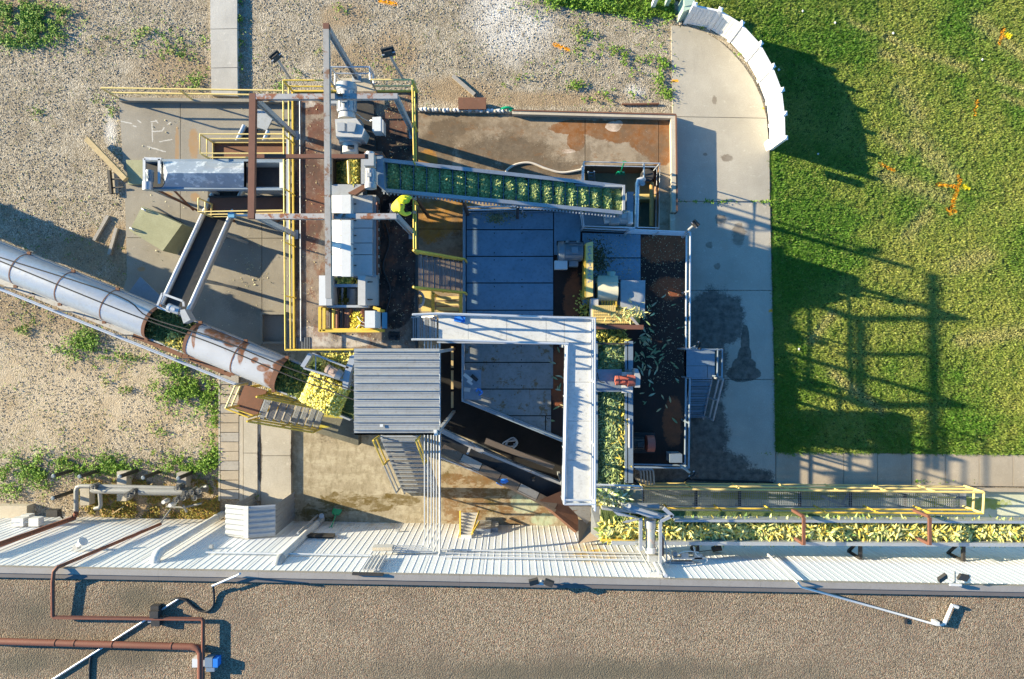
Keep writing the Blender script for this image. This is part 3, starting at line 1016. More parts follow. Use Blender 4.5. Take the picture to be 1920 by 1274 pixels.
mb = MB(); mb.cyl(P(657, 258, 3.45), P(657, 270, 3.45), .34, .36, 22); mb.build('output_flange', M['galvdull'], G)
mb = MB(); mb.cyl(P(657, 270, 3.45), P(657, 288, 3.45), .25, .25, 20); mb.build('shaft_cover', M['offwhite'], G)
mb = MB(); mb.beam(P(652, 276, 3.72), P(664, 276, 3.72), .12, .03); mb.build('inspection_slot', M['dark'], G, smooth=False)
for (u, v) in ((632, 228), (672, 228), (634, 254), (674, 254)):
    p = P(u, v, 3.2); mb = MB(); mb.beam(p, V((p.x, p.y, 3.7)), .14, .14); mb.build('foot', M['galvdull'], G, smooth=False)
mb = MB(); mb.prism([P(640, 190, 2.72), P(700, 190, 2.72), P(705, 285, 2.72), P(640, 285, 2.72)], .11); mb.build('base_plate', M['dark'], G, smooth=False)
BX_ = T('electrical_box', 'small white electrical box on a stand right of the large gearmotor', 'electrical box', P(708, 240, ZP))
mb = MB(); mb.prism([P(698, 220, 3.8), P(714, 219, 3.8), P(714, 246, 3.8), P(698, 246, 3.8)], .5); mb.build('box_body', M['white'], BX_, smooth=False)
mb = MB(); mb.prism([P(713.8, 222, 3.79), P(719, 226, 3.79), P(719, 250, 3.79), P(713.8, 245, 3.79)], .4); mb.build('box_door', M['machine'], BX_, smooth=False)
for s in (224, 242):
    p = P(705, s, 3.3); mb = MB(); mb.beam(p, V((p.x, p.y, 3.7)), .06, .06); mb.build('leg', M['galvdull'], BX_, smooth=False)
mb = MB(); mb.tube(smoothpath([P(698, 226, 3.6), P(690, 227, 3.5), P(680, 222, 3.2), P(668, 214, 3.2)]), .02, 6); mb.build('conduit', M['galv'], BX_)


P, ZP = P0, ZP0
# ================================================================== CLEATED CONVEYOR
def lerp(a, b, t): return a + (b - a) * t
CA, CB = (718, 331), (1172, 375)      # centre line in the photo, head and boot
zA, zB = 4.5, 3.05
CL = T('cleated_conveyor', 'long inclined cleated conveyor carrying green shredded husks up to the platform', 'conveyor', P(1165, 375, -.9))
A0, B0 = P(718, 303, zA), P(1165, 352, zB)
A1, B1 = P(718, 359, zA), P(1165, 394, zB)
A1 = V((A0.x, A0.y - .96, zA)); B1 = V((B0.x, B0.y - .90, zB))
ddc = (B0 - A0)
mb = MB(); mb.quad(A0 - V((0, 0, .12)), A1 - V((0, 0, .12)), B1 - V((0, 0, .12)), B0 - V((0, 0, .12))); mb.build('belt', M['rubber'], CL, smooth=False)
for nm, p, q in (('side_frame', A0, B0), ('side_frame', A1, B1)):
    mb = MB(); mb.beam(p, q, .05, .34); sf = mb.build(nm, M['bluegrey'], CL, smooth=False)
    mb = MB(); mb.beam(p + V((0, 0, .18)), q + V((0, 0, .18)), .12, .02); mb.build('side_flange', M['galvdull'], CL, smooth=False)
mb = MB()
for i in range(70):
    t = (i + .5) / 72
    mb.box(A1 + ddc * t + V((0, -.09, .12)), (.045, .06, .05))
mb.build('roller_pins', M['galvdull'], CL, smooth=False, kind='stuff')
ncl = 19
for i in range(ncl):
    t = (i + .3) / ncl
    p, q = A0 + ddc * t, A1 + ddc * t
    mb = MB(); mb.beam(p - V((0, 0, .06)), q - V((0, 0, .06)), .03, .10); mb.build('cleat', M['bluegrey'], CL, smooth=False)
# husk heaps between cleats
pts = []
for i in range(ncl):
    t0 = (i + .3) / ncl; n = 900
    tt = RNG.random(n) * .74 + .08; ww = RNG.random(n) * .88 + .06
    tt = tt + .12 * np.sin(np.pi * ww) - .03
    hgt = .17 * np.clip(np.sin(np.pi * np.clip((tt - .04) / .9, 0, 1)), 0, 1) ** .8 * np.clip(np.sin(np.pi * ww), 0, 1) ** .45
    for a_, b_, h_ in zip(tt, ww, hgt):
        p = A0.lerp(A1, b_) + ddc * (t0 + a_ / ncl)
        pts.append((p.x, p.y, p.z - .07 + h_ * random.uniform(.82, 1.0)))
shreds('shredded_husks', pts, .07, .04, (.23, .31, .095), (.35, .43, .16), CL, c3=(.42, .45, .18), pitchr=(-.25, .4))
mb = MB()
for i in range(ncl):
    t0 = (i + .3) / ncl
    R_, C_ = 6, 7
    base_i = len(mb.v)
    for a_ in range(R_):
        for b_ in range(C_):
            tt = .16 + .78 * a_ / (R_ - 1); ww = .07 + .86 * b_ / (C_ - 1)
            tt = .08 + .74 * a_ / (R_ - 1) + .12 * math.sin(math.pi * ww) - .03
            h_ = .14 * max(0, math.sin(math.pi * (tt - .04) / .9)) ** .8 * math.sin(math.pi * ww) ** .45
            p = A0.lerp(A1, ww) + ddc * (t0 + tt / ncl)
            mb.v.append(p + V((0, 0, -.08 + h_)))
    for a_ in range(R_ - 1):
        for b_ in range(C_ - 1):
            k = base_i + a_ * C_ + b_
            mb.f.append((k, k + 1, k + C_ + 1, k + C_))
nh = NT('husk_mass'); hc = nh.mix(nh.rng(nh.noise(30, 4), .35, .65), (.15, .20, .06), (.28, .34, .12)); nh.bump(nh.noise(30, 4), .6, .03)
M['huskmass'] = nh.fin(hc, .8)
ny = NT('kernel_mass'); yc = ny.mix(ny.rng(ny.noise(24, 4), .35, .65), (.50, .40, .05), (.72, .62, .15)); ny.bump(ny.noise(24, 4), .7, .03)
M['cornmass'] = ny.fin(yc, .7)
ng = NT('dark_husk_mass'); gc = ng.mix(ng.rng(ng.noise(24, 4), .35, .65), (.05, .075, .02), (.12, .16, .05)); ng.bump(ng.noise(24, 4), .7, .03)
M['darkhusk'] = ng.fin(gc, .8)
mb.build('husk_heap', M['huskmass'], CL, kind='stuff')
# boot trough
mb = MB()
mb.prism([P(1040, 345, 3.35), P(1172, 347, 3.35), P(1172, 351, 3.35), P(1040, 349, 3.35)], 1.4)
mb.build('boot_side', M['galvdull'], CL, smooth=False)
mb = MB(); mb.prism([P(1168, 349, 3.38), P(1172, 349, 3.38), P(1172, 394, 3.38), P(1168, 394, 3.38)], 1.6); mb.build('boot_end', M['galvdull'], CL, smooth=False)
pts = []
for i in range(2600):
    u = random.gauss(1120, 26); v = random.uniform(358, 395)
    if u > 1164 or u < 1050: continue
    pts.append(tuple(P(u, v, 3.22 + .08 * random.random() - (u - 1060) * .002)))
shreds('loose_husks', pts, .08, .05, (.13, .17, .05), (.34, .30, .06), CL, c3=(.45, .36, .05))
# two legs
for t in (.12, .32, .55):
    for q in (A0, A1):
        p = q + ddc * t
        mb = MB(); mb.beam(p - V((0, 0, .2)), V((p.x, p.y, .3)), .10, .10); mb.build('leg', M['dark'], CL, smooth=False)
P0, ZP0 = P, ZP
ZP = 2.6


def P(u, v, z=0.0): return P0(u, v, z + LIFT)


LIFT = .4


# head frame, drive and discharge hopper
HD = T('discharge_drive', 'rusty head frame with small grey gearmotor where the cleated conveyor discharges', 'conveyor head', P(697, 320, ZP))
mb = MB(); mb.prism([P(683, 284, 4.55), P(716, 284, 4.55), P(717, 290, 4.55), P(683, 290, 4.55)], .8); mb.build('frame_end', M['rustsheet'], HD, smooth=False)
mb = MB(); mb.prism([P(706, 290, 4.5), P(717, 290, 4.5), P(722, 358, 4.5), P(706, 345, 4.5)], .9); mb.build('frame_side', M['bluegrey'], HD, smooth=False)
mb = MB(); mb.prism([P(677, 290, 4.4), P(688, 290, 4.4), P(688, 345, 4.4), P(677, 345, 4.4)], .8); mb.build('frame_side', M['galvdull'], HD, smooth=False)
mb = MB(); mb.prism([P(652, 362, 4.3), P(690, 341, 4.3), P(716, 342, 4.3), P(716, 348, 4.3), P(692, 348, 4.3), P(666, 366, 4.3)], .2); mb.build('frame_end', M['rustsheet'], HD, smooth=False)
gearmotor(HD, P(695, 318, 4.75), P(695, 344, 4.75) - P(695, 318, 4.75), .62, .17, M['machine'])
mb = MB(); mb.box(P(694, 302, 4.75), (.3, .38, .36)); mb.build('gearcase', M['machine'], HD, smooth=False)
mb = MB(); mb.cyl(P(694, 292, 4.75), P(694, 286, 4.75), .14, .14); mb.build('shaft_end', M['galv'], HD)
for (u, v) in ((684, 288), (714, 288), (684, 346), (714, 346)):
    p = P(u, v, 3.8); mb = MB(); mb.beam(p, V((p.x, p.y, 3.7)), .1, .1); mb.build('leg', M['rustsheet'], HD, smooth=False)
HP = T('discharge_hopper', 'open grey hopper half filled with yellow green corn waste beside the conveyor head', 'hopper', P(650, 320, ZP))
zh = 4.0
for (u0, v0, u1, v1) in ((619, 291, 624, 346), (676, 291, 680, 346), (624, 291, 676, 297), (619, 346, 680, 366)):
    mb = MB(); mb.pbox(u0, v0, u1, v1, zh if v0 < 340 else zh - .05, .7); mb.build('side_plate', M['galvdull'] if v0 > 340 else M['dark'], HP, smooth=False)
mb = MB(); mb.pbox(624, 297, 676, 346, 3.36, .05); mb.build('bottom_plate', M['dark'], HP, smooth=False)
pts = []; pts2 = []
for i in range(1500):
    u, v = random.uniform(626, 676), random.uniform(298, 345)
    h_ = 3.5 + .45 * math.exp(-((u - 662) / 16) ** 2)
    (pts2 if u + random.gauss(0, 6) > 652 else pts).append(tuple(P(u, v, h_)))
shreds('corn_waste', pts, .09, .05, (.09, .14, .03), (.28, .26, .05), HP, c3=(.45, .38, .06))
shreds('corn_waste', pts2, .09, .055, (.55, .45, .06), (.78, .68, .18), HP, c3=(.35, .38, .1))
mb = MB(); mb.tube([P(653, 302, 3.95), P(655, 345, 3.95)], .05, 8); mb.build('spray_pipe', M['paleyellow'], HP)

LIFT = .5
# ================================================================== SCREENER (long grey-white covered machine)
S = T('screening_machine', 'long grey white covered screening machine with panelled lid on the platform', 'machine', P(665, 450, ZP))
zt = 4.35
mb = MB(); mb.prism([P(622, 366, zt - .55), P(705, 366, zt - .55), P(705, 520, zt - .55), P(622, 520, zt - .55)], .6); mb.build('body', M['machine'], S, smooth=False)
ys = [366, 400, 428, 456, 478, 518]
for i in range(5):
    v0, v1 = ys[i] + .6, ys[i + 1] - .6
    # west lid: slopes down to the west; east lid flat and lower
    mb = MB()
    a, b, c, d = P(621, v0, zt - .35), P(657, v0, zt), P(657, v1, zt), P(621, v1, zt - .35)
    mb.add([a, b, c, d, a - V((0, 0, .15)), b - V((0, 0, .45)), c - V((0, 0, .45)), d - V((0, 0, .15))], [(3, 2, 1, 0), (4, 5, 6, 7), (0, 1, 5, 4), (1, 2, 6, 5), (2, 3, 7, 6), (3, 0, 4, 7)])
    lp = mb.build('lid_panel', M['white'], S, smooth=False)
    mb = MB(); mb.beam(P(638, (v0 + v1) / 2, zt - .12), P(646, (v0 + v1) / 2, zt - .05), .03, .04); mb.build('handle', M['dark'], lp, smooth=False)
    mb = MB(); mb.prism([P(662, v0, zt - .38), P(698, v0, zt - .42), P(698, v1, zt - .42), P(662, v1, zt - .38)], .16)
    lp = mb.build('lid_panel', M['offwhite'], S, smooth=False)
    mb = MB(); mb.beam(P(664, (v0 + v1) / 2, zt - .35), P(668, (v0 + v1) / 2, zt - .35), .03, .05); mb.build('handle', M['dark'], lp, smooth=False)
mb = MB(); mb.prism([P(640, 366, zt + .03), P(657.5, 366, zt + .03), P(657.5, 519, zt + .03), P(640, 519, zt + .03)], .02); mb.build('ridge_strip', M['white'], S, smooth=False)
mb = MB(); mb.tube([P(707, 378, 3.9), P(707, 516, 3.9)], .035); mb.build('side_pipe', M['rustpipe'], S)
mb = MB()
for i in range(8): mb.box(P(709, 388 + i * 17, 3.6), (.1, .16, .3))
mb.build('side_clips', M['dark'], S, smooth=False)
# discharge housing
for (u0, u1, mt, nm) in ((598, 612, 'white', 'side_housing'), (612.4, 622, 'machine', 'side_housing'), (671, 685, 'offwhite', 'side_housing')):
    mb = MB(); mb.pbox(u0, 517, u1, 573, 4.15 if u0 < 670 else 4.1, .95); mb.build(nm, M[mt], S, smooth=False)
mb = MB(); a, b, c, d = P(685.3, 518, 4.08), P(708, 520, 3.5), P(708, 573, 3.5), P(685.3, 573, 4.08)
mb.add([a, b, c, d] + [p - V((0, 0, .25)) for p in (a, b, c, d)], [(3, 2, 1, 0), (4, 5, 6, 7), (0, 1, 5, 4), (1, 2, 6, 5), (2, 3, 7, 6), (3, 0, 4, 7)])
sp_ = mb.build('sloped_cover', M['machine'], S, smooth=False)
for v in (529, 562):
    mb = MB(); mb.beam(P(690, v, 4.0), P(698, v, 3.8), .03, .04); mb.build('handle', M['dark'], sp_, smooth=False)
mb = MB(); mb.pbox(612, 572.5, 690, 577, 4.0, .3); mb.build('end_plate', M['galvdull'], S, smooth=False)
mb = MB(); mb.pbox(622, 517, 671, 572, 3.28, .1); mb.build('tray', M['dark'], S, smooth=False)
mb = MB(); mb.beam(P(622, 536, 3.85), P(671, 536, 3.85), .10, .06); mb.build('cross_bar', M['bluegrey'], S, smooth=False)
for u, w, mt in ((632, .1, 'dark'), (642, .05, 'bluegrey'), (654, .06, 'bluegrey'), (662, .16, 'motor')):
    mb = MB(); mb.cyl(P(u, 540, 3.45), P(u, 571, 3.3), w); mb.build('roller', M[mt], S)
pts = [tuple(P(random.gauss(648, 7), random.uniform(519, 534), 3.6 + .2 * random.random())) for _ in range(380)]
shreds('corn_scraps', pts, .09, .055, (.55, .46, .06), (.78, .68, .18), S, c3=(.2, .26, .05))
pts = [tuple(P(random.uniform(624, 670), random.uniform(519, 570), 3.32 + .12 * random.random())) for _ in range(700)]
shreds('dark_scraps', pts, .09, .05, (.05, .07, .015), (.16, .16, .03), S)
LIFT = 1.1
# yellow frame with rollers, and control box
Y = T('roller_frame', 'yellow framed roller table with rust brown rollers below the screening machine', 'roller table', P(655, 598, ZP))
for (a, b) in (((600, 576), (600, 622)), ((608, 578), (608, 621)), ((600, 621), (712, 621)), ((700, 577), (713, 581))):
    mb = MB(); mb.beam(P(*a, 3.5), P(*b, 3.5), .09, .09); mb.build('frame_bar', M['yellow'], Y, smooth=False)
mb = MB(); mb.beam(P(600, 617.5, 3.42), P(708, 617.5, 3.42), .05, .1); mb.build('frame_bar', M['yellow'], Y, smooth=False)
for u, mt in ((620, 'dark'), (626, 'yellow'), (633, 'rustpipe'), (641, 'dark'), (650, 'rustpipe'), (655, 'rustsheet'), (668, 'dark'), (679, 'rustpipe')):
    mb = MB(); mb.cyl(P(u, 580, 3.2), P(u, 616, 3.2), .07 if mt != 'rustsheet' else .1); mb.build('roller', M[mt], Y)
for (u, v) in ((601, 578), (601, 620), (710, 582), (710, 620)):
    p = P(u, v, 3.45); mb = MB(); mb.beam(p, V((p.x, p.y, 3.7)), .09, .09); mb.build('leg', M['yellow'], Y, smooth=False)
pts = [tuple(P(random.gauss(667, 4), random.uniform(586, 616), 3.2 + .2 * random.random())) for _ in range(420)]
shreds('corn_kernels', pts, .07, .05, (.60, .48, .03), (.80, .66, .10), Y)
CBX = T('control_box', 'light grey control box with a blue and white label on its east face', 'control box', P(694, 600, ZP))
mb = MB()
a, b, c, d = P(684, 583, 4.0), P(703, 583, 4.0), P(703, 615, 4.0), P(684, 615, 4.0)
mb.prism([a, b, c, d], .9); mb.build('cabinet', M['white'], CBX, smooth=False)
z1, z0 = 3.98, 3.05
mb = MB(); e = P(703.2, 583, 4.0).x; y0, y1 = a.y, c.y
mb.add([V((e, y0, z1)), V((e, y1, z1)), V((e + .40, y1, z0)), V((e + .40, y0, z0)), V((e, y0, z0)), V((e, y1, z0))], [(0, 1, 2, 3), (0, 3, 4), (1, 5, 2), (3, 2, 5, 4)])
fc = mb.build('sloped_face', M['signblue'], CBX, smooth=False)
def onface(s, t, o=.006):      # s along y (0..1 north to south), t down slope
    n_ = V((z1 - z0, 0, .40)).normalized()
    return V((e + .40 * t, y0 + (y1 - y0) * s, z1 + (z0 - z1) * t)) + n_ * o
mb = MB()
def stroke(s0, t0, s1, t1, w=.016):
    mb.beam(onface(s0, t0), onface(s1, t1), w, .004, up=(.9, 0, .4))
for (q) in ((.22, .32, .72, .32), (.72, .32, .72, .80), (.72, .80, .22, .80), (.22, .80, .22, .66), (.22, .32, .22, .42)): stroke(*q)
for i in range(6): stroke(.28 + i * .065, .45, .28 + i * .065, .45 + (.10 if i % 2 else .14), .01)
for i in range(7): stroke(.27 + i * .058, .64, .27 + i * .058, .72, .01)
mb.build('label_print', M['white'], fc, smooth=False)
p = P(694, 600, 3.1); mb = MB(); mb.beam(p, V((p.x, p.y, 3.7)), .2, .2); mb.build('pedestal', M['machine'], CBX, smooth=False)
mb = MB(); mb.tube(smoothpath([P(684, 606, 3.6), P(676, 602, 3.7), P(670, 594, 3.6)]), .012, 6); mb.tube(smoothpath([P(684, 612, 3.6), P(674, 610, 3.7), P(668, 616, 3.6)]), .012, 6); mb.build('cable', M['white'], CBX)
# oil patch tub near stair
HT = T('rubber_mat', 'crumpled black rubber mat on the platform near the corrugated roof', 'mat', P(737, 632, ZP))
bm_pts = []
mb = MB()
for i in range(7):
    for j in range(5):
        mb.v.append(P(728 + i * 3.6 + random.uniform(-1, 1), 622 + j * 4 + random.uniform(-1, 1), ZP + .02 + .10 * random.random()))
for i in range(6):
    for j in range(4):
        k = i * 5 + j; mb.f.append((k, k + 5, k + 6, k + 1))
mb.build('sheet', M['rubber'], HT)


P, ZP = P0, ZP0
for (nm, lab, pts_, r_) in (('floor_conduit', 'thin silver conduit running along the platform floor inside the west railing', [P(562, 190, ZP + .04), P(564, 640, ZP + .04)], .02),
                            ('floor_hose', 'dark hose lying in a loose S on the dark platform floor beside the screening machine', smoothpath([P(722, 420, ZP + .03), P(730, 455, ZP + .03), P(718, 500, ZP + .03), P(732, 545, ZP + .03), P(722, 590, ZP + .03)], 6), .028)):
    mb = MB(); mb.tube(pts_, r_, 7); mb.build(nm, M['galv'] if 'silver' in lab else M['rubber'], label=lab, cat=nm.split('_')[1])
# ================================================================== SIDE LANDINGS AND WEST CONVEYORS
def side_landing(label, u0, v0, u1, v1, sides, group):
    root = T('side_landing', label, 'landing', P((u0 + u1) / 2, (v0 + v1) / 2, 0), group)
    mb = MB(); mb.prism([P(u0, v0, ZL), P(u1, v0, ZL), P(u1, v1, ZL), P(u0, v1, ZL)], .08); mb.build('floor_plate', M['rustsheet'], root, smooth=False)
    mb = MB(); mb.beam(P(u0, v0, ZL - .05), P(u1, v0, ZL - .05), .06, .2); mb.beam(P(u0, v1, ZL - .05), P(u1, v1, ZL - .05), .06, .2); mb.build('stringer', M['dark'], root, smooth=False)
    for (u, v) in ((u0 + 4, v0 + 4), (u0 + 4, v1 - 4), ((u0 + u1) / 2 + 18, v0 + 4), ((u0 + u1) / 2 + 18, v1 - 4)):
        p = P(u, v, ZL - .1); mb = MB(); mb.beam(p, V((p.x, p.y, 0)), .09, .09); mb.build('leg', M['rustsheet'], root, smooth=False)
    return root
side_landing('rust floored landing north of the hooded west conveyor', 398, 266, 546, 298, None, 'landings beside the hooded conveyor')
side_landing('rust floored landing south of the hooded west conveyor', 393, 370, 546, 401, None, 'landings beside the hooded conveyor')
zl = ZL + 1.07
railing('landing_railing', 'pale yellow U-shaped railing round the northern rust floored landing', [Pt(530, 252, zl, ZL), Pt(375, 252, zl, ZL), Pt(375, 288, zl, ZL), Pt(530, 288, zl, ZL)], M['paleyellow'], r=.03, post_every=2.2, toe=M['paleyellow'])
railing('landing_railing', 'pale yellow U-shaped railing round the southern rust floored landing', [Pt(372, 372, zl, ZL), Pt(372, 397, zl, ZL), Pt(530, 395, zl, ZL)], M['paleyellow'], r=.03, post_every=2.2, toe=M['paleyellow'])

HC = T('hooded_conveyor', 'west conveyor under a blue grey ridged metal hood between two landings', 'conveyor', P(400, 330, 0))
zc = 2.6
for v in (303, 355):
    mb = MB(); mb.beam(P(272, v, zc), P(534, v, zc), .08, .30); mb.build('side_channel', M['bluegrey'], HC, smooth=False)
mb = MB(); mb.pbox(272, 305, 534, 353, zc - .12, .04); mb.build('belt', M['rubber'], HC, smooth=False)
hm = paint('mottled_galvanised_hood', (.36, .40, .47), .45, .55, (.62, .64, .68), .52, .15)
for (u0, u1) in ((306, 384), (384.4, 457)):
    mb = MB()
    a0, a1 = P(u0, 303, zc + .16), P(u1, 303, zc + .16); r0, r1 = P(u0 + (8 if u0 < 310 else 0), 325, zc + .62), P(u1, 325, zc + .62); b0, b1 = P(u0, 351, zc + .16), P(u1, 351, zc + .16)
    mb.add([a0, a1, r1, r0], [(0, 1, 2, 3)]); mb.add([r0, r1, b1, b0], [(0, 1, 2, 3)])
    mb.add([p - V((0, 0, .02)) for p in (a0, a1, r1, r0, b1, b0)], [(3, 2, 1, 0), (5, 4, 2, 3)])
    mb.add([a0, r0, b0], [(0, 1, 2)]); mb.add([a1, r1, b1], [(2, 1, 0)])
    mb.build('hood_panel', hm, HC, smooth=False)
mb = MB(); mb.pbox(466, 301, 532, 305, zc + .55, .7); mb.build('hopper_side', M['bluegrey'], HC, smooth=False)
mb = MB(); mb.pbox(466, 353, 532, 357, zc + .40, .6); mb.build('hopper_side', M['bluegrey'], HC, smooth=False)
mb = MB(); mb.pbox(524, 305, 532, 353, zc + .62, .7); mb.build('hopper_end', M['white'], HC, smooth=False)
mb = MB(); mb.pbox(462, 306, 466, 352, zc + .3, .4); mb.build('hopper_end', M['dark'], HC, smooth=False)
for (a, b) in (((271, 298), (303, 299)), ((271, 298), (271, 350)), ((299, 299), (299, 345))):
    mb = MB(); mb.beam(P(*a, zc + .3), P(*b, zc + .3), .09, .06); mb.build('tail_frame', M['galv'], HC, smooth=False)
for (u, v) in ((272, 299), (302, 299), (272, 350), (390, 303), (390, 355), (460, 303), (460, 355)):
    p = P(u, v, zc); mb = MB(); mb.beam(p, V((p.x, p.y, 0)), .09, .09); mb.build('leg', M['galvdull'], HC, smooth=False)
gearmotor(HC, P(281, 342, zc + .35), P(281, 322, zc + .35) - P(281, 342, zc + .35), .42, .12, M['motor'])
mb = MB(); mb.cyl(P(277, 342, zc + .35), P(277, 357, zc + .35), .17, .17); mb.build('gearcase', M['galv'], HC)
for (a, b) in ((P(287, 352, zc), P(372, 396, .5)), (P(325, 356, zc - .1), P(362, 394, .5))):
    mb = MB(); mb.beam(a, b, .07, .07); mb.build('brace', M['rustsheet'], HC, smooth=False)
mb = MB(); mb.tube(smoothpath([P(285, 352, zc + .3), P(302, 352, zc + .35), P(308, 340, zc + .3), P(298, 330, zc + .2)]), .016, 6); mb.build('cable', M['rubber'], HC)
mb = MB(); mb.tube([P(300, 357, zc - .05), P(525, 357, zc - .05)], .03); mb.build('conduit', M['galv'], HC)
for i in range(6):
    mb = MB(); mb.box(P(395 + i * 9, 363, 1.7), (.16, .5, .12)); mb.build('roller_box', M['dark'], HC, smooth=False)

IC = T('inclined_conveyor', 'narrow inclined black belt conveyor rising from under the landings to the covered tube', 'conveyor', P(500, 215, 0))
i0, i1 = P(482, 243, .5), P(330, 577, 3.35)
dn2 = (i1 - i0).normalized(); sd = V((dn2.y, -dn2.x, 0)).normalized()
w2 = .40
mb = MB(); mb.quad(i0 + sd * w2, i0 - sd * w2, i1 - sd * w2, i1 + sd * w2); mb.build('belt', M['rubber'], IC, smooth=False)
for s in (-1, 1):
    mb = MB(); mb.tube([i0 + sd * (w2 + .07) * s + V((0, 0, .1)), i1 + sd * (w2 + .07) * s + V((0, 0, .1))], .075, 10); mb.build('side_rail', M['rail'], IC)
    mb = MB(); mb.beam(i0 + sd * (w2 + .05) * s - V((0, 0, .1)), i1 + sd * (w2 + .05) * s - V((0, 0, .1)), .05, .25); mb.build('side_plate', M['galvdull'], IC, smooth=False)
for t in (.05, .3, .6, .85):
    for s in (-1, 1):
        p = i0.lerp(i1, t) + sd * (w2 + .05) * s; mb = MB(); mb.beam(p - V((0, 0, .2)), V((p.x, p.y, 0)), .08, .08); mb.build('leg', M['galvdull'], IC, smooth=False)
for (a, b) in (((305, 550), (295, 575)), ((305, 551), (343, 565)), ((296, 576), (320, 585)), ((344, 566), (345, 575))):
    mb = MB(); mb.beam(P(*a, 3.75), P(*b, 3.75), .07, .06); mb.build('head_guard', M['galv'], IC, smooth=False)
gearmotor(IC, P(337, 584, 3.9), P(316, 576, 3.9) - P(337, 584, 3.9), .42, .12, M['galv'])
mb = MB(); mb.prism([P(336, 582, 4.0), P(346, 580, 4.0), P(357, 600, 4.0), P(344, 607, 4.0)], .4); mb.build('chain_guard', M['galvdull'], IC, smooth=False)
mb = MB(); mb.prism([P(482, 205, .6), P(515, 215, .6), P(500, 245, .6), P(470, 235, .6)], .05); mb.build('tail_plate', M['galvdull'], IC, smooth=False)
JB = T('junction_box', 'small blue junction box on the southern landing rail', 'electrical box', P(433, 402, 2.3))
mb = MB(); mb.pbox(427, 399, 439, 408, 3.0, .2); mb.build('box', M['signblue'], JB, smooth=False)
mb = MB(); mb.tube([P(441, 404, 2.9), P(525, 405, 2.9)], .04); mb.build('conduit', M['galv'], JB)
for (v0, v1) in ((255, 300), (346, 385)):
    pass
mb = MB(); mb.beam(P(541, 250, 3.4), P(541, 450, 3.4), .12, .08)
mb.build('cable_tray', M['galv'], label='grey cable tray running down beside the west platform railing', cat='cable tray', smooth=False)

mb = MB(); mb.prism([P(236, 300, .12), P(272, 301, .12), P(270, 346, .12), P(240, 346, .12)], .12); mb.build('equipment_base', m_block, label='low dull concrete base under the west end of the hooded conveyor', cat='concrete base', smooth=False)
cr = [tuple(P(random.gauss(475, 14), random.gauss(505, 18), .012)) for _ in range(70)] + [tuple(P(random.uniform(250, 545), random.uniform(200, 620), .012)) for _ in range(160)]
shreds('corn_crumbs', cr, .05, .035, (.42, .38, .22), (.60, .55, .36), None, label='pale corn crumbs scattered over the concrete pad', cat='corn scraps')
cr = [tuple(P(random.uniform(556, 775), random.uniform(180, 650), ZP + .012)) for _ in range(900)]
cr = [q for q in cr if not (P(600, 0, 5).x < q[0] < P(712, 0, 5).x and q[1] > P(0, 625, 5).y)]
cr += [tuple(P(random.gauss(728, 18), random.gauss(190, 14), ZP + .012)) for _ in range(260)]
shreds('corn_crumbs', cr, .034, .022, (.36, .30, .14), (.55, .48, .3), PLF)
# concrete block and loose things on the pad and gravel
CBK = T('concrete_block', 'olive grey concrete block with two lifting eyes on the pad', 'concrete block', P(290, 430, 0))
mb = MB(); zb = 1.1
mb.prism([P(266, 387, zb), P(341, 421, zb), P(305, 471, zb), P(243, 433, zb)], zb); mb.build('body', m_block, CBK, smooth=False)
for (u, v) in ((270, 394), (248, 430)):
    mb = MB(); mb.tube(smoothpath([P(u - 4, v - 3, zb), P(u - 3, v - 2, zb + .12), P(u + 3, v + 2, zb + .12), P(u + 4, v + 3, zb)], 3), .025, 6); mb.build('lifting_eye', M['galv'], CBK)
mb = MB(); mb.beam(P(286, 387, .03), P(357, 427, .03), .03, .05); mb.build('iron_bar', M['dark'], label='thin dark iron bar lying behind the olive concrete block', cat='iron bar', smooth=False)
def timber(label, u0, v0, u1, v1, w, h, z, mat, g='loose timbers by the pad'):
    mb = MB(); mb.beam(P(u0, v0, z), P(u1, v1, z), w, h); mb.build('timber', mat, label=label, cat='timber', group=g, smooth=False)
timber('long pale yellow timber leaning against the pad corner', 163, 261, 236, 337, .2, .17, .25, M['wood'])
timber('upper of two short grey posts lying on the gravel', 177, 451, 203, 405, .12, .1, 0, M['greywood'])
timber('lower of two short grey posts lying on the gravel', 205, 478, 219, 428, .12, .1, 0, M['greywood'])
timber('old grey plank on the gravel above the rusty red box', 849, 143, 890, 178, .14, .1, 0, M['greywood'])
BB = T('dark_bracket', 'small black steel bracket on the gravel touching the pad edge', 'bracket', P(212, 345, 0))
mb = MB(); mb.beam(P(205, 320, .1), P(209, 364, .1), .1, .14); mb.build('bar', M['dark'], BB, smooth=False)
for v in (337, 353):
    mb = MB(); mb.beam(P(207, v, .1), P(232, v - 2, .1), .05, .05); mb.build('arm', M['dark'], BB, smooth=False)
mb = MB(); mb.pbox(205, 325, 222, 362, -.02, .03); mb.build('base', m_strip, BB, smooth=False)
mb = MB(); mb.pbox(859, 183, 911, 205, .55, .55); mb.build('rusty_box', M['rustsheet'], label='rusty red metal box on the gravel at the slab edge', cat='metal box', smooth=False)
mb = MB(); mb.prism([P(263, 519, .9), P(301, 556, .9), P(300, 575, .9), P(232, 575, .9), P(238, 553, .9)], .05); mb.build('sheet_metal', M['bluegrey'], label='triangular blue grey metal sheet beside the covered tube conveyor', cat='metal sheet', smooth=False)
mb = MB(); mb.tube([P(1166, 196, 0), P(1180, 196, 0), P(1236, 195, 0)], .04, 7); mb.build('iron_stake', M['rustsheet'], label='thin rusty stake lying on the weedy gravel above the slab', cat='stake')
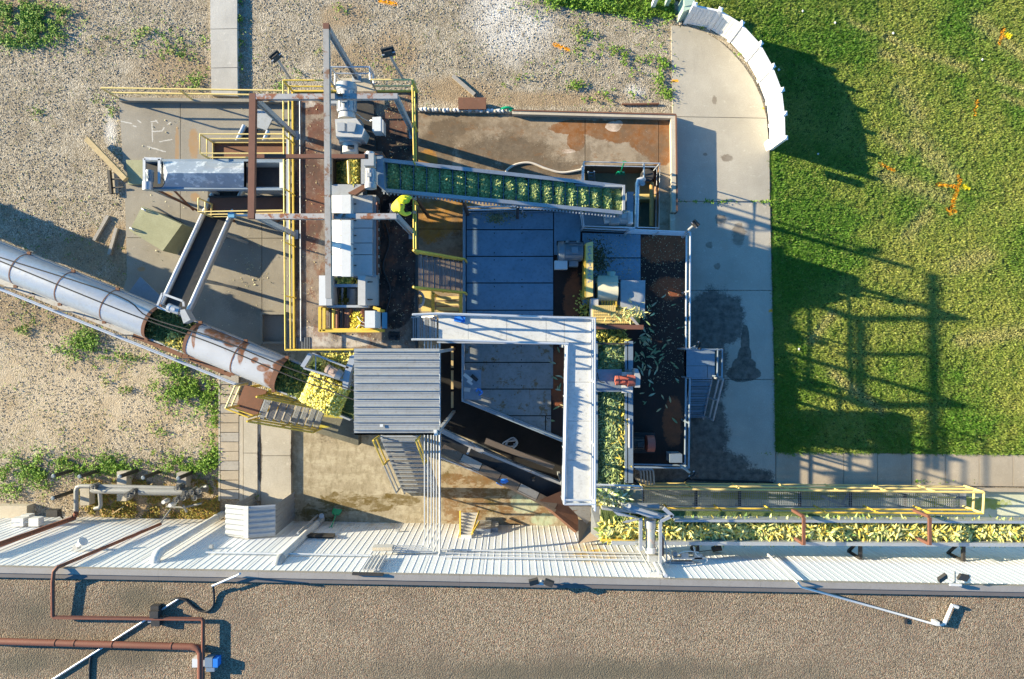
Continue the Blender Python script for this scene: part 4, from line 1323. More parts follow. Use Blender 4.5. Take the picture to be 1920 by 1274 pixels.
mb = MB(); mb.tube(smoothpath([P(940, 205, .45), P(950, 202, .5), P(962, 205, .45), P(955, 208, .45)]), .05, 7); mb.build('green_rope', M['green'], label='short green rope draped on the rubble edge', cat='rope')

# ================================================================== COVERED TUBE CONVEYOR
ZT = 3.0          # trough rim height
TC = T('covered_conveyor', 'long conveyor under half round white grey covers with rust brown joint bands', 'conveyor', P(270, 597, 0))
t0, t1 = P(-120, 440.5, ZT), P(665, 758, ZT)
td = (t1 - t0).normalized(); ts = V((td.y, -td.x, 0))
def TP(u, off=0.0, dz=0.0):
    """point on the conveyor axis that sits at photo column u (rim height)"""
    x = P(u, 0, ZT).x
    p = t0 + td * ((x - t0.x) / td.x)
    return p + ts * off + V((0, 0, dz))
RAD = .57
m_cover = paint('tube_cover_white', (.43, .455, .49), .42, .3, (.26, .12, .06), .67, .28)
def rusted_cover():
    n = NT('tube_cover_rusted')
    c = n.mix(n.rng(n.noise(1.7, 6), .35, .75, 0, .3), (.47, .48, .50), (.30, .30, .31))
    for lst, am in (([(412, 626, 26, 15), (432, 640, 18, 12), (392, 622, 16, 9), (452, 655, 7, 30)], .45), ([(506, 712, 14, 22), (524, 690, 14, 20), (496, 690, 14, 8), (478, 676, 7, 6), (525, 705, 12, 30)], .45), ([(364, 628, 4, 30)], .5)):
        m = n.blobs(lst, 3.5, am, 2.6, .22)
        c = n.mix(n.math('MULTIPLY', m, n.rng(n.noise(6, 5), .3, .55, .55, 1)), c, (.235, .095, .04))
    c = n.mix(n.rng(n.noise(7, 6, rough=.7), .62, .7, 0, .7), c, (.25, .12, .06))
    return n.fin(c, .55, .1)


m_cover_r = rusted_cover()
def cover(ua, ub, mat):
    a, b = TP(ua), TP(ub)
    mb = MB(); n = 16; rows = 6
    for r_ in range(rows + 1):
        p = a.lerp(b, r_ / rows)
        for k in range(n + 1):
            th = math.pi * k / n
            mb.v.append(p + ts * (RAD * math.cos(th)) + V((0, 0, RAD * math.sin(th) + random.uniform(-.004, .004))))
    for r_ in range(rows):
        for k in range(n):
            i = r_ * (n + 1) + k; mb.f.append((i, i + 1, i + n + 2, i + n + 1))
    return mb.build('cover', mat, TC)
def band(u, w=.05, mat=None, o=.012):
    a = TP(u)
    mb = MB(); n = 18
    for s in (-1, 1):
        for k in range(n + 1):
            th = math.pi * k / n
            mb.v.append(a + td * (w * s) + ts * ((RAD + o) * math.cos(th)) + V((0, 0, (RAD + o) * math.sin(th))))
    for k in range(n): mb.f.append((k, k + 1, n + 2 + k, n + 1 + k))
    for s in (-1, 1):
        p = a + ts * ((RAD + .05) * s) + V((0, 0, .03)); mb.box(p, (.12, .10, .06))
    mb.build('joint_band', mat or M['rustsheet'], TC)
us = [-950 + 85.5 * i for i in range(10)] + [-130, -42, 43, 126, 209, 288]
for i in range(len(us) - 1):
    cover(us[i] + .4, us[i + 1] - .4, m_cover)
    band(us[i], .02, o=.008)
band(288, .06)
for a, b in ((364, 449), (449, 527)):
    cover(a + .4, b - .4, m_cover_r)
band(364, .06); band(449, .022, o=.008); band(526, .09)
# trough below
for s in (-1, 1):
    mb = MB(); mb.beam(TP(-950, s * (RAD + .0), -.17), TP(668, s * (RAD + .0), -.17), .06, .34); mb.build('side_plate', M['galvdull'], TC, smooth=False)
mb = MB(); a, b = TP(-950, 0, -.30), TP(668, 0, -.30); w = ts * (RAD - .02); mb.quad(a + w, a - w, b - w, b + w); mb.build('belt', M['darkhusk'], TC, smooth=False)
for u in (-800, -600, -400, -200, -60, 40, 140, 240, 330, 430, 520, 610):
    for s in (1,):
        p = TP(u, s * (RAD - .05), -.3); mb = MB(); mb.beam(p, V((p.x, p.y, -.05)), .10, .10); mb.build('leg', M['dark'], TC, smooth=False)
def on_trough(n, ua, ub, hfun, wmax=.5):
    out = []
    for i in range(n):
        u = random.uniform(ua, ub); o = random.uniform(-wmax, wmax)
        out.append(tuple(TP(u, o, -.26 + hfun(u, o) * random.uniform(.7, 1.05))))
    return out
shreds('green_husks', on_trough(2600, 286, 366, lambda u, o: .28 + .1 * math.cos(o * 2)), .10, .05, (.055, .085, .02), (.13, .17, .045), TC, c3=(.20, .20, .06))
shreds('corn_kernels', on_trough(900, 322, 366, lambda u, o: .42 if o > .02 else .2, .5), .09, .06, (.56, .46, .08), (.78, .68, .22), TC)
shreds('green_husks', on_trough(2600, 524, 600, lambda u, o: .30 + .1 * math.cos(o * 2)), .10, .05, (.07, .115, .02), (.16, .21, .05), TC, c3=(.26, .26, .06))
hp = lambda u, o: .56 * math.exp(-((u - 612) / 36) ** 6 - ((o - .0) / .66) ** 6) + .24 + .004 * (u - 590) + .02 * math.sin(u * .31) * math.cos(o * 7 + u * .1)
shreds('corn_pile', on_trough(4200, 574, 650, hp, .54), .06, .05, (.68, .58, .10), (.86, .80, .30), TC, c3=(.60, .50, .07), tv=OCT_V, tf=OCT_F)
mb = MB()
R_, C_ = 12, 8
for a_ in range(R_):
    for b_ in range(C_):
        u = 576 + 72 * a_ / (R_ - 1); o = -.54 + 1.08 * b_ / (C_ - 1)
        mb.v.append(TP(u, o, -.30 + hp(u, o) * .8))
for a_ in range(R_ - 1):
    for b_ in range(C_ - 1):
        k = a_ * C_ + b_; mb.f.append((k, k + 1, k + C_ + 1, k + C_))
mb.build('corn_heap', M['cornmass'], TC, kind='stuff')
# spilled kernels beside the trough on the ground
pts = []
for i in range(2200):
    u = random.uniform(505, 660); v = 712 + (u - 505) * .48 + random.gauss(8, 6)
    pts.append(tuple(P(u, v, .01 + 1.0)))
pts2 = [tuple(P(random.uniform(283, 356), 0, 0)) for _ in range(1)]
pts = []
for i in range(900):
    u = random.uniform(278, 360); v = 640 + (u - 278) * .36 + random.gauss(0, 4); pts.append(tuple(P(u, v, -.03)))
shreds('spilled_corn', pts, .08, .06, (.50, .42, .22), (.66, .58, .36), None, label='pale spilled corn scraps along the ground below the open part of the covered conveyor', cat='corn scraps')

# catwalk alongside, silver handrail
ZC = 2.2
CW = T('catwalk', 'narrow dark catwalk running below the covered conveyor covers', 'catwalk', P(200, 640, 0))
def CP(u, v): return P(u, v, ZC)
segs_ = [(-120, 492, -120, 522), (30, 551, 30, 582)]
def cwl(u): return 545 + (u - 0) * .405 - 12     # upper edge
for i in range(6):
    ua, ub = -120 + i * 92, -120 + (i + 1) * 92 - .8
    mb = MB(); mb.prism([CP(ua, cwl(ua)), CP(ub, cwl(ub)), CP(ub + 12, cwl(ub) - 27), CP(ua + 12, cwl(ua) - 27)], .06)
    mb.build('deck_plate', M['greybeam'] if ub < 320 else M['rustsheet'], CW, smooth=False)
for u in (-60, 60, 180, 300, 420):
    p = CP(u + 3, cwl(u) - 8); mb = MB(); mb.beam(p, V((p.x, p.y, -.05)), .1, .1); mb.build('leg', M['dark'], CW, smooth=False)
zc1 = ZC + 1.07
railing('catwalk_railing', 'double silver handrail along the lower side of the covered conveyor catwalk', [Pt(-130, 491, zc1, ZC), Pt(440, 721, zc1, ZC)], M['rail'], heights=(1.07, .86), r=.03, post_every=2.3)
for k, (pts_, lab) in enumerate((([(-60, 462, 4.3), (0, 483, 4.3), (219, 554, 4.15), (281, 596, 4.0), (400, 633, 4.1), (540, 690, 4.2), (664, 733, 4.4)], 'upper of the two black cables strung over the covered conveyor'),
                                ([(-60, 466, 4.2), (0, 490, 4.2), (193, 569, 4.05), (276, 601, 3.9), (400, 645, 3.95), (540, 704, 4.0), (664, 750, 4.3)], 'lower of the two black cables strung over the covered conveyor'))):
    mb = MB(); mb.tube(smoothpath([P(*q) for q in pts_], 5), .022, 6); mb.build('cable', M['rubber'], label=lab, cat='cable', group='cables over the covered conveyor')

# landing and yellow stair at the end of the catwalk
EL = T('end_landing', 'rust red landing plate at the foot of the catwalk with yellow trim', 'landing', P(472, 752, 0))
mb = MB(); mb.prism([P(459, 722, ZC + .02), P(500, 733, ZC + .02), P(482, 781, ZC + .02), P(441, 766, ZC + .02)], .08); mb.build('floor_plate', M['rustsheet'], EL, smooth=False)
for (u, v) in ((460, 728), (494, 738), (480, 776), (446, 764)):
    p = P(u, v, ZC - .05); mb = MB(); mb.beam(p, V((p.x, p.y, 0)), .09, .09); mb.build('leg', M['yellow'], EL, smooth=False)
railing('landing_railing', 'white railing across the west end of the rust red landing', [Pt(441, 724, zc1, ZC), Pt(423, 766, zc1, ZC)], M['paleyellow'], heights=(1.07, .6), r=.036)
railing('landing_railing', 'yellow railing along the south side of the rust red landing', [Pt(424, 767, zc1, ZC), Pt(466, 783, zc1, ZC)], M['yellow'], heights=(1.07, .6), r=.03)
def stair(name, label, top_l, top_r, dvec, n, run, rise, tread_mat, str_mat, bars=0, group=None, drop=.04):
    """treads from the top edge (top_l..top_r) marching along dvec and down"""
    top_l, top_r = Vector(top_l), Vector(top_r)
    dvec = Vector(dvec).normalized()
    root = T(name, label, 'stair', V((top_l.x, top_l.y, top_l.z - n * rise)), group)
    for i in range(n):
        a = top_l + dvec * (run * i) - V((0, 0, rise * (i + .0)))
        b = top_r + dvec * (run * i) - V((0, 0, rise * (i + .0)))
        if bars:
            mb = MB()
            for k in range(bars):
                s = dvec * (run * .92 * (k + .5) / bars)
                mb.beam(a + s, b + s, run * .92 / bars * .5, .05)
            s = dvec * (run * .03); mb.beam(a + s, b + s, .05, .055)
            mb.beam(a + dvec * run * .45 - V((0, 0, .012)), a.lerp(b, .99) + dvec * run * .45 - V((0, 0, .012)), run * .8, .01) if bars < 0 else None
            mb.build('tread', tread_mat, root, smooth=False)
        else:
            mb = MB(); mb.prism([a, b, b + dvec * run * .92, a + dvec * run * .92], drop); mb.build('tread', tread_mat, root, smooth=False)
    for p in (top_l, top_r):
        mb = MB(); mb.beam(p - V((0, 0, .1)), p + dvec * run * n - V((0, 0, rise * n + .02)), .05, .25); mb.build('stringer', str_mat, root, smooth=False)
    return root
def stair_rail(name, label, a, b, mat, heights=(1.0, .5), r=.032, n=3, group=None):
    a, b = Vector(a), Vector(b)
    return railing(name, label, [a, b], mat, heights=heights, r=r, posts=[a.lerp(b, i / (n - 1)) for i in range(n)], group=group)
ya, yb = P(501, 740, ZC), P(484, 784, ZC)
yd = P(592, 770, 1.0) - P(501, 740, 1.0); yd.z = 0
stair('yellow_stair', 'short yellow stair with open grating treads going down east from the rust red landing', ya, yb, yd, 8, .235, .19, M['galvdull'], M['yellow'], bars=5)
e1, e2 = ya + yd.normalized() * 1.9 - V((0, 0, 1.52)), yb + yd.normalized() * 1.9 - V((0, 0, 1.52))
stair_rail('stair_railing', 'yellow upper handrail of the short stair beside the corn pile', ya, e1, M['yellow'], r=.036)
stair_rail('stair_railing', 'yellow lower handrail of the short stair above the bare strips', yb, e2, M['yellow'], r=.036)
mb = MB(); mb.prism([P(586, 762, .55), P(672, 790, .55), P(672, 836, .55), P(575, 806, .55)], .5)  # dark low slab; ragged yellow patches are mixed into its colour
mb.build('dark_slab', concrete('dark_slab', (.10, .095, .075), (.2, .19, .14), [((.5, .43, .06), [(600, 800, 26, 4), (640, 780, 40, 6)], .6, 4, .6)], z=.55), label='dark low slab with yellow patches between short stair and corrugated roof', cat='slab', smooth=False)
mb = MB(); mb.prism([P(520, 735, .5), P(545, 733, .5), P(672, 782, .5), P(672, 788, .5), P(590, 764, .5)], .5)
mb.build('concrete_curb', m_tan, label='sloping pale concrete curb under the corn pile sprinkled with kernels', cat='curb', smooth=False)
pts = []
for i in range(2000):
    t = random.random(); pts.append(tuple(P(505 + t * 160 + random.gauss(0, 6), 722 + t * 58 + random.gauss(6, 7), .52)))
shreds('spilled_corn', pts, .05, .04, (.52, .42, .06), (.70, .58, .12), None, label='yellow crumbs sprinkled on the pale curb beside the short yellow stair', cat='corn scraps')

# discharge chute with pink gearmotor above the corn pile
DC = T('discharge_chute', 'grey framed discharge chute with a pinkish gearmotor dropping corn into the trough', 'chute', P(615, 690, 2.0))
zc = 3.9
for (a, b, w, h, mt) in (((570, 688), (585, 664), .14, .4, 'galv'), ((570, 690), (650, 715), .07, .12, 'galv'), ((586, 663), (654, 690), .06, .1, 'galv'), ((592, 666), (592, 694), .03, .03, 'rail')):
    mb = MB(); mb.beam(P(*a, zc), P(*b, zc), w, h); mb.build('frame_bar', M[mt], DC, smooth=False)
mb = MB(); mb.prism([P(*q, 3.95) for q in ((642, 729), (651, 731), (657, 700), (664, 680), (664, 665), (656, 668), (648, 690), (643, 706))], .35); mb.build('curved_guard', M['galv'], DC, smooth=False)
gearmotor(DC, P(632, 701, 4.0), P(612, 690, 4.0) - P(632, 701, 4.0), .40, .14, paint('pinkish_motor', (.48, .36, .30), .55, 0, (.2, .15, .12), .7, .3))
mb = MB(); mb.cyl(P(632, 701, 4.0), P(641, 706, 4.0), .2, .15); mb.build('gearcase', M['galvdull'], DC)
for (u, v) in ((572, 689), (650, 716), (588, 664)):
    p = P(u, v, 3.8); mb = MB(); mb.beam(p, V((p.x, p.y, 2.6)), .07, .07); mb.build('leg', M['galvdull'], DC, smooth=False)
mb = MB(); mb.quad(P(588, 666, 3.6), P(662, 664, 3.6), P(655, 715, 3.2), P(576, 690, 3.2)); mb.build('chute_floor', M['darkhusk'], DC, smooth=False)
pts = [];
for i in range(1500):
    u = random.uniform(606, 662); v = random.uniform(664, 700); pts.append(tuple(P(u, v, 3.5 + .25 * random.random() * math.exp(-((v - 672) / 20) ** 2))))
shreds('corn_waste', pts, .10, .07, (.58, .48, .08), (.80, .72, .24), DC, c3=(.3, .32, .06))
pts = [tuple(P(random.uniform(588, 620), random.uniform(668, 696), 3.35 + .1 * random.random())) for _ in range(700)]
shreds('green_waste', pts, .09, .05, (.06, .10, .02), (.15, .2, .05), DC)

# ================================================================== CORRUGATED ROOF, CONDUITS, STAIR
RF = T('corrugated_roof', 'square grey corrugated metal roof over the stair head', 'canopy', P(744, 735, 0))
m_cor = paint('corrugated_grey', (.36, .375, .38), .5, .3, (.24, .17, .12), .70, .5, streak=(.5, 3, 1))
u0, u1, v0, v1 = 664, 824, 654, 816
nr = 11
pitch = (v1 - v0) / nr
for i in range(nr):
    va = v0 + i * pitch
    mb = MB(); prof = [(0, 0), (.20, .0), (.26, .05), (.38, .05), (.44, 0), (.62, .0), (.66, .018), (.72, .018), (.76, 0), (1.0, 0)]
    z_ = ZR - .004 * i
    for (f_, h_) in prof:
        mb.v += [P(u0 - .25 * (i % 2), va + f_ * pitch, z_) + V((0, 0, h_)), P(u1 + .3 * (i % 3), va + f_ * pitch, z_) + V((0, 0, h_))]
    for k in range(len(prof) - 1): mb.f.append((2 * k, 2 * k + 2, 2 * k + 3, 2 * k + 1))
    mb.build('roof_sheet', m_cor, RF, smooth=False)
for (u, v) in ((668, 660), (820, 660), (668, 811), (820, 811)):
    p = P(u, v, ZR - .05); mb = MB(); mb.beam(p, V((p.x, p.y, 0)), .1, .1); mb.build('post', M['galvdull'], RF, smooth=False)
for (a, b) in (((665, 657), (823, 657)), ((665, 735), (823, 735)), ((665, 813), (823, 813))):
    mb = MB(); mb.beam(P(*a, ZR - .1), P(*b, ZR - .1), .08, .12); mb.build('purlin', M['galvdull'], RF, smooth=False)
mb = MB(); mb.cyl(P(815, 812, ZR + .06), P(820, 811, ZR + .07), .1, .08); mb.pbox(712, 796, 718, 801, ZR + .02, .01); mb.build('roof_patch', M['white'], RF)

zcd = 3.8
cg = 'conduits between canopy and factory wall'
labs = ['westmost thin silver conduit of the bundle from the canopy to the wall', 'second silver conduit from the west in the canopy bundle', 'third silver conduit from the west in the canopy bundle',
        'fourth silver conduit from the west in the canopy bundle', 'fifth silver conduit from the west in the canopy bundle', 'thick eastmost silver conduit of the bundle passing the canopy edge']
for i, u in enumerate((796, 802.5, 808.5, 813.5, 818.5, 824.5)):
    vs0 = (640, 640, 640, 648, 646, 643)[i]
    wy = Wuv(u, 1036 - i * 0 + 0, .1)
    vend = [1024, 1027, 1030, 1033, 1036, 1042][i]
    pts_ = [P(u, vs0, zcd), P(u, vend - 6, zcd), P(u - 2, vend - 1, zcd), P(u - 8, vend, zcd), P(735 if i < 5 else 716, vend - .5, zcd)]
    mb = MB(); mb.tube(pts_, .019 if i < 5 else .036, 8)
    mb.build('conduit', M['galv'], label=labs[i], cat='conduit', group=cg)
WJ = T('wall_junction_box', 'tan topped white junction box on the wall where the conduits end', 'electrical box', Wuv(716, 1040, .2))
mb = MB(); mb.prism([P(698, 1027, 4.1), P(735, 1027, 4.1), P(735, 1034, 4.1), P(698, 1034, 4.1)], .35); mb.build('cabinet', M['offwhite'], WJ, smooth=False)
mb = MB(); mb.prism([P(698, 1027, 4.12), P(735, 1027, 4.12), P(735, 1033, 4.12), P(698, 1033, 4.12)], .015); mb.build('lid', m_tan, WJ, smooth=False)
for i in range(5):
    a = Wuv(698 + i * 6.5, 1043, .12); b = Wuv(671 + i * 8.2, 1076, .12)
    mb = MB(); mb.tube([a, V((a.x, a.y, 5.6)), ], .04, 8); mb.build('riser_pipe', M['rail'], WJ)
mb = MB(); mb.prism([P(660, 1075, 5.9), P(718, 1077, 5.9), P(718, 1081, 5.9), P(660, 1079, 5.9)], .12); mb.build('roof_bracket', M['dark'], WJ, smooth=False)

zs = 3.4
stair('grating_stair', 'steep grey grating stair climbing from the yard to the canopy', P(714, 818, zs), P(786, 818, zs), (0.10, -1, 0), 13, .205, .26, M['galvdull'], M['galvdull'], bars=4)
ta, tb = P(711, 818, zs), P(788, 818, zs)
ea, eb = ta + V((.2, -2.3, -2.95)), tb + V((.2, -2.3, -2.95))
stair_rail('stair_railing', 'yellow topped handrail on the west side of the grating stair', ta, ta.lerp(ea, .45), M['yellow'], n=2)
stair_rail('stair_railing', 'yellow topped handrail on the east side of the grating stair', tb, tb.lerp(eb, .45), M['yellow'], n=2)
stair_rail('stair_railing', 'grey lower handrail on the west side of the grating stair', ta.lerp(ea, .46), ea + V((.02, -.1, -.1)), M['galvdull'], n=2)
stair_rail('stair_railing', 'grey lower handrail on the east side of the grating stair', tb.lerp(eb, .46), eb + V((.02, -.1, -.1)), M['galvdull'], n=2)

# ================================================================== GREY WALKWAY
WK = T('walkway', 'pale grey L-shaped steel walkway passing over the dark pit', 'walkway', P(1085, 720, 0))
m_tr = paint('walkway_plate', (.60, .60, .58), .5, .1, (.36, .30, .24), .64, .4)
zw = ZW
us = [822, 878, 950, 1024, 1058]
for i in range(4):
    va, vb = 592 + i * 1.2, 641 + i * .8
    mb = MB(); mb.prism([P(us[i] + .3, va, zw), P(us[i + 1] - .3, va + 1, zw), P(us[i + 1] - .3, vb + .8, zw), P(us[i] + .3, vb, zw)], .08); mb.build('deck_plate', m_tr, WK, smooth=False)
vv = [597, 643, 717, 790, 863, 943]
for i in range(5):
    mb = MB(); mb.prism([P(1058.3 if i == 0 else 1061, vv[i] + .3, zw), P(1109, vv[i] + .3, zw), P(1109, vv[i + 1] - .3, zw), P(1058.3 if i == 0 else 1061, vv[i + 1] - .3, zw)], .08); mb.build('deck_plate', m_tr, WK, smooth=False)
for (a, b) in (((820, 591), (1111, 596)), ((820, 642), (1060, 645)), ((1060, 645), (1060, 943)), ((1110, 597), (1110, 943)), ((1060, 943), (1110, 943))):
    mb = MB(); mb.beam(P(*a, zw - .05), P(*b, zw - .05), .05, .26); mb.build('side_channel', M['galv'], WK, smooth=False)
for (u, v) in ((830, 596), (830, 638), (1064, 650), (1064, 935), (1106, 760), (1106, 935), (980, 640)):
    p = P(u, v, zw - .15); mb = MB(); mb.beam(p, V((p.x, p.y, 0)), .1, .1); mb.build('leg', M['galvdull'], WK, smooth=False)
zk = zw + 1.07
railing('walkway_railing', 'silver railing along the outer north and east sides of the L-shaped walkway', [Pt(774, 590, zk, zw), Pt(820, 588, zk, zw), Pt(1116, 597, zk, zw), Pt(1116, 958, zk, zw)], M['rail'], r=.034, toe=M['galv'], post_every=1.7)
railing('walkway_railing', 'silver railing along the inner side of the L-shaped walkway', [Pt(773, 637, zk, zw), Pt(820, 637, zk, zw), Pt(1066, 645, zk, zw)], M['rail'], r=.034, toe=M['galv'], post_every=1.7)
railing('walkway_railing', 'blue grey railing down the long inner leg of the L-shaped walkway', [Pt(1064, 648, zk, zw), Pt(1058, 946, zk, zw)], M['rail'], r=.034, toe=M['galv'], post_every=1.9)
railing('walkway_railing', 'short railing across the south end of the L-shaped walkway', [Pt(1058, 946, zk, zw), Pt(1116, 946, zk, zw)], M['rail'], r=.034, post_every=2)
mb = MB(); mb.beam(P(852, 597, zw + .03), P(872, 600, zw + .03), .2, .05); mb.beam(P(858, 594, zw + .05), P(866, 603, zw + .05), .14, .06)
mb.build('blue_rag', M['bluehose'], label='crumpled blue rag lying on the grey walkway near the stair', cat='rag', smooth=False)
# stair from platform up to the walkway
stair('walkway_stair', 'short grey stair of four treads climbing onto the walkway from the platform', P(818, 594, zw - .05), P(818, 636, zw - .05), (-1, 0, 0), 4, .22, .19, M['galvdull'], M['galv'], bars=3)
# stair from platform down to the plated deck
SA = stair('deck_stair', 'grating stair with yellow rails going down east to the blue plates', P(783, 478, ZP - .03), P(783, 541, ZP - .03), (1, 0, 0), 9, .158, .255, M['galvdull'], M['dark'], bars=4)
sa, sb = P(783, 477, ZP), P(783, 543, ZP)
stair_rail('stair_railing', 'yellow northern handrail of the deck stair', sa, sa + V((1.5, -.02, -2.2)), M['yellow'], r=.04)
stair_rail('stair_railing', 'yellow southern handrail of the deck stair', sb, sb + V((1.5, -.02, -2.2)), M['yellow'], r=.04)
HRL = T('hose_coil', 'pale hose coiled and hung by the yellow frame below the deck stair', 'hose', P(784, 562, 2.6))
for k in range(4):
    c0 = P(784 + k * .8, 562, 2.75 + k * .05); mb = MB(); rr = .26 - .03 * k
    mb.tube([c0 + V((rr * .8 * math.cos(a * .3927), rr * 1.1 * math.sin(a * .3927), 0)) for a in range(17)], .028, 7); mb.build('hose_loop', M['rail'], HRL)
YF = T('yellow_steps', 'yellow framed grating steps in the gap between platform and blue plates', 'steps', P(830, 565, .3))
for i, v in enumerate((556, 566, 576, 585)):
    mb = MB(); mb.prism([P(818, v, 1.5 - i * .15), P(860, v, 1.5 - i * .15), P(860, v + 7, 1.5 - i * .15), P(818, v + 7, 1.5 - i * .15)], .05); mb.build('tread', M['paleyellow'], YF, smooth=False)
for u in (812, 864):
    mb = MB(); mb.beam(P(u, 550, 2.4), P(u, 585, 1.9), .10, .14); mb.build('side_frame', M['yellow'], YF, smooth=False)
    mb = MB(); mb.beam(P(u, 552, 1.7), V((P(u, 552, 1.7).x, P(u, 552, 1.7).y, .3)), .1, .1); mb.build('leg', M['yellow'], YF, smooth=False)
mb = MB(); mb.prism([P(786, 546, 1.9), P(812, 546, 1.9), P(812, 584, 1.9), P(790, 584, 1.9)], .08); mb.build('grating', M['paleyellow'], YF, smooth=False)

# ================================================================== PLATED DECK
DK = T('plated_deck', 'dark stained steel deck with big blue grey cover plates between platform and pavement', 'deck', P(1160, 560, 0))
outer = [(872, 395), (1090, 393), (1092, 434), (1288, 438), (1286, 876), (1112, 880), (1060, 826), (872, 752)]
mb = MB(); mb.prism([P(u, v, ZD) for u, v in outer], 1.28); mb.build('deck_floor', m_deck, DK, smooth=False)
plates = [[(875, 398), (1037, 398), (1037, 430), (875, 430)], [(875, 432), (1037, 432), (1037, 480), (875, 480)], [(875, 482), (1037, 482), (1037, 530), (875, 530)],
          [(875, 532), (1037, 532), (1037, 581), (875, 581)], [(875, 583), (1037, 583), (1037, 643), (875, 643)], [(872, 645), (1037, 645), (1037, 679), (872, 679)],
          [(872, 681), (1037, 681), (1037, 729), (872, 729)], [(873, 731), (1033, 731), (1033, 779), (937, 779), (873, 753)], [(943, 781), (1022, 781), (1022, 812)], [(1024, 781), (1033, 781), (1033, 816), (1024, 813)],
          [(1039, 398), (1088, 398), (1088, 478), (1039, 478)], [(1092, 437), (1201, 440), (1201, 483), (1092, 483)], [(1092, 485), (1201, 485), (1201, 572), (1092, 572)]]
m_pl2 = paint('stained_cover_plate', (.28, .29, .285), .45, .35, (.20, .14, .075), .56, .5)
for i, pl in enumerate(plates):
    mb = MB(); mb.prism([P(u, v, ZD + .045 + .004 * (i % 3)) for u, v in pl], .04)
    o = mb.build('cover_plate', m_pl2 if i in (5, 6, 7, 8, 9) else M['sky_tinted_plate'], DK, smooth=False)
    if len(pl) == 4 and i not in (10,):
        mb = MB(); uu = [p[0] for p in pl]; vv_ = [p[1] for p in pl]
        for f_ in (.32, .64):
            for g_ in (.12, .88):
                mb.box(P(lerp(min(uu), max(uu), f_), lerp(min(vv_), max(vv_), g_), ZD + .056), (.03, .05, .012))
        mb.build('bolts', M['dark'], o, smooth=False)
zd = ZD + 1.05
railing('deck_railing', 'blue grey railing along the west edge of the blue plates beside the yellow slab', [Pt(869, 392, zd, ZD), Pt(869, 588, zd, ZD)], M['bluegrey'], r=.03, toe=M['bluegrey'])
railing('deck_railing', 'blue grey railing bent diagonally along the dark pit below the lower plates', [Pt(867, 640, zd, ZD), Pt(867, 752, zd, ZD), Pt(1058, 829, zd, ZD)], M['bluegrey'], r=.034, toe=M['galv'])
railing('deck_railing', 'silver railing on the north edge of the blue plates under the cleated conveyor', [Pt(870, 389, zd, ZD), Pt(1090, 386, zd, ZD)], M['rail'], r=.03, post_every=1.8, toe=M['bluegrey'])
railing('deck_railing', 'silver L-shaped railing stepping round the white gearmotor', [Pt(1091, 388, zd, ZD), Pt(1095, 424, zd, ZD), Pt(1190, 428, zd, ZD)], M['rail'], r=.034, toe=M['bluegrey'])
railing('deck_railing', 'silver railing over the brown north east corner of the deck', [Pt(1180, 431, zd, ZD), Pt(1293, 436, zd, ZD)], M['rail'], r=.036, post_every=1.3, heights=(1.05, .7, .4))
railing('deck_railing', 'long silver railing down the east edge of the dark deck', [Pt(1294, 437, zd, ZD), Pt(1293, 655, zd, ZD)], M['rail'], r=.034, post_every=1.9)
railing('deck_railing', 'blue grey railing on the south east edge of the dark deck beside the small stair', [Pt(1293, 710, zd, ZD), Pt(1291, 878, zd, ZD)], M['bluegrey'], r=.034, post_every=1.8)
railing('deck_railing', 'blue grey railing across the south end of the dark deck', [Pt(1290, 878, zd, ZD), Pt(1184, 876, zd, ZD)], M['bluegrey'], r=.034, post_every=1.8)
mb = MB()
for i in range(700):
    pass
cr = [];
for i in range(1500):
    u, v = random.gauss(1135, 40), random.gauss(500, 45)
    if 1094 < u < 1200 and 440 < v < 570: cr.append(tuple(P(u, v, ZD + .06)))
for i in range(700):
    u, v = random.uniform(1202, 1284), random.uniform(442, 720)
    cr.append(tuple(P(u, v, ZD + .012)))
shreds('corn_crumbs', cr, .035, .025, (.22, .18, .10), (.5, .43, .28), DK)
cr = [tuple(P(random.gauss(930, 9), random.gauss(410, 5), ZD + .06)) for _ in range(260)]
cr += [tuple(P(random.gauss(945, 22), random.gauss(404, 4), ZD + .06)) for _ in range(160)]
shreds('corn_crumbs', cr, .06, .035, (.16, .17, .08), (.34, .32, .16), DK)
cr = [tuple(P(random.gauss(1118, 12), random.gauss(485, 16), ZD + .06)) for _ in range(900)]
shreds('corn_crumbs', cr, .06, .04, (.06, .055, .025), (.17, .15, .06), DK)
cr = [tuple(P(random.gauss(1098, 9), random.uniform(545, 612), ZD + .03 + .05 * random.random())) for _ in range(300)]
shreds('corn_crumbs', cr, .08, .055, (.52, .40, .05), (.74, .60, .14), DK)
# loose husks on the deck: each one its own thing
hm_ = bpy.data.meshes.new('corn_husk')
hv = HUSK_V * np.array([.24, .065, .08]); hm_.from_pydata([tuple(p) for p in hv], [], [tuple(f) for f in HUSK_F]); hm_.update()
def huskcol(nm, c):
    n = NT(nm); cc = n.mix(n.rng(n.noise(14, 3), .3, .7), c, tuple(x * .7 for x in c)); return n.fin(cc, .65, 0, .3)
hmats = [huskcol('husk_pale', (.46, .50, .33)), huskcol('husk_green', (.22, .32, .16)), huskcol('husk_straw', (.54, .46, .24))]
hms = []
for mt in hmats:
    q = hm_.copy(); q.name = 'corn_husk'; q.materials.append(mt); hms.append(q)
spots = []
for i in range(60):
    u, v = random.gauss(1212, 15), random.gauss(655, 28)
    spots.append((u, v))
for i in range(32): spots.append((random.uniform(1196, 1278), random.uniform(555, 800)))
for i in range(14): spots.append((random.uniform(1040, 1056), random.uniform(660, 790)))
spots += [(1100, 900), (1230, 900)]
spots = [(u, v) for u, v in spots if (1190 < u < 1282 and 540 < v < 870) or u < 1057]
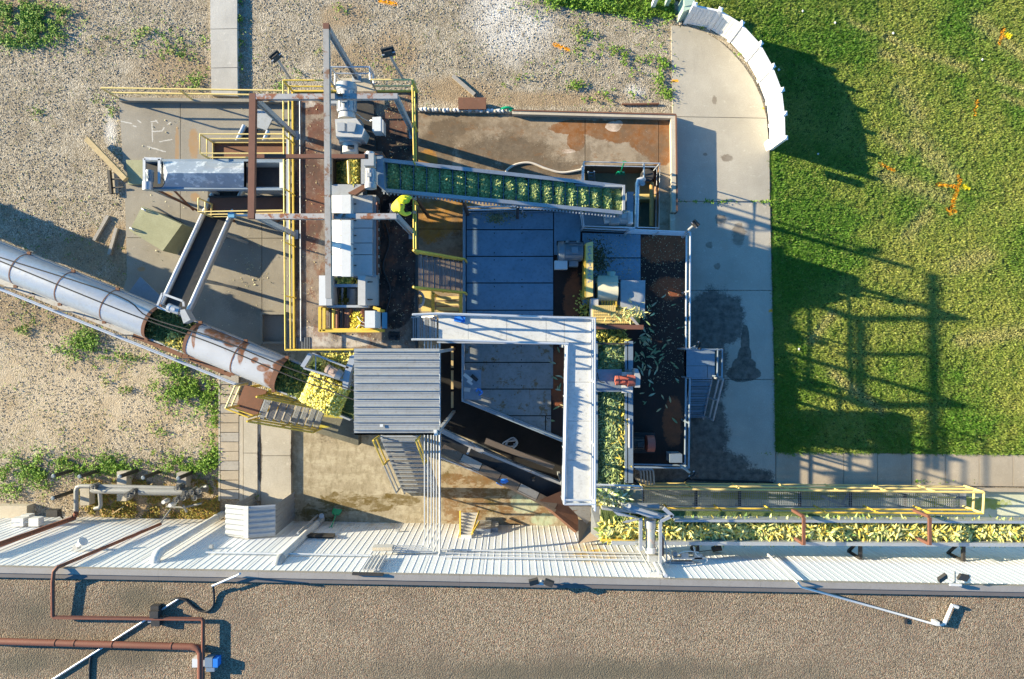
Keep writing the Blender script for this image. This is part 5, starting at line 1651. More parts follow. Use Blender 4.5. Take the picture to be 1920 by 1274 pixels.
for i, (u, v) in enumerate(spots):
    o = bpy.data.objects.new('corn_husk', hms[0 if i % 4 == 0 else (1 if i % 4 < 3 else 2)])
    COL.objects.link(o); o.location = P(u, v, ZD + .03 + (.06 * random.random() if i < 85 else 0)); o.rotation_euler = (random.uniform(-.3, .3), random.uniform(-.15, .15), random.uniform(0, 6.28))
    s = random.uniform(.6, 1.3); o.scale = (s, s, s)
    tone = ('pale' if i % 4 == 0 else ('green' if i % 4 < 3 else 'straw coloured'))
    where = 'in the heap beside the husk conveyor' if i < 60 and u > 1100 else ('in the dark strip under the walkway edge' if u < 1100 else 'alone on the dark brown deck')
    tagit(o, tone + ' corn husk leaf lying ' + where, 'corn husk', tone + ' husks ' + where)

# ================================================================== DRIVE MACHINERY ON THE DECK
DM = T('drive_motor', 'blue grey finned motor with a pale terminal box on the cover plates', 'motor', P(1068, 478, ZD))
zc = 1.85
a = P(1092, 472, zc); b = P(1046, 472, zc)
gearmotor(DM, a, b - a, (b - a).length, .33, M['motor'])
mb = MB(); mb.pbox(1040, 489, 1064, 505, 1.95, .3); mb.build('terminal_cover', M['white'], DM, smooth=False)
mb = MB(); mb.pbox(1067, 489, 1084, 500, 1.9, .3); mb.build('terminal_cover', M['motor'], DM, smooth=False)
mb = MB(); mb.pbox(1044, 452, 1094, 460, 1.5, .14); mb.pbox(1044, 482, 1094, 490, 1.5, .14); mb.build('mounting_feet', M['dark'], DM, smooth=False)
for u in (1064, 1084):
    mb = MB(); mb.cyl(P(u, 456, 2.05), P(u, 451, 2.05), .09, .05, 8); mb.build('lifting_eye', M['motor'], DM)
BG = T('belt_guard', 'long narrow yellow belt guard with dark worn lettering marks beside the motor', 'belt guard', P(1105, 505, ZD))
mb = MB(); mb.prism([P(1099, 456, 2.3), P(1112, 453, 2.3), P(1112, 556, 2.3), P(1099, 558, 2.3)], .9); mb.build('guard_body', M['paleyellow'], BG, smooth=False)
mb = MB(); mb.prism([P(1097, 458, 2.25), P(1099, 456, 2.25), P(1099, 558, 2.25), P(1096, 556, 2.25)], .85); mb.build('guard_side', M['yellow'], BG, smooth=False)
mb = MB()
for i in range(11):
    v = 463 + i * 6.4
    mb.beam(P(1103, v, 2.304), P(1109 - 2 * (i % 2), v + random.uniform(-1, 1), 2.304), .05, .004)
    mb.beam(P(1103 + 3 * (i % 2), v, 2.305), P(1103 + 3 * (i % 2), v + 4, 2.305), .04, .004)
mb.build('worn_marks', M['greybeam'], BG, smooth=False)
HG = T('drum_housing', 'cream painted drum housing between belt guard and grey panel', 'machine', P(1140, 540, ZD))
mb = MB()
n = 8
c0 = P(1140, 547, 1.9)
for k in range(n + 1):
    th = math.pi * .95 * k / n
    for u in (1121, 1159):
        x = P(u, 547, 2.2).x
        mb.v.append(V((x, c0.y - .38 * math.cos(th), 1.85 + .42 * math.sin(th))))
for k in range(n): mb.f.append((2 * k, 2 * k + 1, 2 * k + 3, 2 * k + 2))
mb.f.append(tuple(2 * k for k in reversed(range(n + 1)))); mb.f.append(tuple(2 * k + 1 for k in range(n + 1)))
mb.build('drum_cover', paint('cream_paint', (.66, .60, .42), .5, 0, (.3, .26, .18), .7, .25), HG)
mb = MB(); a, b, c, d = P(1121, 517, 1.75), P(1158, 517, 1.75), P(1160, 531, 2.1), P(1120, 531, 2.1)
mb.add([a, b, c, d], [(0, 1, 2, 3)]); mb.add([p - V((0, 0, .45)) for p in (a, b, c, d)], [(3, 2, 1, 0)]); mb.quad(a - V((0, 0, .45)), b - V((0, 0, .45)), b, a)
mb.build('inlet_hood', M['greenpale'], HG, smooth=False)
mb = MB(); mb.cyl(P(1146, 510, 1.7), P(1146, 522, 1.7), .16, .12); mb.build('feed_ball', M['greenpale'], HG)
mb = MB(); mb.pbox(1118, 531, 1162, 562, 1.75, .42); mb.build('base', M['dark'], HG, smooth=False)
for i in range(6):
    mb = MB(); u = 1129 + i * 5.2; mb.beam(P(u, 563, 2.0), P(u, 576, 1.95), .06, .08); mb.build('finger', M['yellow'], HG, smooth=False)
FP = T('grey_panel', 'flat grey inclined panel littered with husks right of the drum housing', 'panel', P(1187, 557, ZD))  # plain grey panel, not a tray; loose husks lie on it
mb = MB(); a, b, c, d = P(1164, 526, 2.0), P(1210, 526, 2.0), P(1209, 595, 2.15), P(1164, 575, 2.1)
mb.add([a, b, c, d] + [p - V((0, 0, .06)) for p in (a, b, c, d)], [(3, 2, 1, 0), (4, 5, 6, 7), (0, 1, 5, 4), (1, 2, 6, 5), (2, 3, 7, 6), (3, 0, 4, 7)])
mb.build('panel_sheet', M['galvdull'], FP, smooth=False)
for p in (a, b, c, d):
    mb = MB(); mb.beam(p - V((0, 0, .06)), V((p.x, p.y, ZD)), .07, .07); mb.build('leg', M['dark'], FP, smooth=False)
pts = [tuple(P(random.gauss(1190, 12), random.gauss(584, 9), 2.2 + .06 * random.random())) for _ in range(60)]
shreds('husk_scraps', pts, .18, .04, (.42, .42, .20), (.66, .60, .32), FP)
SG = T('slatted_feeder', 'yellow slatted feeder bed at the head of the husk conveyor', 'feeder', P(1150, 590, ZD))
for i in range(22):
    u = 1112 + i * 3.7
    mb = MB(); mb.beam(P(u, 573 if i < 12 else 585, 2.25), P(u, 608, 2.25), .045, .06); mb.build('slat', M['paleyellow'], SG, smooth=False)
for i in range(5):
    v = 584 + i * 5.5
    mb = MB(); mb.beam(P(1111, v, 2.3), P(1194, v, 2.3), .022, .02); mb.build('cross_rod', M['paleyellow'], SG, smooth=False)
mb = MB(); mb.pbox(1108, 560, 1122, 600, 2.2, .5); mb.build('side_plate', M['offwhite'], SG, smooth=False)
mb = MB(); mb.pbox(1115, 572, 1200, 606, 1.9, .05); mb.build('pan', paint('yellow_stained_pan', (.50, .40, .08), .7), SG, smooth=False)
mb = MB(); mb.beam(P(1106, 613, 2.6), P(1206, 614, 2.6), .16, .14); mb.build('cross_beam', M['rustbeam'], SG, smooth=False)
mb = MB(); mb.beam(P(1183, 595, 2.5), P(1197, 611, 2.5), .08, .06); mb.build('brace', M['greybeam'], SG, smooth=False)
for u in (1110, 1203):
    p = P(u, 613, 2.5); mb = MB(); mb.beam(p, V((p.x, p.y, ZD)), .1, .1); mb.build('leg', M['rustbeam'], SG, smooth=False)
pts = [tuple(P(random.gauss(1178, 14), random.gauss(590, 7), 2.36 + .06 * random.random())) for _ in range(90)]
shreds('husk_scraps', pts, .16, .04, (.50, .46, .16), (.72, .64, .28), SG, c3=(.3, .4, .16))

# white gearmotor on blue plate by the boot
WG = T('small_gearmotor', 'white gearmotor on a blue plate beside the conveyor boot', 'gearmotor', P(1150, 408, 1.2))
mb = MB(); mb.pbox(1093, 394, 1186, 422, 1.45, .12); mb.build('mount_plate', M['bluegrey'], WG, smooth=False)
a = P(1160, 408, 1.85)
gearmotor(WG, a, (1, 0, 0), .40, .22, M['offwhite'])
mb = MB(); mb.box(P(1152, 408, 1.8), (.34, .5, .45)); mb.build('gearcase', M['offwhite'], WG, smooth=False)
mb = MB(); mb.cyl(P(1146, 405, 1.85), P(1132, 403, 1.85), .14, .1); mb.cyl(P(1146, 412, 1.8), P(1133, 413, 1.8), .13, .13); mb.build('output_shaft', M['white'], WG)
mb = MB(); mb.pbox(1178, 397, 1187, 420, 2.0, .4); mb.build('fan_guard', M['white'], WG, smooth=False)
for (u, v) in ((1096, 397), (1096, 420), (1183, 397), (1183, 420)):
    p = P(u, v, 1.34); mb = MB(); mb.beam(p, V((p.x, p.y, .3)), .1, .1); mb.build('leg', M['galvdull'], WG, smooth=False)

# pit railing, pipes and scoop
zp = .3 + 1.05
railing('pit_railing', 'thin silver railing round the north and east of the pump pit', [Pt(1093, 352, zp, .3), Pt(1095, 304, zp, .3), Pt(1237, 307, zp, .3), Pt(1235, 428, zp, .3), Pt(1196, 427, zp, .3)], M['rail'], r=.026, post_every=2.0)
PP = T('pit_pipe', 'silver elbowed pipe coming out of the pump pit', 'pipe', P(1196, 400, -.5))
mb = MB(); mb.tube([P(1193, 427, .9), P(1195, 345, .9), P(1197, 338, .9), P(1203, 336, .9), P(1207, 337, .7), P(1207, 337, -.6)], .085, 12); mb.build('elbow_pipe', M['rail'], PP)
mb = MB(); mb.cyl(P(1201, 344, .8), P(1205, 344, 1.05), .10, .10); mb.build('valve', M['galvdull'], PP)
mb = MB(); mb.tube([P(1207, 336, .9), P(1207, 306, 1.3)], .035, 8); mb.build('vent_pipe', M['rail'], PP)
PU = T('pit_pump', 'dark rusty pump with yellow pipe in the corner of the pump pit', 'pump', P(1222, 335, -.9))
mb = MB(); mb.cyl(P(1214, 330, .1), P(1214, 330, .55), .28, .22); mb.build('motor', M['dark'], PU)
mb = MB(); mb.tube([P(1222, 342, .2), P(1222, 424, .0)], .09, 10); mb.build('discharge_pipe', paint('ochre_pipe', (.42, .25, .08), .7), PU)
mb = MB(); mb.cyl(P(1214, 330, .1), P(1214, 330, -.88), .2, .25); mb.build('stand', M['dark'], PU)
mb = MB(); mb.pbox(1176, 360, 1188, 396, .1, .95); mb.build('blue_tank', M['bluegrey'], label='small blue grey tank standing in the pump pit behind the boot', cat='tank', smooth=False)
mb = MB(); mb.pbox(1190, 364, 1232, 374, -.2, .66); mb.build('pit_weir', M['paleyellow'], label='yellow stained weir box across the pump pit', cat='weir', smooth=False)
r = T('pit_ladder', 'blue grey ladder down the west wall of the pump pit', 'ladder', P(1106, 330, -.9))
for u in (1103, 1114):
    mb = MB(); mb.beam(P(u, 322, .4), P(u + 1, 346, -.85), .05, .05); mb.build('rail', M['bluegrey'], r, smooth=False)
for i in range(4):
    mb = MB(); mb.beam(P(1103, 324 + i * 6, .3 - i * .3), P(1115, 324 + i * 6, .3 - i * .3), .03, .03); mb.build('rung', M['bluegrey'], r, smooth=False)
def shovel(label, blade, gripend, z0, z1, rt=0.0, g='green plastic scoops'):
    b, h = P(*blade, z0), P(*gripend, z1)
    d = (h - b).normalized(); sd_ = d.cross(V((0, 0, 1))).normalized(); upv = sd_.cross(d)
    root = T('scoop', label, 'shovel', b, g)
    mb = MB()
    bl, bw = .34, .17
    q = []
    for (f_, w_, h_) in ((0, 1.0, 0), (.5, 1.05, .0), (.9, .85, .02), (1.0, .3, .05)):
        q += [b + d * bl * f_ + sd_ * bw * w_ + upv * (h_ + .05), b + d * bl * f_ + sd_ * bw * w_ * .8 + upv * h_, b + d * bl * f_ - sd_ * bw * w_ * .8 + upv * h_, b + d * bl * f_ - sd_ * bw * w_ + upv * (h_ + .05)]
    fs = []
    for i in range(3):
        for k in range(3): fs.append((i * 4 + k, i * 4 + k + 1, i * 4 + k + 5, i * 4 + k + 4))
    mb.add(q, fs); mb.add([p - upv * .012 for p in q], [tuple(reversed(f)) for f in fs]); mb.build('blade', M['green'], root)
    mb = MB(); mb.tube([b + d * bl, h - d * .09], .022, 7); mb.build('shaft', M['green'], root)
    mb = MB(); mb.tube([h - d * .09, h - d * .06 + sd_ * .06, h + sd_ * .06, h - sd_ * .06, h - d * .06 - sd_ * .06, h - d * .09], .015, 6); mb.build('handle', M['green'], root)
    return root
shovel('green plastic shovel leaning at the foot of the white wall', (634, 955), (620, 991), .06, .85)
shovel('green plastic shovel hung on the pump pit railing', (1162, 328), (1171, 303), .3, 1.35)
mb = MB(); mb.tube(smoothpath([P(946, 330, .36), P(952, 318, .34), P(970, 308, .34), P(995, 306, .34), P(1025, 317, .34), P(1055, 324, .34), P(1092, 318, .36)], 8), .045, 8)
mb.build('washdown_hose', M['hose'], label='pale washdown hose curving across the stained slab', cat='hose')

# ================================================================== HUSK CONVEYOR (north-south) and WEST DECK THINGS
HCV = T('husk_conveyor', 'blue grey conveyor trough heaped with green corn husks beside the walkway', 'conveyor', P(1150, 760, ZD))
zq = 2.4
for (u0, u1, mt) in ((1117, 1121, 'bluegrey'), (1172, 1176, 'bluegrey'), (1178, 1187, 'bluegrey')):
    mb = MB(); mb.pbox(u0, 622 if u0 > 1180 else 640, u1, 906, zq, .5); mb.build('side_plate', M[mt], HCV, smooth=False)
mb = MB(); mb.pbox(1121, 618, 1172, 908, zq - .40, .04); mb.build('belt', M['darkhusk'], HCV, smooth=False)
mb = MB(); mb.pbox(1178, 785, 1181, 840, zq + .03, .06); mb.build('wear_strip', M['white'], HCV, smooth=False)
for (v) in (650, 745, 830, 900):
    for u in (1119, 1182):
        p = P(u, v, zq - .45); mb = MB(); mb.beam(p, V((p.x, p.y, .0)), .1, .1); mb.build('leg', M['dark'], HCV, smooth=False)
mb = MB(); mb.beam(P(1120, 645, zq + .05), P(1180, 645, zq + .05), .06, .06); mb.build('cross_bar', M['dark'], HCV, smooth=False)
pts = []
for i in range(6500):
    u, v = random.uniform(1122, 1172), random.uniform(646, 908)
    pts.append(tuple(P(u, v, zq - .34 + .30 * random.random() * math.sin(math.pi * (u - 1120) / 54) ** .5)))
shreds('corn_husks', pts, .17, .036, (.13, .23, .085), (.34, .42, .22), HCV, c3=(.30, .36, .12), pitchr=(-.3, .5))
pts = [tuple(P(random.gauss(1163, 7), random.uniform(760, 900), zq - .1 + .08 * random.random())) for _ in range(70)]
shreds('yellow_husks', pts, .17, .05, (.46, .36, .05), (.60, .50, .12), HCV)
pts = [tuple(P(random.uniform(1121, 1172), random.uniform(616, 646), zq - .25 + .1 * random.random())) for _ in range(260)]
shreds('yellow_husks', pts, .22, .07, (.30, .27, .04), (.55, .5, .12), HCV, c3=(.08, .1, .02))
DP = T('conveyor_drive', 'blue grey drive plate with a red oxide gearmotor across the husk conveyor', 'conveyor drive', P(1155, 714, ZD))
mb = MB(); mb.pbox(1119, 693, 1166, 735, 2.9, .06); mb.build('drive_plate', M['bluegrey'], DP, smooth=False)
mb = MB(); mb.pbox(1166, 698, 1186, 737, 2.93, .06); mb.build('motor_plate', M['white'], DP, smooth=False)
a = P(1176, 714, 3.2)
gearmotor(DP, a, (-1, 0, 0), .42, .15, M['redmotor'])
mb = MB(); mb.cyl(P(1176, 714, 3.2), P(1190, 714, 3.2), .21, .19); mb.build('gearcase', M['redmotor'], DP)
mb = MB(); mb.prism([P(1190, 693, 3.3), P(1196, 692, 3.3), P(1201, 706, 3.3), P(1200, 727, 3.3), P(1191, 727, 3.3)], .5); mb.build('chain_guard', M['machine'], DP, smooth=False)
for v in (696, 732):
    for u in (1120, 1182):
        p = P(u, v, 2.84); mb = MB(); mb.beam(p, V((p.x, p.y, 2.3)), .08, .08); mb.build('leg', M['bluegrey'], DP, smooth=False)
mb = MB(); mb.tube(smoothpath([P(1120, 700, 2.95), P(1124, 715, 3.0), P(1134, 718, 2.95)]), .014, 6); mb.build('cable', M['rubber'], DP)
# dark pump set deep on the deck
PS = T('dark_pump_set', 'dark motor and reddish drum in the shaded south corner of the deck', 'pump', P(1205, 830, ZD))
gearmotor(PS, P(1206, 832, 1.75), (-1, 0, 0), .5, .24, M['dark'])
mb = MB(); mb.cyl(P(1212, 832, 1.75), P(1226, 832, 1.75), .30, .30, 20); mb.build('drum', M['redmotor'], PS)
mb = MB(); mb.pbox(1184, 812, 1228, 850, 1.5, .18); mb.build('base_frame', M['dark'], PS, smooth=False)
mb = MB(); mb.pbox(1256, 852, 1279, 868, 2.0, .6); mb.build('cable_box', M['bluegrey'], label='small pale blue grey box at the south end of the deck rail', cat='electrical box', smooth=False)
HB = T('hose_bundle', 'bundle of five curved blue grey pipes below the south deck railing', 'pipes', P(1212, 892, 0))
for i in range(5):
    u = 1201 + i * 6
    mb = MB(); mb.tube(smoothpath([P(u - 10, 879, 1.9), P(u - 3, 881, 1.9), P(u, 886, 1.8), P(u + 1, 908, 1.4)], 4), .035, 7); mb.build('pipe', M['bluegrey'], HB)
# table with tools on the plates
TB = T('work_table', 'small grey table strewn with tools in the corner of the lower plates', 'table', P(886, 722, ZD))
mb = MB(); mb.pbox(870, 694, 902, 750, 2.0, .05); mb.build('top', M['bluegrey'], TB, smooth=False)
for (u, v) in ((872, 696), (900, 696), (872, 748), (900, 748)):
    p = P(u, v, 1.95); mb = MB(); mb.beam(p, V((p.x, p.y, ZD + .05)), .05, .05); mb.build('leg', M['galvdull'], TB, smooth=False)
for (a, b, w, mt, lab) in (((870, 702), (885, 714), .12, 'white', 'white tool box strip lying on the small grey table'), ((884, 704), (895, 714), .12, 'dark', 'black tool lying on the small grey table'),
                           ((876, 714), (886, 721), .08, 'white', 'short white rod lying on the small grey table'), ((870, 730), (882, 732), .14, 'offwhite', 'off-white packet on the edge of the small grey table')):
    mb = MB(); mb.beam(P(*a, 2.05), P(*b, 2.05), w, .08); mb.build('tool', M[mt], label=lab, cat='tool', smooth=False)
mb = MB(); mb.tube(smoothpath([P(893, 734, 2.05), P(897, 730, 2.1), P(904, 736, 2.1), P(898, 741, 2.05)]), .04, 6); mb.build('nylon_rope', M['bluehose'], label='blue cord dangling over the corner of the small grey table', cat='cord')
for i, (v0, v1) in enumerate(((650, 690), (695, 730), (735, 765))):
    mb = MB(); mb.beam(P(848, v0, .4), P(848, v1, .4), .09, .06); mb.build('timber', M['wood'], label=['upper', 'middle', 'lower'][i] + ' of three yellow timbers at the bottom of the dark gap beside the canopy', cat='timber', group='timbers in the dark gap', smooth=False)

# small stair on the east side
ES = T('east_landing', 'blue grey landing plate outside the dark deck above the pavement', 'landing', P(1312, 680, 0))
mb = MB(); mb.pbox(1283, 657, 1340, 686, ZD, .06); mb.pbox(1283, 687, 1326, 708, ZD, .06); mb.pbox(1327, 687, 1340, 708, ZD - .02, .06); mb.build('floor_plate', M['bluegrey'], ES, smooth=False)
for (u, v) in ((1337, 660), (1337, 704)):
    p = P(u, v, ZD - .05); mb = MB(); mb.beam(p, V((p.x, p.y, 0)), .08, .08); mb.build('leg', M['galvdull'], ES, smooth=False)
railing('landing_railing', 'blue railing round two sides of the east landing plate', [Pt(1285, 655, zd, ZD), Pt(1354, 656, zd, ZD), Pt(1353, 708, zd, ZD)], M['bluegrey'], r=.034, post_every=2)
stair('east_stair', 'blue grey stair of six grating treads going down south to the pavement', P(1296, 709, ZD - .02), P(1335, 709, ZD - .02), (0, -1, 0), 6, .27, .2, M['bluegrey'], M['galvdull'], bars=4)
a, b = P(1340, 709, ZD), P(1340, 709, ZD) + V((0, -1.6, -1.2))
stair_rail('stair_railing', 'grey outer handrail of the east stair over the pavement', a, b, M['galvdull'], r=.036)
floodlight('small floodlight on the north end of the blue plates railing', P(1088, 388, ZD + 1.0), P(1091, 367, 3.0), (.1, .5, -.3), 'small floodlights round the deck', hs=.2)
floodlight('small floodlight leaning out over the north east deck corner', P(1284, 437, ZD + 1.0), P(1303, 421, 3.0), (.6, .6, -.5), 'small floodlights round the deck', hs=.2)
floodlight('small floodlight above the east landing plate', P(1294, 654, ZD + 1.0), P(1310, 648, 2.8), (.8, -.2, -.4), 'small floodlights round the deck', hs=.2)
floodlight('small floodlight leaning out over the south east deck corner', P(1276, 874, ZD + 1.0), P(1298, 890, 2.9), (.6, -.6, -.4), 'small floodlights round the deck', hs=.2)
mb = MB(); mb.tube(smoothpath([P(1285, 905, .02), P(1290, 898, .02), P(1310, 900, .02), P(1400, 903, .02), P(1450, 905, .02)]), .03, 6); mb.build('ground_cable', M['rubber'], label='black cable lying along the foot of the dark pavement', cat='cable')

# ================================================================== PIT TROUGH (diagonal) south of the plates
m_skirt = paint('brown_worn_plate', (.17, .125, .09), .7, .1, (.28, .26, .24), .6, .4)
TR = T('diagonal_trough', 'dark diagonal conveyor trough running from the canopy to the rusty chute at the wall', 'conveyor', P(960, 880, 0))
def slope(a, b, ha, hb): return P(*a, ha), P(*b, hb)
q0, q1 = P(826, 806, 2.2), P(1066, 912, 1.6)
n0, n1 = P(826, 846, 2.2), P(1040, 955, 1.6)
mb = MB(); mb.quad(q0 - V((0, 0, .3)), n0 - V((0, 0, .3)), n1 - V((0, 0, .3)), q1 - V((0, 0, .3))); mb.build('belt', paint('worn_black_belt', (.03, .034, .04), .45, 0, (.2, .14, .09), .66, .4), TR, smooth=False)
mb = MB(); mb.beam(q0, P(905, 846, 2.05), .16, .3); mb.build('side_plate', M['greybeam'], TR, smooth=False)
mb = MB(); mb.beam(P(905, 846, 2.05), q1, .09, .35); mb.build('side_plate', M['greybeam'], TR, smooth=False)
mb = MB(); mb.prism([P(912, 822, 2.3), P(1040, 873, 2.0), P(1036, 881, 2.0), P(908, 832, 2.3)], .1); mb.build('side_skirt', m_skirt, TR, smooth=False)
mb = MB(); mb.beam(n0 + V((0, 0, .0)), n1, .10, .4); mb.build('side_plate', m_skirt, TR, smooth=False)
for k in range(6):
    t0_, t1_ = k / 6, (k + .96) / 6; mb = MB(); dq = V((.14, .26, 0)); a_, b_ = n0.lerp(n1, t0_), n0.lerp(n1, t1_)
    mb.prism([a_ + V((0, 0, .21)), b_ + V((0, 0, .21)), b_ + dq + V((0, 0, .12)), a_ + dq + V((0, 0, .12))], .04); mb.build('edge_plank', M['greywood'] if k % 3 == 1 else m_skirt, TR, smooth=False)
mb = MB(); mb.tube([P(826, 858, 2.0), P(930, 900, 1.8), P(1010, 940, 1.6), P(1055, 955, 1.5)], .035, 8); mb.build('conduit', M['rail'], TR)
mb = MB(); mb.beam(P(886, 829, 2.15), P(876, 852, 2.15), .08, .08); mb.build('cross_bar', M['greybeam'], TR, smooth=False)
for (a) in ((840, 815), (930, 880), (1000, 900), (1020, 940), (860, 858)):
    p = P(*a, 1.7); mb = MB(); mb.beam(p, V((p.x, p.y, 0)), .1, .1); mb.build('leg', M['dark'], TR, smooth=False)
mb = MB(); mb.prism([P(845, 752, 1.1), P(1060, 842, 1.1), P(1064, 900, 1.1), P(912, 822, 1.1), P(830, 792, 1.1)], .05)
mb = MB(); mb.tube(smoothpath([P(958 + random.uniform(5, 17) * math.cos(a * 1.1), 832 + random.uniform(4, 12) * math.sin(a * 1.1), .1 + a * .01) for a in range(22)], 4), .026, 6)
mb.build('pit_hose', M['rail'], label='pale hose coiled in the dark gap below the diagonal railing', cat='hose')
CH = T('rusty_chute', 'rusty steel chute with folded plates dropping from the walkway end onto the wall foot', 'chute', P(1085, 985, 0))
mb = MB(); mb.quad(P(1012, 938, 1.9), P(1066, 915, 1.9), P(1090, 990, 1.2), P(1082, 998, 1.2)); mb.quad(P(1012, 938, 1.9), P(1082, 998, 1.2), P(1078, 1000, .9), P(1008, 940, 1.4)); mb.build('side_plate', M['rustsheet'], CH, smooth=False)
mb = MB(); mb.quad(P(1066, 950, 2.4), P(1107, 950, 2.4), P(1107, 975, 2.1), P(1100, 984, 2.0)); mb.build('upper_plate', M['greybeam'], CH, smooth=False)
mb = MB(); mb.quad(P(1084, 974, 2.2), P(1109, 978, 1.8), P(1085, 1020, 2.5)); mb.quad(P(1109, 978, 1.8), P(1123, 1013, 2.5), P(1085, 1020, 2.5)); mb.build('folded_plate', paint('tan_stained_sheet', (.34, .26, .19), .7, .1, (.2, .11, .06), .6, .4), CH, smooth=False)
mb = MB(); mb.quad(P(1108, 950, 3.0), P(1124, 950, 3.0), P(1124, 1012, 2.6), P(1108, 1000, 2.6)); mb.build('end_plate', M['galvdull'], CH, smooth=False)
p = P(1100, 985, 1.8); mb = MB(); mb.beam(p, V((p.x, p.y, 0)), .12, .12); mb.build('leg', M['rustsheet'], CH, smooth=False)
mb = MB(); mb.tube([P(943 + 13 * math.cos(a * .9) * (1 - a * .022), 903 + 7 * math.sin(a * .9) * (1 - a * .02), 1.95 + a * .004) for a in range(40)], .034, 6)
mb.build('blue_rope', M['bluehose'], label='coil of bright blue rope hung on the trough conduit', cat='rope')

# step unit at the wall
SL = T('wall_steps', 'small white step unit with yellow side rails standing against the ribbed wall', 'steps', P(885, 985, 0))
for i in range(7):
    v = 962 + i * 6.0; z_ = .35 + i * .21
    mb = MB(); mb.prism([P(864 - i * .1, v, z_), P(897 - i * 2.1, v, z_), P(895 - i * 2.1, v + 5.2, z_), P(864 - i * .1, v + 5.2, z_)], .05); mb.build('step', M['offwhite'], SL, smooth=False)
mb = MB(); mb.beam(P(863, 960, .4), P(863, 1006, 1.8), .05, .1); mb.build('side_rail', M['yellow'], SL, smooth=False)
mb = MB(); mb.beam(P(898, 960, .4), P(884, 1004, 1.8), .05, .1); mb.build('side_rail', M['yellow'], SL, smooth=False)
mb = MB(); mb.beam(P(899, 978, 1.0), P(886, 1000, 1.8), .05, .05); mb.build('side_rail', M['yellow'], SL, smooth=False)
mb = MB(); mb.prism([P(864, 1004, 1.85), P(884, 1004, 1.85), P(884, 1012, 1.85), P(864, 1012, 1.85)], .1); mb.build('top_step', M['white'], SL, smooth=False)
mb = MB(); mb.pbox(885, 992, 920, 1012, 1.2, 1.2); mb.build('landing_box', M['galv'], SL, smooth=False)
mb = MB(); mb.pbox(921, 990, 934, 1012, .9, .9); mb.build('landing_box', M['machine'], SL, smooth=False)

# ================================================================== LONG CORN BELT ALONG THE WALL
ZB = 3.8
CBV = T('corn_belt', 'long belt trough full of husked corn ears running beside the factory wall', 'conveyor', P(1500, 990, 0))
ub = 1990
def bv(u): return (u - 1125) * .0045
for (v, w, mt, h_) in ((972.5, .08, 'galv', .5), (1014.5, .12, 'galv', .5)):
    ua = 1262 if v < 1000 else 1145
    mb = MB(); mb.beam(P(ua, v + bv(ua), ZB - .2), P(ub, v + bv(ub), ZB - .2), w, h_); mb.build('side_plate', M[mt], CBV, smooth=False)
mb = MB(); mb.beam(P(1125, 1010, ZB - .25), P(1200, 1013, ZB - .25), .07, .4); mb.build('side_plate', M['yellow'], CBV, smooth=False)
mb = MB(); mb.beam(P(1128, 952, ZB - .3), P(1262, 968, ZB - .3), .07, .3); mb.build('side_plate', M['galvdull'], CBV, smooth=False)
mb = MB(); mb.quad(P(1126, 955, ZB - .42), P(1126, 1012, ZB - .42), P(ub, 1014 + bv(ub), ZB - .42), P(ub, 969 + bv(ub), ZB - .42)); mb.build('belt', M['darkhusk'], CBV, smooth=False)
def cornbed(N, tv, tf, name, L, W, c1, c2, c3, dens, zz):
    pts = []
    while len(pts) < N:
        u = random.uniform(1128, ub - 20); s = random.random()
        if not dens(u, s): continue
        v = 976 + s * 34 + bv(u)
        hz = math.sin(math.pi * min(1, max(0, s))) ** .6
        pts.append(tuple(P(u, v, ZB - .38 + .26 * hz * random.uniform(.6, 1.1) + zz)))
    return shreds(name, pts, L, W, c1, c2, CBV, c3=c3, tv=tv, tf=tf, pitchr=(-.35, .45))
def pale(u): return vnoise(np.array([u / 46.0]), np.array([3.3]), 5)[0]
cornbed(3600, HUSK_V, HUSK_F, 'green_husks', .24, .07, (.13, .23, .06), (.32, .42, .14), (.55, .52, .16), lambda u, s: random.random() < .35 + .65 * (1 - pale(u)), 0)
cornbed(2300, COB_V, COB_F, 'corn_ears', .20, .062, (.50, .46, .13), (.68, .62, .26), (.58, .44, .08), lambda u, s: random.random() < (.12 + .88 * pale(u)) * (1.0 if s > .2 else .35), .04)
cornbed(1900, HUSK_V, HUSK_F, 'pale_husks', .24, .06, (.42, .47, .15), (.60, .60, .28), (.56, .44, .08), lambda u, s: random.random() < .2 + .8 * pale(u), .06)
for i, u in enumerate((1506, 1742)):
    mb = MB(); mb.beam(P(u + 1, 971, ZB + .55), P(u + 1, 1022, ZB + .55), .09, .09)
    for v in (969, 1020):
        p = P(u + (0 if v < 1000 else 0), v, ZB + .52); mb.beam(p, V((p.x - .0, p.y, ZB - .3)), .09, .09)
    mb.build('hoop', M['rustbeam'], CBV, smooth=False)
for u in (1305, 1610, 1803):
    a = P(u + 3, 1017 + bv(u), ZB - .4); w_ = W(a.x, ZB - .4, .02)
    mb = MB(); mb.beam(a + V((0, .5, 0)), w_, .1, .1); lo = W(a.x, ZB - 1.2, .03)
    mb.beam(a + V((0, .1, -.05)), lo, .08, .08); mb.beam(w_, lo, .09, .09); mb.build('wall_bracket', M['dark'], CBV, smooth=False)

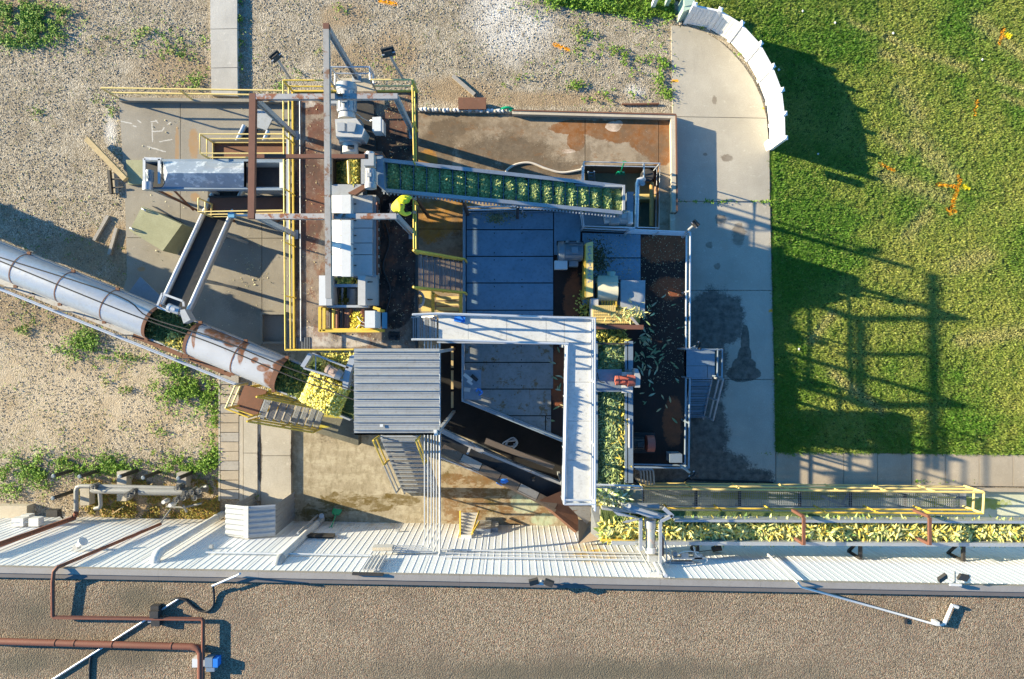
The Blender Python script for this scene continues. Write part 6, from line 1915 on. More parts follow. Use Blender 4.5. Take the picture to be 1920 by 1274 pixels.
# transfer point: loose cobs under the walkway end
TL = T('transfer_trough', 'grey transfer box holding tangled green and white corn where both conveyors meet', 'trough', P(1150, 930, 0))
mb = MB(); mb.pbox(1112, 912, 1205, 948, 2.5, .06); mb.build('floor_plate', M['galvdull'], TL, smooth=False)
mb = MB(); mb.pbox(1170, 914, 1204, 944, 2.7, .05); mb.build('cover_plate', paint('olive_plate', (.30, .27, .18), .6, .1), TL, smooth=False)
mb = MB(); mb.beam(P(1165, 947, 3.1), P(1235, 949, 3.1), .12, .25); mb.build('side_plate', M['galv'], TL, smooth=False)
for (u, v) in ((1115, 915), (1200, 915), (1115, 944), (1200, 944)):
    p = P(u, v, 2.45); mb = MB(); mb.beam(p, V((p.x, p.y, -.03)), .1, .1); mb.build('leg', M['dark'], TL, smooth=False)
pts = [tuple(P(random.gauss(1146, 13), random.gauss(930, 7), 2.6 + .25 * random.random())) for _ in range(330)]
shreds('husk_tangle', pts, .28, .06, (.50, .55, .30), (.74, .74, .52), TL, c3=(.25, .36, .12))
pts = [tuple(P(random.uniform(1114, 1134), random.gauss(938, 4), 2.55 + .1 * random.random())) for _ in range(90)]
shreds('corn_scraps', pts, .15, .06, (.55, .48, .10), (.72, .66, .24), TL)

# lift arm with vertical motor
LA = T('kicker_drive', 'grey kicker drive: boxed arm over the belt with a tall cylindrical motor behind', 'machine', P(1225, 1000, 0))
mb = MB(); zz = 4.7
mb.prism([P(1168, 953, zz), P(1182, 947, zz), P(1243, 966, zz), P(1240, 973, zz), P(1219, 972, zz)], .28); mb.build('arm_box', M['galv'], LA, smooth=False)
mb = MB(); mb.prism([P(1170, 954, zz + .02), P(1182, 948, zz + .02), P(1241, 966, zz + .02), P(1220, 967, zz + .02)], .015); mb.build('arm_lid', M['galvdull'], LA, smooth=False)
mb = MB(); mb.cyl(P(1179, 949, zz + .03), P(1179, 949, zz + .10), .07, .07); mb.build('bolt_cap', M['machine'], LA)
a, b = P(1218, 980, 4.5), P(1220, 1036, 4.5)
mb = MB(); mb.tube([P(1219, 975, 4.5), P(1219, 990, 4.5)], [.19, .18], 14); mb.build('gearcase', M['machine'], LA)
mb = MB(); mb.tube([P(1219.5, 990, 4.5), P(1219.5, 1026, 4.5)], .155, 14); mb.build('motor_body', paint('worn_motor_body', (.38, .42, .42), .5, .3, (.55, .42, .34), .55, .3), LA)
mb = MB(); mb.tube([P(1220, 1026, 4.5), P(1220, 1036, 4.5)], [.18, .18], 14); mb.build('fan_cover', M['white'], LA)
mb = MB(); mb.beam(P(1201, 972, 4.6), P(1201, 1032, 4.6), .10, .12); mb.build('frame_bar', M['galv'], LA, smooth=False)
mb = MB(); mb.beam(P(1238, 978, 4.75), P(1238, 1060, 4.75), .09, .12); mb.beam(P(1238, 978, 4.75), P(1261, 967, 4.75), .09, .1); mb.beam(P(1261, 968, 4.75), P(1244, 953, 4.75), .12, .1); mb.build('frame_bar', M['galv'], LA, smooth=False)
mb = MB(); mb.beam(P(1242, 1005, 4.6), P(1242, 1042, 4.6), .07, .1); mb.build('frame_bar', M['rustpipe'], LA, smooth=False)
mb = MB(); mb.prism([P(1149, 959, 4.3), P(1158, 960, 4.3), P(1195, 970, 4.3), P(1197, 972, 4.3), P(1158, 967, 4.3)], .03); mb.prism([P(1166, 980, 4.3), P(1176, 976, 4.3), P(1198, 972, 4.3), P(1198, 975, 4.3), P(1176, 981, 4.3)], .03); mb.build('deflector', M['galv'], LA, smooth=False)
mb = MB(); mb.prism([P(1217, 1043, 4.6), P(1238, 1043, 4.6), P(1238, 1056, 4.6), P(1217, 1056, 4.6)], .3); mb.build('wall_plate', M['machine'], LA, smooth=False)
mb = MB(); mb.prism([P(1194, 1022, 4.4), P(1204, 1024, 4.4), P(1204, 1032, 4.4), P(1197, 1030, 4.4)], .2); mb.build('wall_plate', M['machine'], LA, smooth=False)
for (u0, v0, u1, v1, r_) in ((1200, 1034, 1220, 1072, .02), (1203, 1034, 1226, 1072, .02), (1226, 1054, 1238, 1076, .05), (1236, 1056, 1248, 1080, .06)):
    mb = MB(); mb.tube([Wuv(u0, v0, .15), Wuv(u1, v1, .15)], r_, 7); mb.build('conduit', M['rail'], LA)
mb = MB(); c = Wuv(1232, 1078, .2); mb.prism([P(1217, 1075, 5.5), P(1242, 1075, 5.5), P(1242, 1086, 5.5), P(1217, 1086, 5.5)], .25); mb.build('elbow_box', M['white'], LA, smooth=False)
mb = MB(); mb.tube(smoothpath([P(1230, 995, 4.6), P(1240, 1000, 4.7), P(1248, 1020, 4.7), P(1250, 1048, 4.7), P(1244, 1060, 4.7)]), .02, 6); mb.tube(smoothpath([P(1246, 1030, 4.6), P(1256, 1035, 4.6), P(1258, 1050, 4.6), P(1242, 1058, 4.6)]), .018, 6); mb.build('cable', M['machine'], LA)
AI = T('air_valves', 'cluster of small grey valves and boxes on the wall right of the kicker drive', 'valves', Wuv(1290, 1050, .2))
for (u0, v0, u1, v1, mt) in ((1262, 1036, 1270, 1044, 'bluegrey'), (1278, 1038, 1291, 1046, 'offwhite'), (1302, 1040, 1317, 1050, 'machine'), (1264, 1046, 1320, 1049, 'galv'), (1250, 1054, 1300, 1057, 'galvdull')):
    mb = MB(); mb.pbox(u0, v0, u1, v1, 4.2, .2); mb.build('valve_box', M[mt], AI, smooth=False)
for q in (((1270, 1040), (1285, 1034), (1310, 1036)), ((1252, 1030), (1258, 1042), (1256, 1058)), ((1300, 1025), (1305, 1040), (1312, 1044)), ((1318, 1045), (1326, 1050), (1322, 1056))):
    mb = MB(); mb.tube(smoothpath([P(u, v, 4.25) for u, v in q]), .018, 6); mb.build('air_line', M['white'], AI)
mb = MB(); a = Wuv(1335, 1031, .12); mb.cyl(a, a + V((.3, .1, 0)), .09, .13); mb.tube([Wuv(1285, 1038, .1), Wuv(1350, 1030, .1)], .014, 5)
mb.build('dark_horn', M['dark'], label='small dark horn on a cable under the corn belt bracket', cat='horn')

# conduits along the wall
for i, (ul, ur, v, r_, lab) in enumerate(((826, 1205, 1031, .03, 'upper thin conduit running along the white wall to the kicker drive'), (835, 1200, 1037, .018, 'middle thin conduit running along the white wall to the kicker drive'),
                                          (830, 1225, 1044, .032, 'lower thin conduit running along the white wall to the kicker drive'), (386, 698, 1036, .03, 'long thin conduit on the white wall left of the tan junction box'))):
    a = Wuv(ul, v, .09); b = Wuv(ur, v + (ur - ul) * .018, .09); b.z = a.z
    mb = MB(); mb.tube([a, b], r_, 7); mb.build('wall_conduit', M['rail'], label=lab, cat='conduit', group='conduits along the white wall')

# ================================================================== YELLOW CATWALK
ZG = .5
YC = T('yellow_catwalk', 'long grating catwalk with yellow railings over the pale channel', 'catwalk', P(1520, 935, 0))
for i in range(14):
    ua, ub_ = 1202 + i * 46, 1202 + (i + 1) * 46 - .6
    if ua > 1812: break
    ub_ = min(ub_, 1812)
    mb = MB(); s_ = .006
    va, vb = 918 + (ua - 1200) * s_, 950 + (ua - 1200) * s_
    mb.beam(P(ua, va, ZG), P(ub_, va + .2, ZG), .05, .1); mb.beam(P(ua, vb, ZG), P(ub_, vb + .2, ZG), .06, .14)
    nb = 13
    for k in range(nb):
        u = ua + (ub_ - ua) * k / nb
        mb.beam(P(u, va, ZG), P(u, vb, ZG), .011, .02)
    for k in range(1, 7):
        f_ = k / 7; mb.beam(P(ua, va + (vb - va) * f_, ZG + .012), P(ub_, va + (vb - va) * f_, ZG + .012), .012, .012)
    mb.build('grating', M['galvdull'], YC, smooth=False)
for u in (1205, 1305, 1387, 1500, 1594, 1697, 1803):
    v = (u - 1200) * .006
    mb = MB(); mb.beam(P(u, 917 + v, ZG - .12), P(u, 951 + v, ZG - .12), .08, .14); mb.build('cross_member', M['dark'], YC, smooth=False)
    for q in (918, 950):
        p = P(u, q + v, ZG - .12); mb = MB(); mb.beam(p, V((p.x, p.y, -.05)), .09, .09); mb.build('leg', M['galvdull'], YC, smooth=False)
mb = MB(); mb.beam(P(1770, 952, ZG - .15), P(1803, 928, ZG - .3), .06, .06); mb.beam(P(1578, 947, ZG - .2), P(1592, 925, ZG - .3), .07, .07); mb.beam(P(1540, 930, .1), P(1575, 945, .2), .1, .06); mb.build('brace', M['galvdull'], YC, smooth=False)
zg = ZG + 1.07
def g(u, v): return P(u, v + (u - 1200) * .006, ZG)
railing('catwalk_railing', 'pale yellow railing on the sidewalk side of the long catwalk', [g(1198, 905), g(1808, 908)], M['paleyellow'], r=.040, post_every=1.75, heights=(1.07, .55), toe=M['paleyellow'])
railing('catwalk_railing', 'pale yellow railing on the corn belt side of the long catwalk', [g(1245, 946), g(1806, 946)], M['yellow'], r=.034, post_every=1.9, heights=(1.07, .55))
railing('catwalk_railing', 'pale yellow end railing closing the east end of the long catwalk', [g(1808, 908), g(1806, 946)], M['paleyellow'], r=.045, post_every=3)
mb = MB(); mb.tube([P(1112, 909, 3.6), P(1112, 914, 3.2), P(1205, 917, 3.2), P(1200, 912, 3.6), P(1112, 909, 3.6)], .036); mb.build('handrail', M['rail'], label='silver handrail joining the walkway corner to the yellow catwalk', cat='handrail')

# ================================================================== FACTORY FIXTURES
def wallpipe(name, label, cat, pts, r, mat, n=10, group=None):
    mb = MB(); mb.tube(pts, r, n); return mb.build(name, mat, label=label, cat=cat, group=group)
for k, (ub_, vb_, ut, vt, lab) in enumerate(((418, 962, 300, 1022, 'white downpipe with a gooseneck left of the small ribbed shed'), (603, 972, 519, 1040, 'white downpipe with a gooseneck right of the small ribbed shed'))):
    base = P(ub_, vb_ + 2, 0)
    top_ = P(ut, vt, 4.7); x_, y_ = base.x, base.y
    t_ = V((x_, y_, 4.6))
    r = T('wall_downpipe', lab, 'downpipe', V((x_, y_, -.02)), 'gooseneck downpipes on the white wall')
    mb = MB(); mb.tube([V((x_, y_, 0)), t_], .13, 12); mb.build('pipe', M['white'], r)
    mb = MB(); mb.tube([t_ + V((0, 0, -.02)), t_ + V((.0, -.03, .2)), t_ + V((.0, -.12, .33)), t_ + V((0, -.28, .36)), t_ + V((0, -.42, .30))], .15, 12); mb.build('elbow', M['machine'] if k else M['white'], r)
    mb = MB(); mb.cyl(V((x_, y_, .55)), V((x_, y_, .65)), .145, .145, 12); mb.build('collar', M['offwhite'], r)
# rust pipes on roof
zr = 5.6
wallpipe('roof_pipe', 'thick rust red pipe crossing the lower left corner of the gravel roof', 'pipe', [P(-60, 1199, 5.78), P(0, 1203, 5.78), P(360, 1213, 5.78), P(370, 1215, 5.78), P(376, 1223, 5.78), P(376, 1330, 5.78)], .10, M['rustpipe'], 12)
for u in (104, 140, 211, 322, 356):
    pass
for u in (104, 140, 211, 322):
    mb = MB(); mb.cyl(P(u - 1.5, 1203 + u * .027 + .0, 5.78), P(u + 1.5, 1203 + (u) * .027, 5.78), .112, .112, 12)
    mb.build('pipe_coupling', M['rustpipe'], bpy.data.objects['roof_pipe'])
wallpipe('thin_roof_pipe', 'thin rust red pipe stepping down the wall edge and over the gravel roof', 'pipe',
         [Wuv(301, 983, .12), Wuv(108, 1064, .12), P(101, 1072, 5.98), P(99, 1090, 5.84), P(99, 1155, 5.8), P(102, 1158, 5.8), P(378, 1161, 5.8), P(381, 1164, 5.8), P(380, 1320, 5.8)], .058, M['rustpipe'], 10)
wallpipe('thick_wall_pipe', 'thick rust brown pipe climbing the left end of the white wall', 'pipe', [P(143, 962, .9), Wuv(138, 972, .2), Wuv(0, 1021, .2), Wuv(-60, 1040, .2)], .095, M['rustpipe'], 10)
wallpipe('roof_conduit', 'thin silver conduit slanting across the rust pipes on the gravel roof', 'conduit', [P(90, 1280, 5.65), P(335, 1123, 5.65)], .03, M['rail'])
wallpipe('roof_conduit', 'short silver conduit coming off the roof edge into the black hose', 'conduit', [P(398, 1099, 5.85), P(443, 1080, 5.9), Wuv(450, 1076, .2)], .032, M['rail'])
wallpipe('roof_hose', 'black flexible hose looping across the gravel roof', 'hose', smoothpath([P(320, 1126, 5.65), P(334, 1122, 5.65), P(350, 1127, 5.64), P(368, 1142, 5.64), P(386, 1147, 5.64), P(400, 1135, 5.64), P(401, 1112, 5.68), P(399, 1098, 5.82)], 6), .035, M['rubber'])
wallpipe('roof_cable', 'black cable curling down the gravel roof below the thick rust pipe', 'cable', smoothpath([P(184, 1213, 5.65), P(174, 1225, 5.63), P(169, 1242, 5.63), P(168, 1300, 5.63)], 5), .035, M['rubber'])
wallpipe('roof_conduit', 'long white conduit running out over the bare right half of the gravel roof', 'conduit', [Wuv(1440, 1040, .15), Wuv(1495, 1092, .15), P(1502, 1101, 5.85), P(1640, 1139, 5.68), P(1756, 1172, 5.67), P(1770, 1172, 5.72)], .034, M['white'])
wallpipe('roof_conduit', 'short white upturned conduit end on the right half of the gravel roof', 'conduit', [P(1770, 1171, 5.72), P(1785, 1135, 5.72), P(1790, 1137, 5.72), P(1796, 1139, 5.72)], .055, M['white'])
mb = MB(); mb.pbox(1755, 1167, 1762, 1173, 5.85, .24); mb.build('conduit_box', M['white'], label='tiny white box at the joint of the white roof conduit', cat='electrical box', smooth=False)
mb = MB(); mb.pbox(1696, 1161, 1701, 1170, 5.66, .06); mb.build('roof_block', M['dark'], label='small dark block lying alone on the gravel roof', cat='block', smooth=False)
for k, (u, v, lab, mt) in enumerate(((288, 1157, 'dark stacked support block under the thin pipe crossing on the gravel roof', 'dark'), (389, 1240, 'blue and white support block under the rust pipes at the photo bottom', 'bluegrey'))):
    r = T('pipe_support', lab, 'pipe support', P(u, v, zr))
    if k == 0:
        for (a, b, c, d, h_) in ((282, 1137, 297, 1147, .22), (280, 1147, 296, 1160, .3), (283, 1162, 299, 1175, .22), (277, 1160, 283, 1168, .12)):
            mb = MB(); mb.pbox(a, b, c, d, zr + h_, h_); mb.build('block', M[mt if c > 284 else 'galvdull'], r, smooth=False)
    else:
        for (a, b, c, d, mt_) in ((360, 1236, 371, 1252, 'white'), (384, 1234, 398, 1252, 'bluegrey'), (399, 1236, 408, 1252, 'bluehose'), (386, 1253, 402, 1260, 'bluegrey'), (372, 1238, 384, 1250, 'greywood')):
            mb = MB(); mb.pbox(a, b, c, d, zr + .25, .25); mb.build('block', M[mt_], r, smooth=False)
def lamp_pair(label, u, v, out, dirs):
    r = T('roof_lamp', label, 'floodlight', P(u, v, 5.75), 'twin floodlights on the roof edge')
    mb = MB(); mb.tube([P(u, v - 22, 4.9), P(u, v, 5.95)], .035, 7); mb.build('conduit', M['rail'], r)
    mb = MB(); mb.beam(P(u - 10, v + 1, 6.0), P(u + 12, v + 2, 6.0), .07, .07); mb.build('bracket', M['white'], r, smooth=False)
    for (du, dv, ang) in dirs:
        c = P(u + du, v + dv, 6.1); R = Matrix.Rotation(ang, 3, 'Z') @ Matrix.Rotation(.5, 3, 'X')
        mb = MB(); mb.box(c, (.28, .20, .09), R); h = mb.build('lamp_head', M['dark'], r, smooth=False)
        mb = MB(); mb.box(c + R @ V((0, 0, -.05)), (.23, .16, .015), R); mb.build('glass', M['offwhite'], h, smooth=False)
lamp_pair('pair of dark floodlights on the roof edge below the rusty chute', 1015, 1093, 0, ((-14, -2, .25), (14, 0, -.35)))
lamp_pair('pair of dark floodlights on the roof edge at the right of the photo', 1790, 1095, 0, ((-23, -11, .6), (16, -12, -.2)))
# small wall things on the far left
SPK = T('wall_speaker', 'small white horn speaker on the wall between the rust pipes', 'speaker', Wuv(146, 1025, .1))
a = Wuv(144, 1026, .15); mb = MB(); mb.cyl(a, a + V((.28, .22, .1)), .05, .15, 12); mb.build('horn', M['white'], SPK); mb = MB(); mb.box(a, (.16, .12, .2)); mb.build('bracket', M['offwhite'], SPK, smooth=False)
mb = MB(); a = Wuv(396, 1025, .1); mb.box(a, (.12, .1, .1)); mb.box(Wuv(745, 995, .06), (.12, .08, .1)); 
mb.build('wall_socket', M['machine'], label='small grey sockets screwed on the white wall', cat='socket', smooth=False)
WBX = T('wall_boxes', 'group of small white boxes high on the wall at the far left', 'electrical box', Wuv(45, 980, .2))
for (u, v, s) in ((38, 978, .42), (52, 972, .32), (68, 978, .36)):
    a = Wuv(u, v, .2); mb = MB(); mb.box(a, (s, .3, .3)); mb.build('box', M['white'], WBX, smooth=False)
mb = MB(); mb.tube(smoothpath([Wuv(5, 985, .1), Wuv(20, 980, .2), Wuv(38, 980, .2), Wuv(80, 978, .2)]), .02, 6); mb.build('cable', M['rail'], WBX)
mb = MB(); mb.box(P(101, 962, 1.0), (.42, .26, .26)); mb.beam(P(112, 966, .9), Wuv(118, 972, .1), .05, .05); mb.build('wall_lamp', M['dark'], label='dark rounded wall lamp below the gas pipes', cat='lamp', smooth=False)
mb = MB(); mb.pbox(-80, 949, 50, 975, .35, .45); mb.build('loading_kerb', m_tan, label='pale concrete kerb block at the far left foot of the wall', cat='kerb', smooth=False)
mb = MB(); mb.beam(Wuv(572, 1004, .06), Wuv(572, 1004, .06) + wd * 1.05, .10, .30)
for i in range(7): mb.beam(Wuv(572, 1004, .12) + V((0, 0, -.12 + i * .04)), Wuv(572, 1004, .12) + wd * 1.05 + V((0, 0, -.12 + i * .04)), .02, .015)
mb.build('wall_vent', M['dark'], label='dark rectangular vent fixed on the wall beside the green shovel', cat='vent', smooth=False)
mb = MB(); p = Wuv(553, 1005, .3); mb.tube([V((p.x, p.y, .2)), V((p.x, p.y, 2.6))], .04, 7); mb.build('grey_post', M['galvdull'], label='thin grey post in front of the wall by the white downpipe', cat='post')
mb = MB(); mb.tube([P(603, 968, .02), P(603, 968, .8)], .10, 10); mb.build('stub_pipe', M['galvdull'], label='grey stub pipe at the foot of the right downpipe', cat='pipe')

# small ribbed shed
SH = T('ribbed_shed', 'small grey white ribbed metal lean-to shed standing against the factory wall', 'shed', P(517, 955, 0))
m_shed = paint('shed_siding', (.28, .295, .31), .55, .15, (.3, .26, .2), .72, .3)
m_shed2 = paint('shed_roofing', (.36, .38, .40), .5, .2, (.3, .26, .2), .74, .2)
hz = 2.15
xe, xw_ = P(552, 0, 0).x, P(482, 0, 0).x
yn = P(0, 922, 0).y; ysou = W((xe + xw_) / 2, 0).y + .05
def ribs(mb, a, b, h, n):
    """vertical ribbed sheet from a to b (ground line), h high; ribs stand off the sheet"""
    a, b = Vector(a), Vector(b); d = b - a; nn = Vector((d.y, -d.x, 0)).normalized()
    prof = []
    for i in range(n):
        prof += [(i / n, 0), ((i + .55) / n, 0), ((i + .65) / n, .03), ((i + .9) / n, .03), ((i + 1) / n, 0)]
    base = len(mb.v)
    for (t, o) in prof:
        p = a + d * t + nn * o; mb.v += [p, p + V((0, 0, h))]
    for i in range(len(prof) - 1): mb.f.append((base + 2 * i, base + 2 * i + 2, base + 2 * i + 3, base + 2 * i + 1))
mb = MB(); ribs(mb, (xe, ysou, 0), (xe, yn, 0), hz, 5); mb.build('wall_panel', M['greywood'] if False else m_shed, SH, smooth=False)
mb = MB(); ribs(mb, (xw_, yn, 0), (xw_, ysou, 0), hz, 5); mb.build('wall_panel', m_shed, SH, smooth=False)
yr0, yr1 = P(0, 946, hz).y, ysou - .0
for k in range(6):
    ya_, yb_ = lerp(yr0, yr1, k / 6), lerp(yr0, yr1, (k + 1) / 6) + .004
    mb = MB(); x0, xr, x1 = P(423, 0, hz).x, P(462, 0, hz + .3).x, P(517, 0, hz).x
    for (xa, za, xb, zb_) in ((x0, hz, xr, hz + .3), (xr, hz + .3, x1, hz + .02)):
        dz = .022 if k % 2 else 0
        mb.quad(V((xa, yb_, za)), V((xb, yb_, zb_)), V((xb, ya_, zb_)), V((xa, ya_, za)))
        mb.quad(V((xa, ya_ - .05, za + .035)), V((xa, ya_ - .1, za + .035)), V((xb, ya_ - .1, zb_ + .035)), V((xb, ya_ - .05, zb_ + .035)))
        mb.quad(V((xa, ya_ - .05, za + .035)), V((xb, ya_ - .05, zb_ + .035)), V((xb, ya_, zb_)), V((xa, ya_, za)))
        mb.quad(V((xa, ya_ - .1, za + .035)), V((xa, ya_ - .15, za)), V((xb, ya_ - .15, zb_)), V((xb, ya_ - .1, zb_ + .035)))
    mb.build('roof_sheet', m_shed2, SH, smooth=False)
mb = MB(); mb.beam(V((xr, yr0 + .02, hz + .33)), V((xr, yr1, hz + .33)), .16, .02); mb.build('ridge_cap', M['white'], SH, smooth=False)

# ================================================================== GAS PIPE MANIFOLD
GM = T('pipe_manifold', 'grey pipe manifold with valves resting on concrete blocks in the weeds', 'pipes', P(280, 922, 0))
m_pipe = paint('pipe_grey', (.25, .25, .24), .55, .15, (.25, .2, .15), .7, .3)
mb = MB(); mb.tube([P(143, 962, .7), P(143, 920, .8), P(145, 914, .8), P(151, 912, .8), P(176, 912, .8), P(345, 916, .8)], .085, 12); mb.build('pipe', m_pipe, GM)
mb = MB(); mb.tube([P(171, 919, .85), P(178, 920, .85), P(250, 921, .85)], [.09, .12, .125], 12); mb.tube([P(262, 922, .85), P(352, 923, .85)], .14, 12); mb.build('pipe', m_pipe, GM)
mb = MB(); mb.tube([P(187, 922, .85), P(189, 946, .8), P(187, 952, .75), P(178, 954, .7)], .075, 10); mb.build('branch_pipe', m_pipe, GM)
mb = MB(); mb.tube([P(312, 950, .6), P(345, 952, .6), P(378, 944, .6)], .04, 8); mb.tube([P(320, 955, .5), Wuv(301, 981, .12)], .035, 8); mb.build('branch_pipe', m_pipe, GM)
vd = paint('valve_dark', (.13, .13, .125), .5, .3, (.3, .28, .25), .6, .3)
for (u, v, r_, h_) in ((182, 911, .12, .25), (248, 925, .16, .3), (256, 920, .14, .25), (340, 912, .12, .3), (352, 922, .17, .2), (366, 920, .14, .3), (384, 916, .13, .45), (338, 934, .13, .3), (350, 930, .12, .25), (372, 930, .12, .3)):
    mb = MB(); p = P(u, v, .8); mb.cyl(p + V((0, 0, -.1)), p + V((0, 0, h_)), r_, r_ * .7, 10); mb.cyl(p + V((-.12, 0, 0)), p + V((.12, 0, 0)), r_ * .8, r_ * .8, 10); vb = mb.build('valve', vd, GM)
    mb = MB(); mb.tube([p + V((.11 * math.cos(a * .785), .11 * math.sin(a * .785), h_ + .04)) for a in range(9)], .012, 5); mb.beam(p + V((-.11, 0, h_ + .04)), p + V((.11, 0, h_ + .04)), .02, .015); mb.tube([p + V((0, 0, h_ - .1)), p + V((0, 0, h_ + .05))], .02, 5); mb.build('hand_wheel', vd, vb)
mb = MB(); mb.tube([P(333, 938, .95), P(352, 929, .95)], .05, 8); mb.tube([P(344, 948, .8), P(350, 960, .6)], .045, 8); mb.tube([P(366, 922, .95), P(388, 912, 1.0)], .05, 8); mb.build('valve_stem', m_pipe, GM)
for (u, v) in ((315, 938), (327, 944)):
    mb = MB(); p = P(u, v, .7); mb.cyl(p, p + V((0, 0, .35)), .09, .07); mb.build('gauge', M['white'], GM)
for k, (u0, v0, u1, v1) in enumerate(((219, 885, 237, 940), (331, 887, 349, 916), (150, 916, 167, 948))):
    mb = MB(); mb.pbox(u0, v0, u1, v1, .38, .45); mb.build('support_block', m_strip if k != 1 else M['greywood'], label=['middle concrete block under the grey pipe manifold', 'right concrete block under the grey pipe manifold', 'left concrete block at the elbow of the grey pipe manifold'][k], cat='concrete block', group='blocks under the pipe manifold', smooth=False)
BLAB = ['dark pipe bollard in the weeds, first from the left', 'dark pipe bollard in the weeds, second from the left', 'dark pipe bollard standing by the middle concrete block', 'dark pipe bollard between the middle and right blocks', 'dark pipe bollard standing by the right concrete block', 'dark pipe bollard beside the bend of the grey pipe']
for k, (u, v) in enumerate(((137, 882), (184, 883), (256, 883), (298, 885), (361, 886), (136, 922))):
    x_, y_ = P(u, v, 0).x, P(u, v, 0).y
    mb = MB(); mb.cyl(V((x_, y_, -.05)), V((x_, y_, 1.12)), .075, .075, 12); mb.v.append(V((x_, y_, 1.16)))
    bo = mb.build('bollard', M['dark'], label=BLAB[k], cat='bollard', group='dark bollards round the pipe manifold')
    mb = MB(); mb.cyl(V((x_, y_, 1.12)), V((x_, y_, 1.15)), .078, .05, 12); mb.build('cap', M['motor'], bo)
for (u0, v0, u1, v1, lab) in ((210, 964, 232, 950, 'thin pale stick lying in the weeds below the pipe manifold'), (276, 914, 286, 907, 'short pale stick lying behind the pipe manifold')):
    mb = MB(); mb.beam(P(u0, v0, .1), P(u1, v1, .1), .035, .03); mb.build('stick', M['wood'], label=lab, cat='stick', smooth=False)

# ================================================================== CURVED WHITE FENCE
FN = T('curved_fence', 'curved white vinyl privacy fence between pavement and lawn', 'fence', P(1400, 110, 0))
fh = 1.33
base_px = [(1284, 44), (1329, 53), (1367, 77), (1400, 113), (1422, 153), (1438, 195), (1443, 237), (1444, 280)]
bp = [P(u, v, -.05) for u, v in base_px]
m_vin = paint('white_vinyl', (.80, .80, .79), .4, 0, None, .7, .07)
mbp = MB(); mbp.box((0, 0, .74), (.13, .13, 1.48)); pmesh = mbp.mesh('post', smooth=False); pmesh.materials.append(m_vin)
mbc = MB(); mbc.add([V((-.085, -.085, 1.48)), V((.085, -.085, 1.48)), V((.085, .085, 1.48)), V((-.085, .085, 1.48)), V((0, 0, 1.55))], [(0, 1, 4), (1, 2, 4), (2, 3, 4), (3, 0, 4), (3, 2, 1, 0)]); cmesh = mbc.mesh('cap', smooth=False); cmesh.materials.append(m_vin)
for i, p in enumerate(bp):
    dpre = (bp[min(i + 1, len(bp) - 1)] - bp[max(i - 1, 0)]).normalized()
    o = bpy.data.objects.new('post', pmesh); COL.objects.link(o); o.parent = FN; outv = V((-dpre.y, dpre.x, 0)) ; 
    o.location = p + outv * .0 - LOC[FN.name]; o.rotation_euler = (0, 0, math.atan2(dpre.y, dpre.x))
    c = bpy.data.objects.new('cap', cmesh); COL.objects.link(c); c.parent = o
for a, b in zip(bp, bp[1:]):
    d = (b - a).normalized(); L_ = (b - a).length
    n = 7
    inn = V((d.y, -d.x, 0)) * 0
    for k in range(n):
        p0 = a + d * (L_ * k / n + .004 + (.065 if k == 0 else 0)); p1 = a + d * (L_ * (k + 1) / n - .004 - (.065 if k == n - 1 else 0))
        mb = MB(); mb.beam(p0 + V((0, 0, .72)), p1 + V((0, 0, .72)), .035, 1.22); mb.build('board', m_vin, FN, smooth=False)
    for zr_ in (.10, fh):
        mb = MB(); mb.beam(a + d * .065 + V((0, 0, zr_)), b - d * .065 + V((0, 0, zr_)), .06, .09); mb.build('rail', m_vin, FN, smooth=False)
GT = T('gate_leaf', 'short white open gate piece at the south end of the curved fence', 'gate', P(1445, 282, 0))
mb = MB(); mb.beam(P(1443, 280, 1.2), P(1438, 266, 1.2), .05, .5); mb.build('board', m_vin, GT, smooth=False)
mb = MB(); mb.beam(P(1434, 268, 1.4), P(1441, 262, 1.4), .05, .05); mb.tube([P(1437, 268, 1.5), P(1470, 240, 1.6)], .012, 5); mb.build('latch_rod', m_vin, GT, smooth=False)
UB = T('utility_box', 'pale green utility box behind the top of the white fence', 'utility box', P(1290, 5, 0))
mb = MB(); mb.prism([P(1283, -12, .9), P(1305, -12, .9), P(1300, 14, .9), P(1281, 22, .9)], .95); mb.build('body', M['greenpale'], UB, smooth=False)
mb = MB(); mb.prism([P(1282, -12.5, .93), P(1306, -12.5, .93), P(1301, 9, .93), P(1284, 12, .93)], .03); mb.build('lid', M['greenpale'], UB, smooth=False)
for k, u in enumerate((1224, 1249)):
    mb = MB(); p = P(u, 12 - k * 2, 0); mb.box((p.x, p.y, .55), (.15, .15, 1.15)); mb.v += []
    bo = mb.build('marker_post', m_vin if k == 0 else M['greenpale'], label=['short white marker post left of the green utility box', 'pale green marker post next to the green utility box'][k], cat='post', smooth=False)
mb = MB(); mb.beam(P(1268, 30, .03), P(1277, 46, .03), .1, .08); mb.build('paving_block', m_walk, label='pale concrete block lying at the tip of the pavement', cat='block', smooth=False)

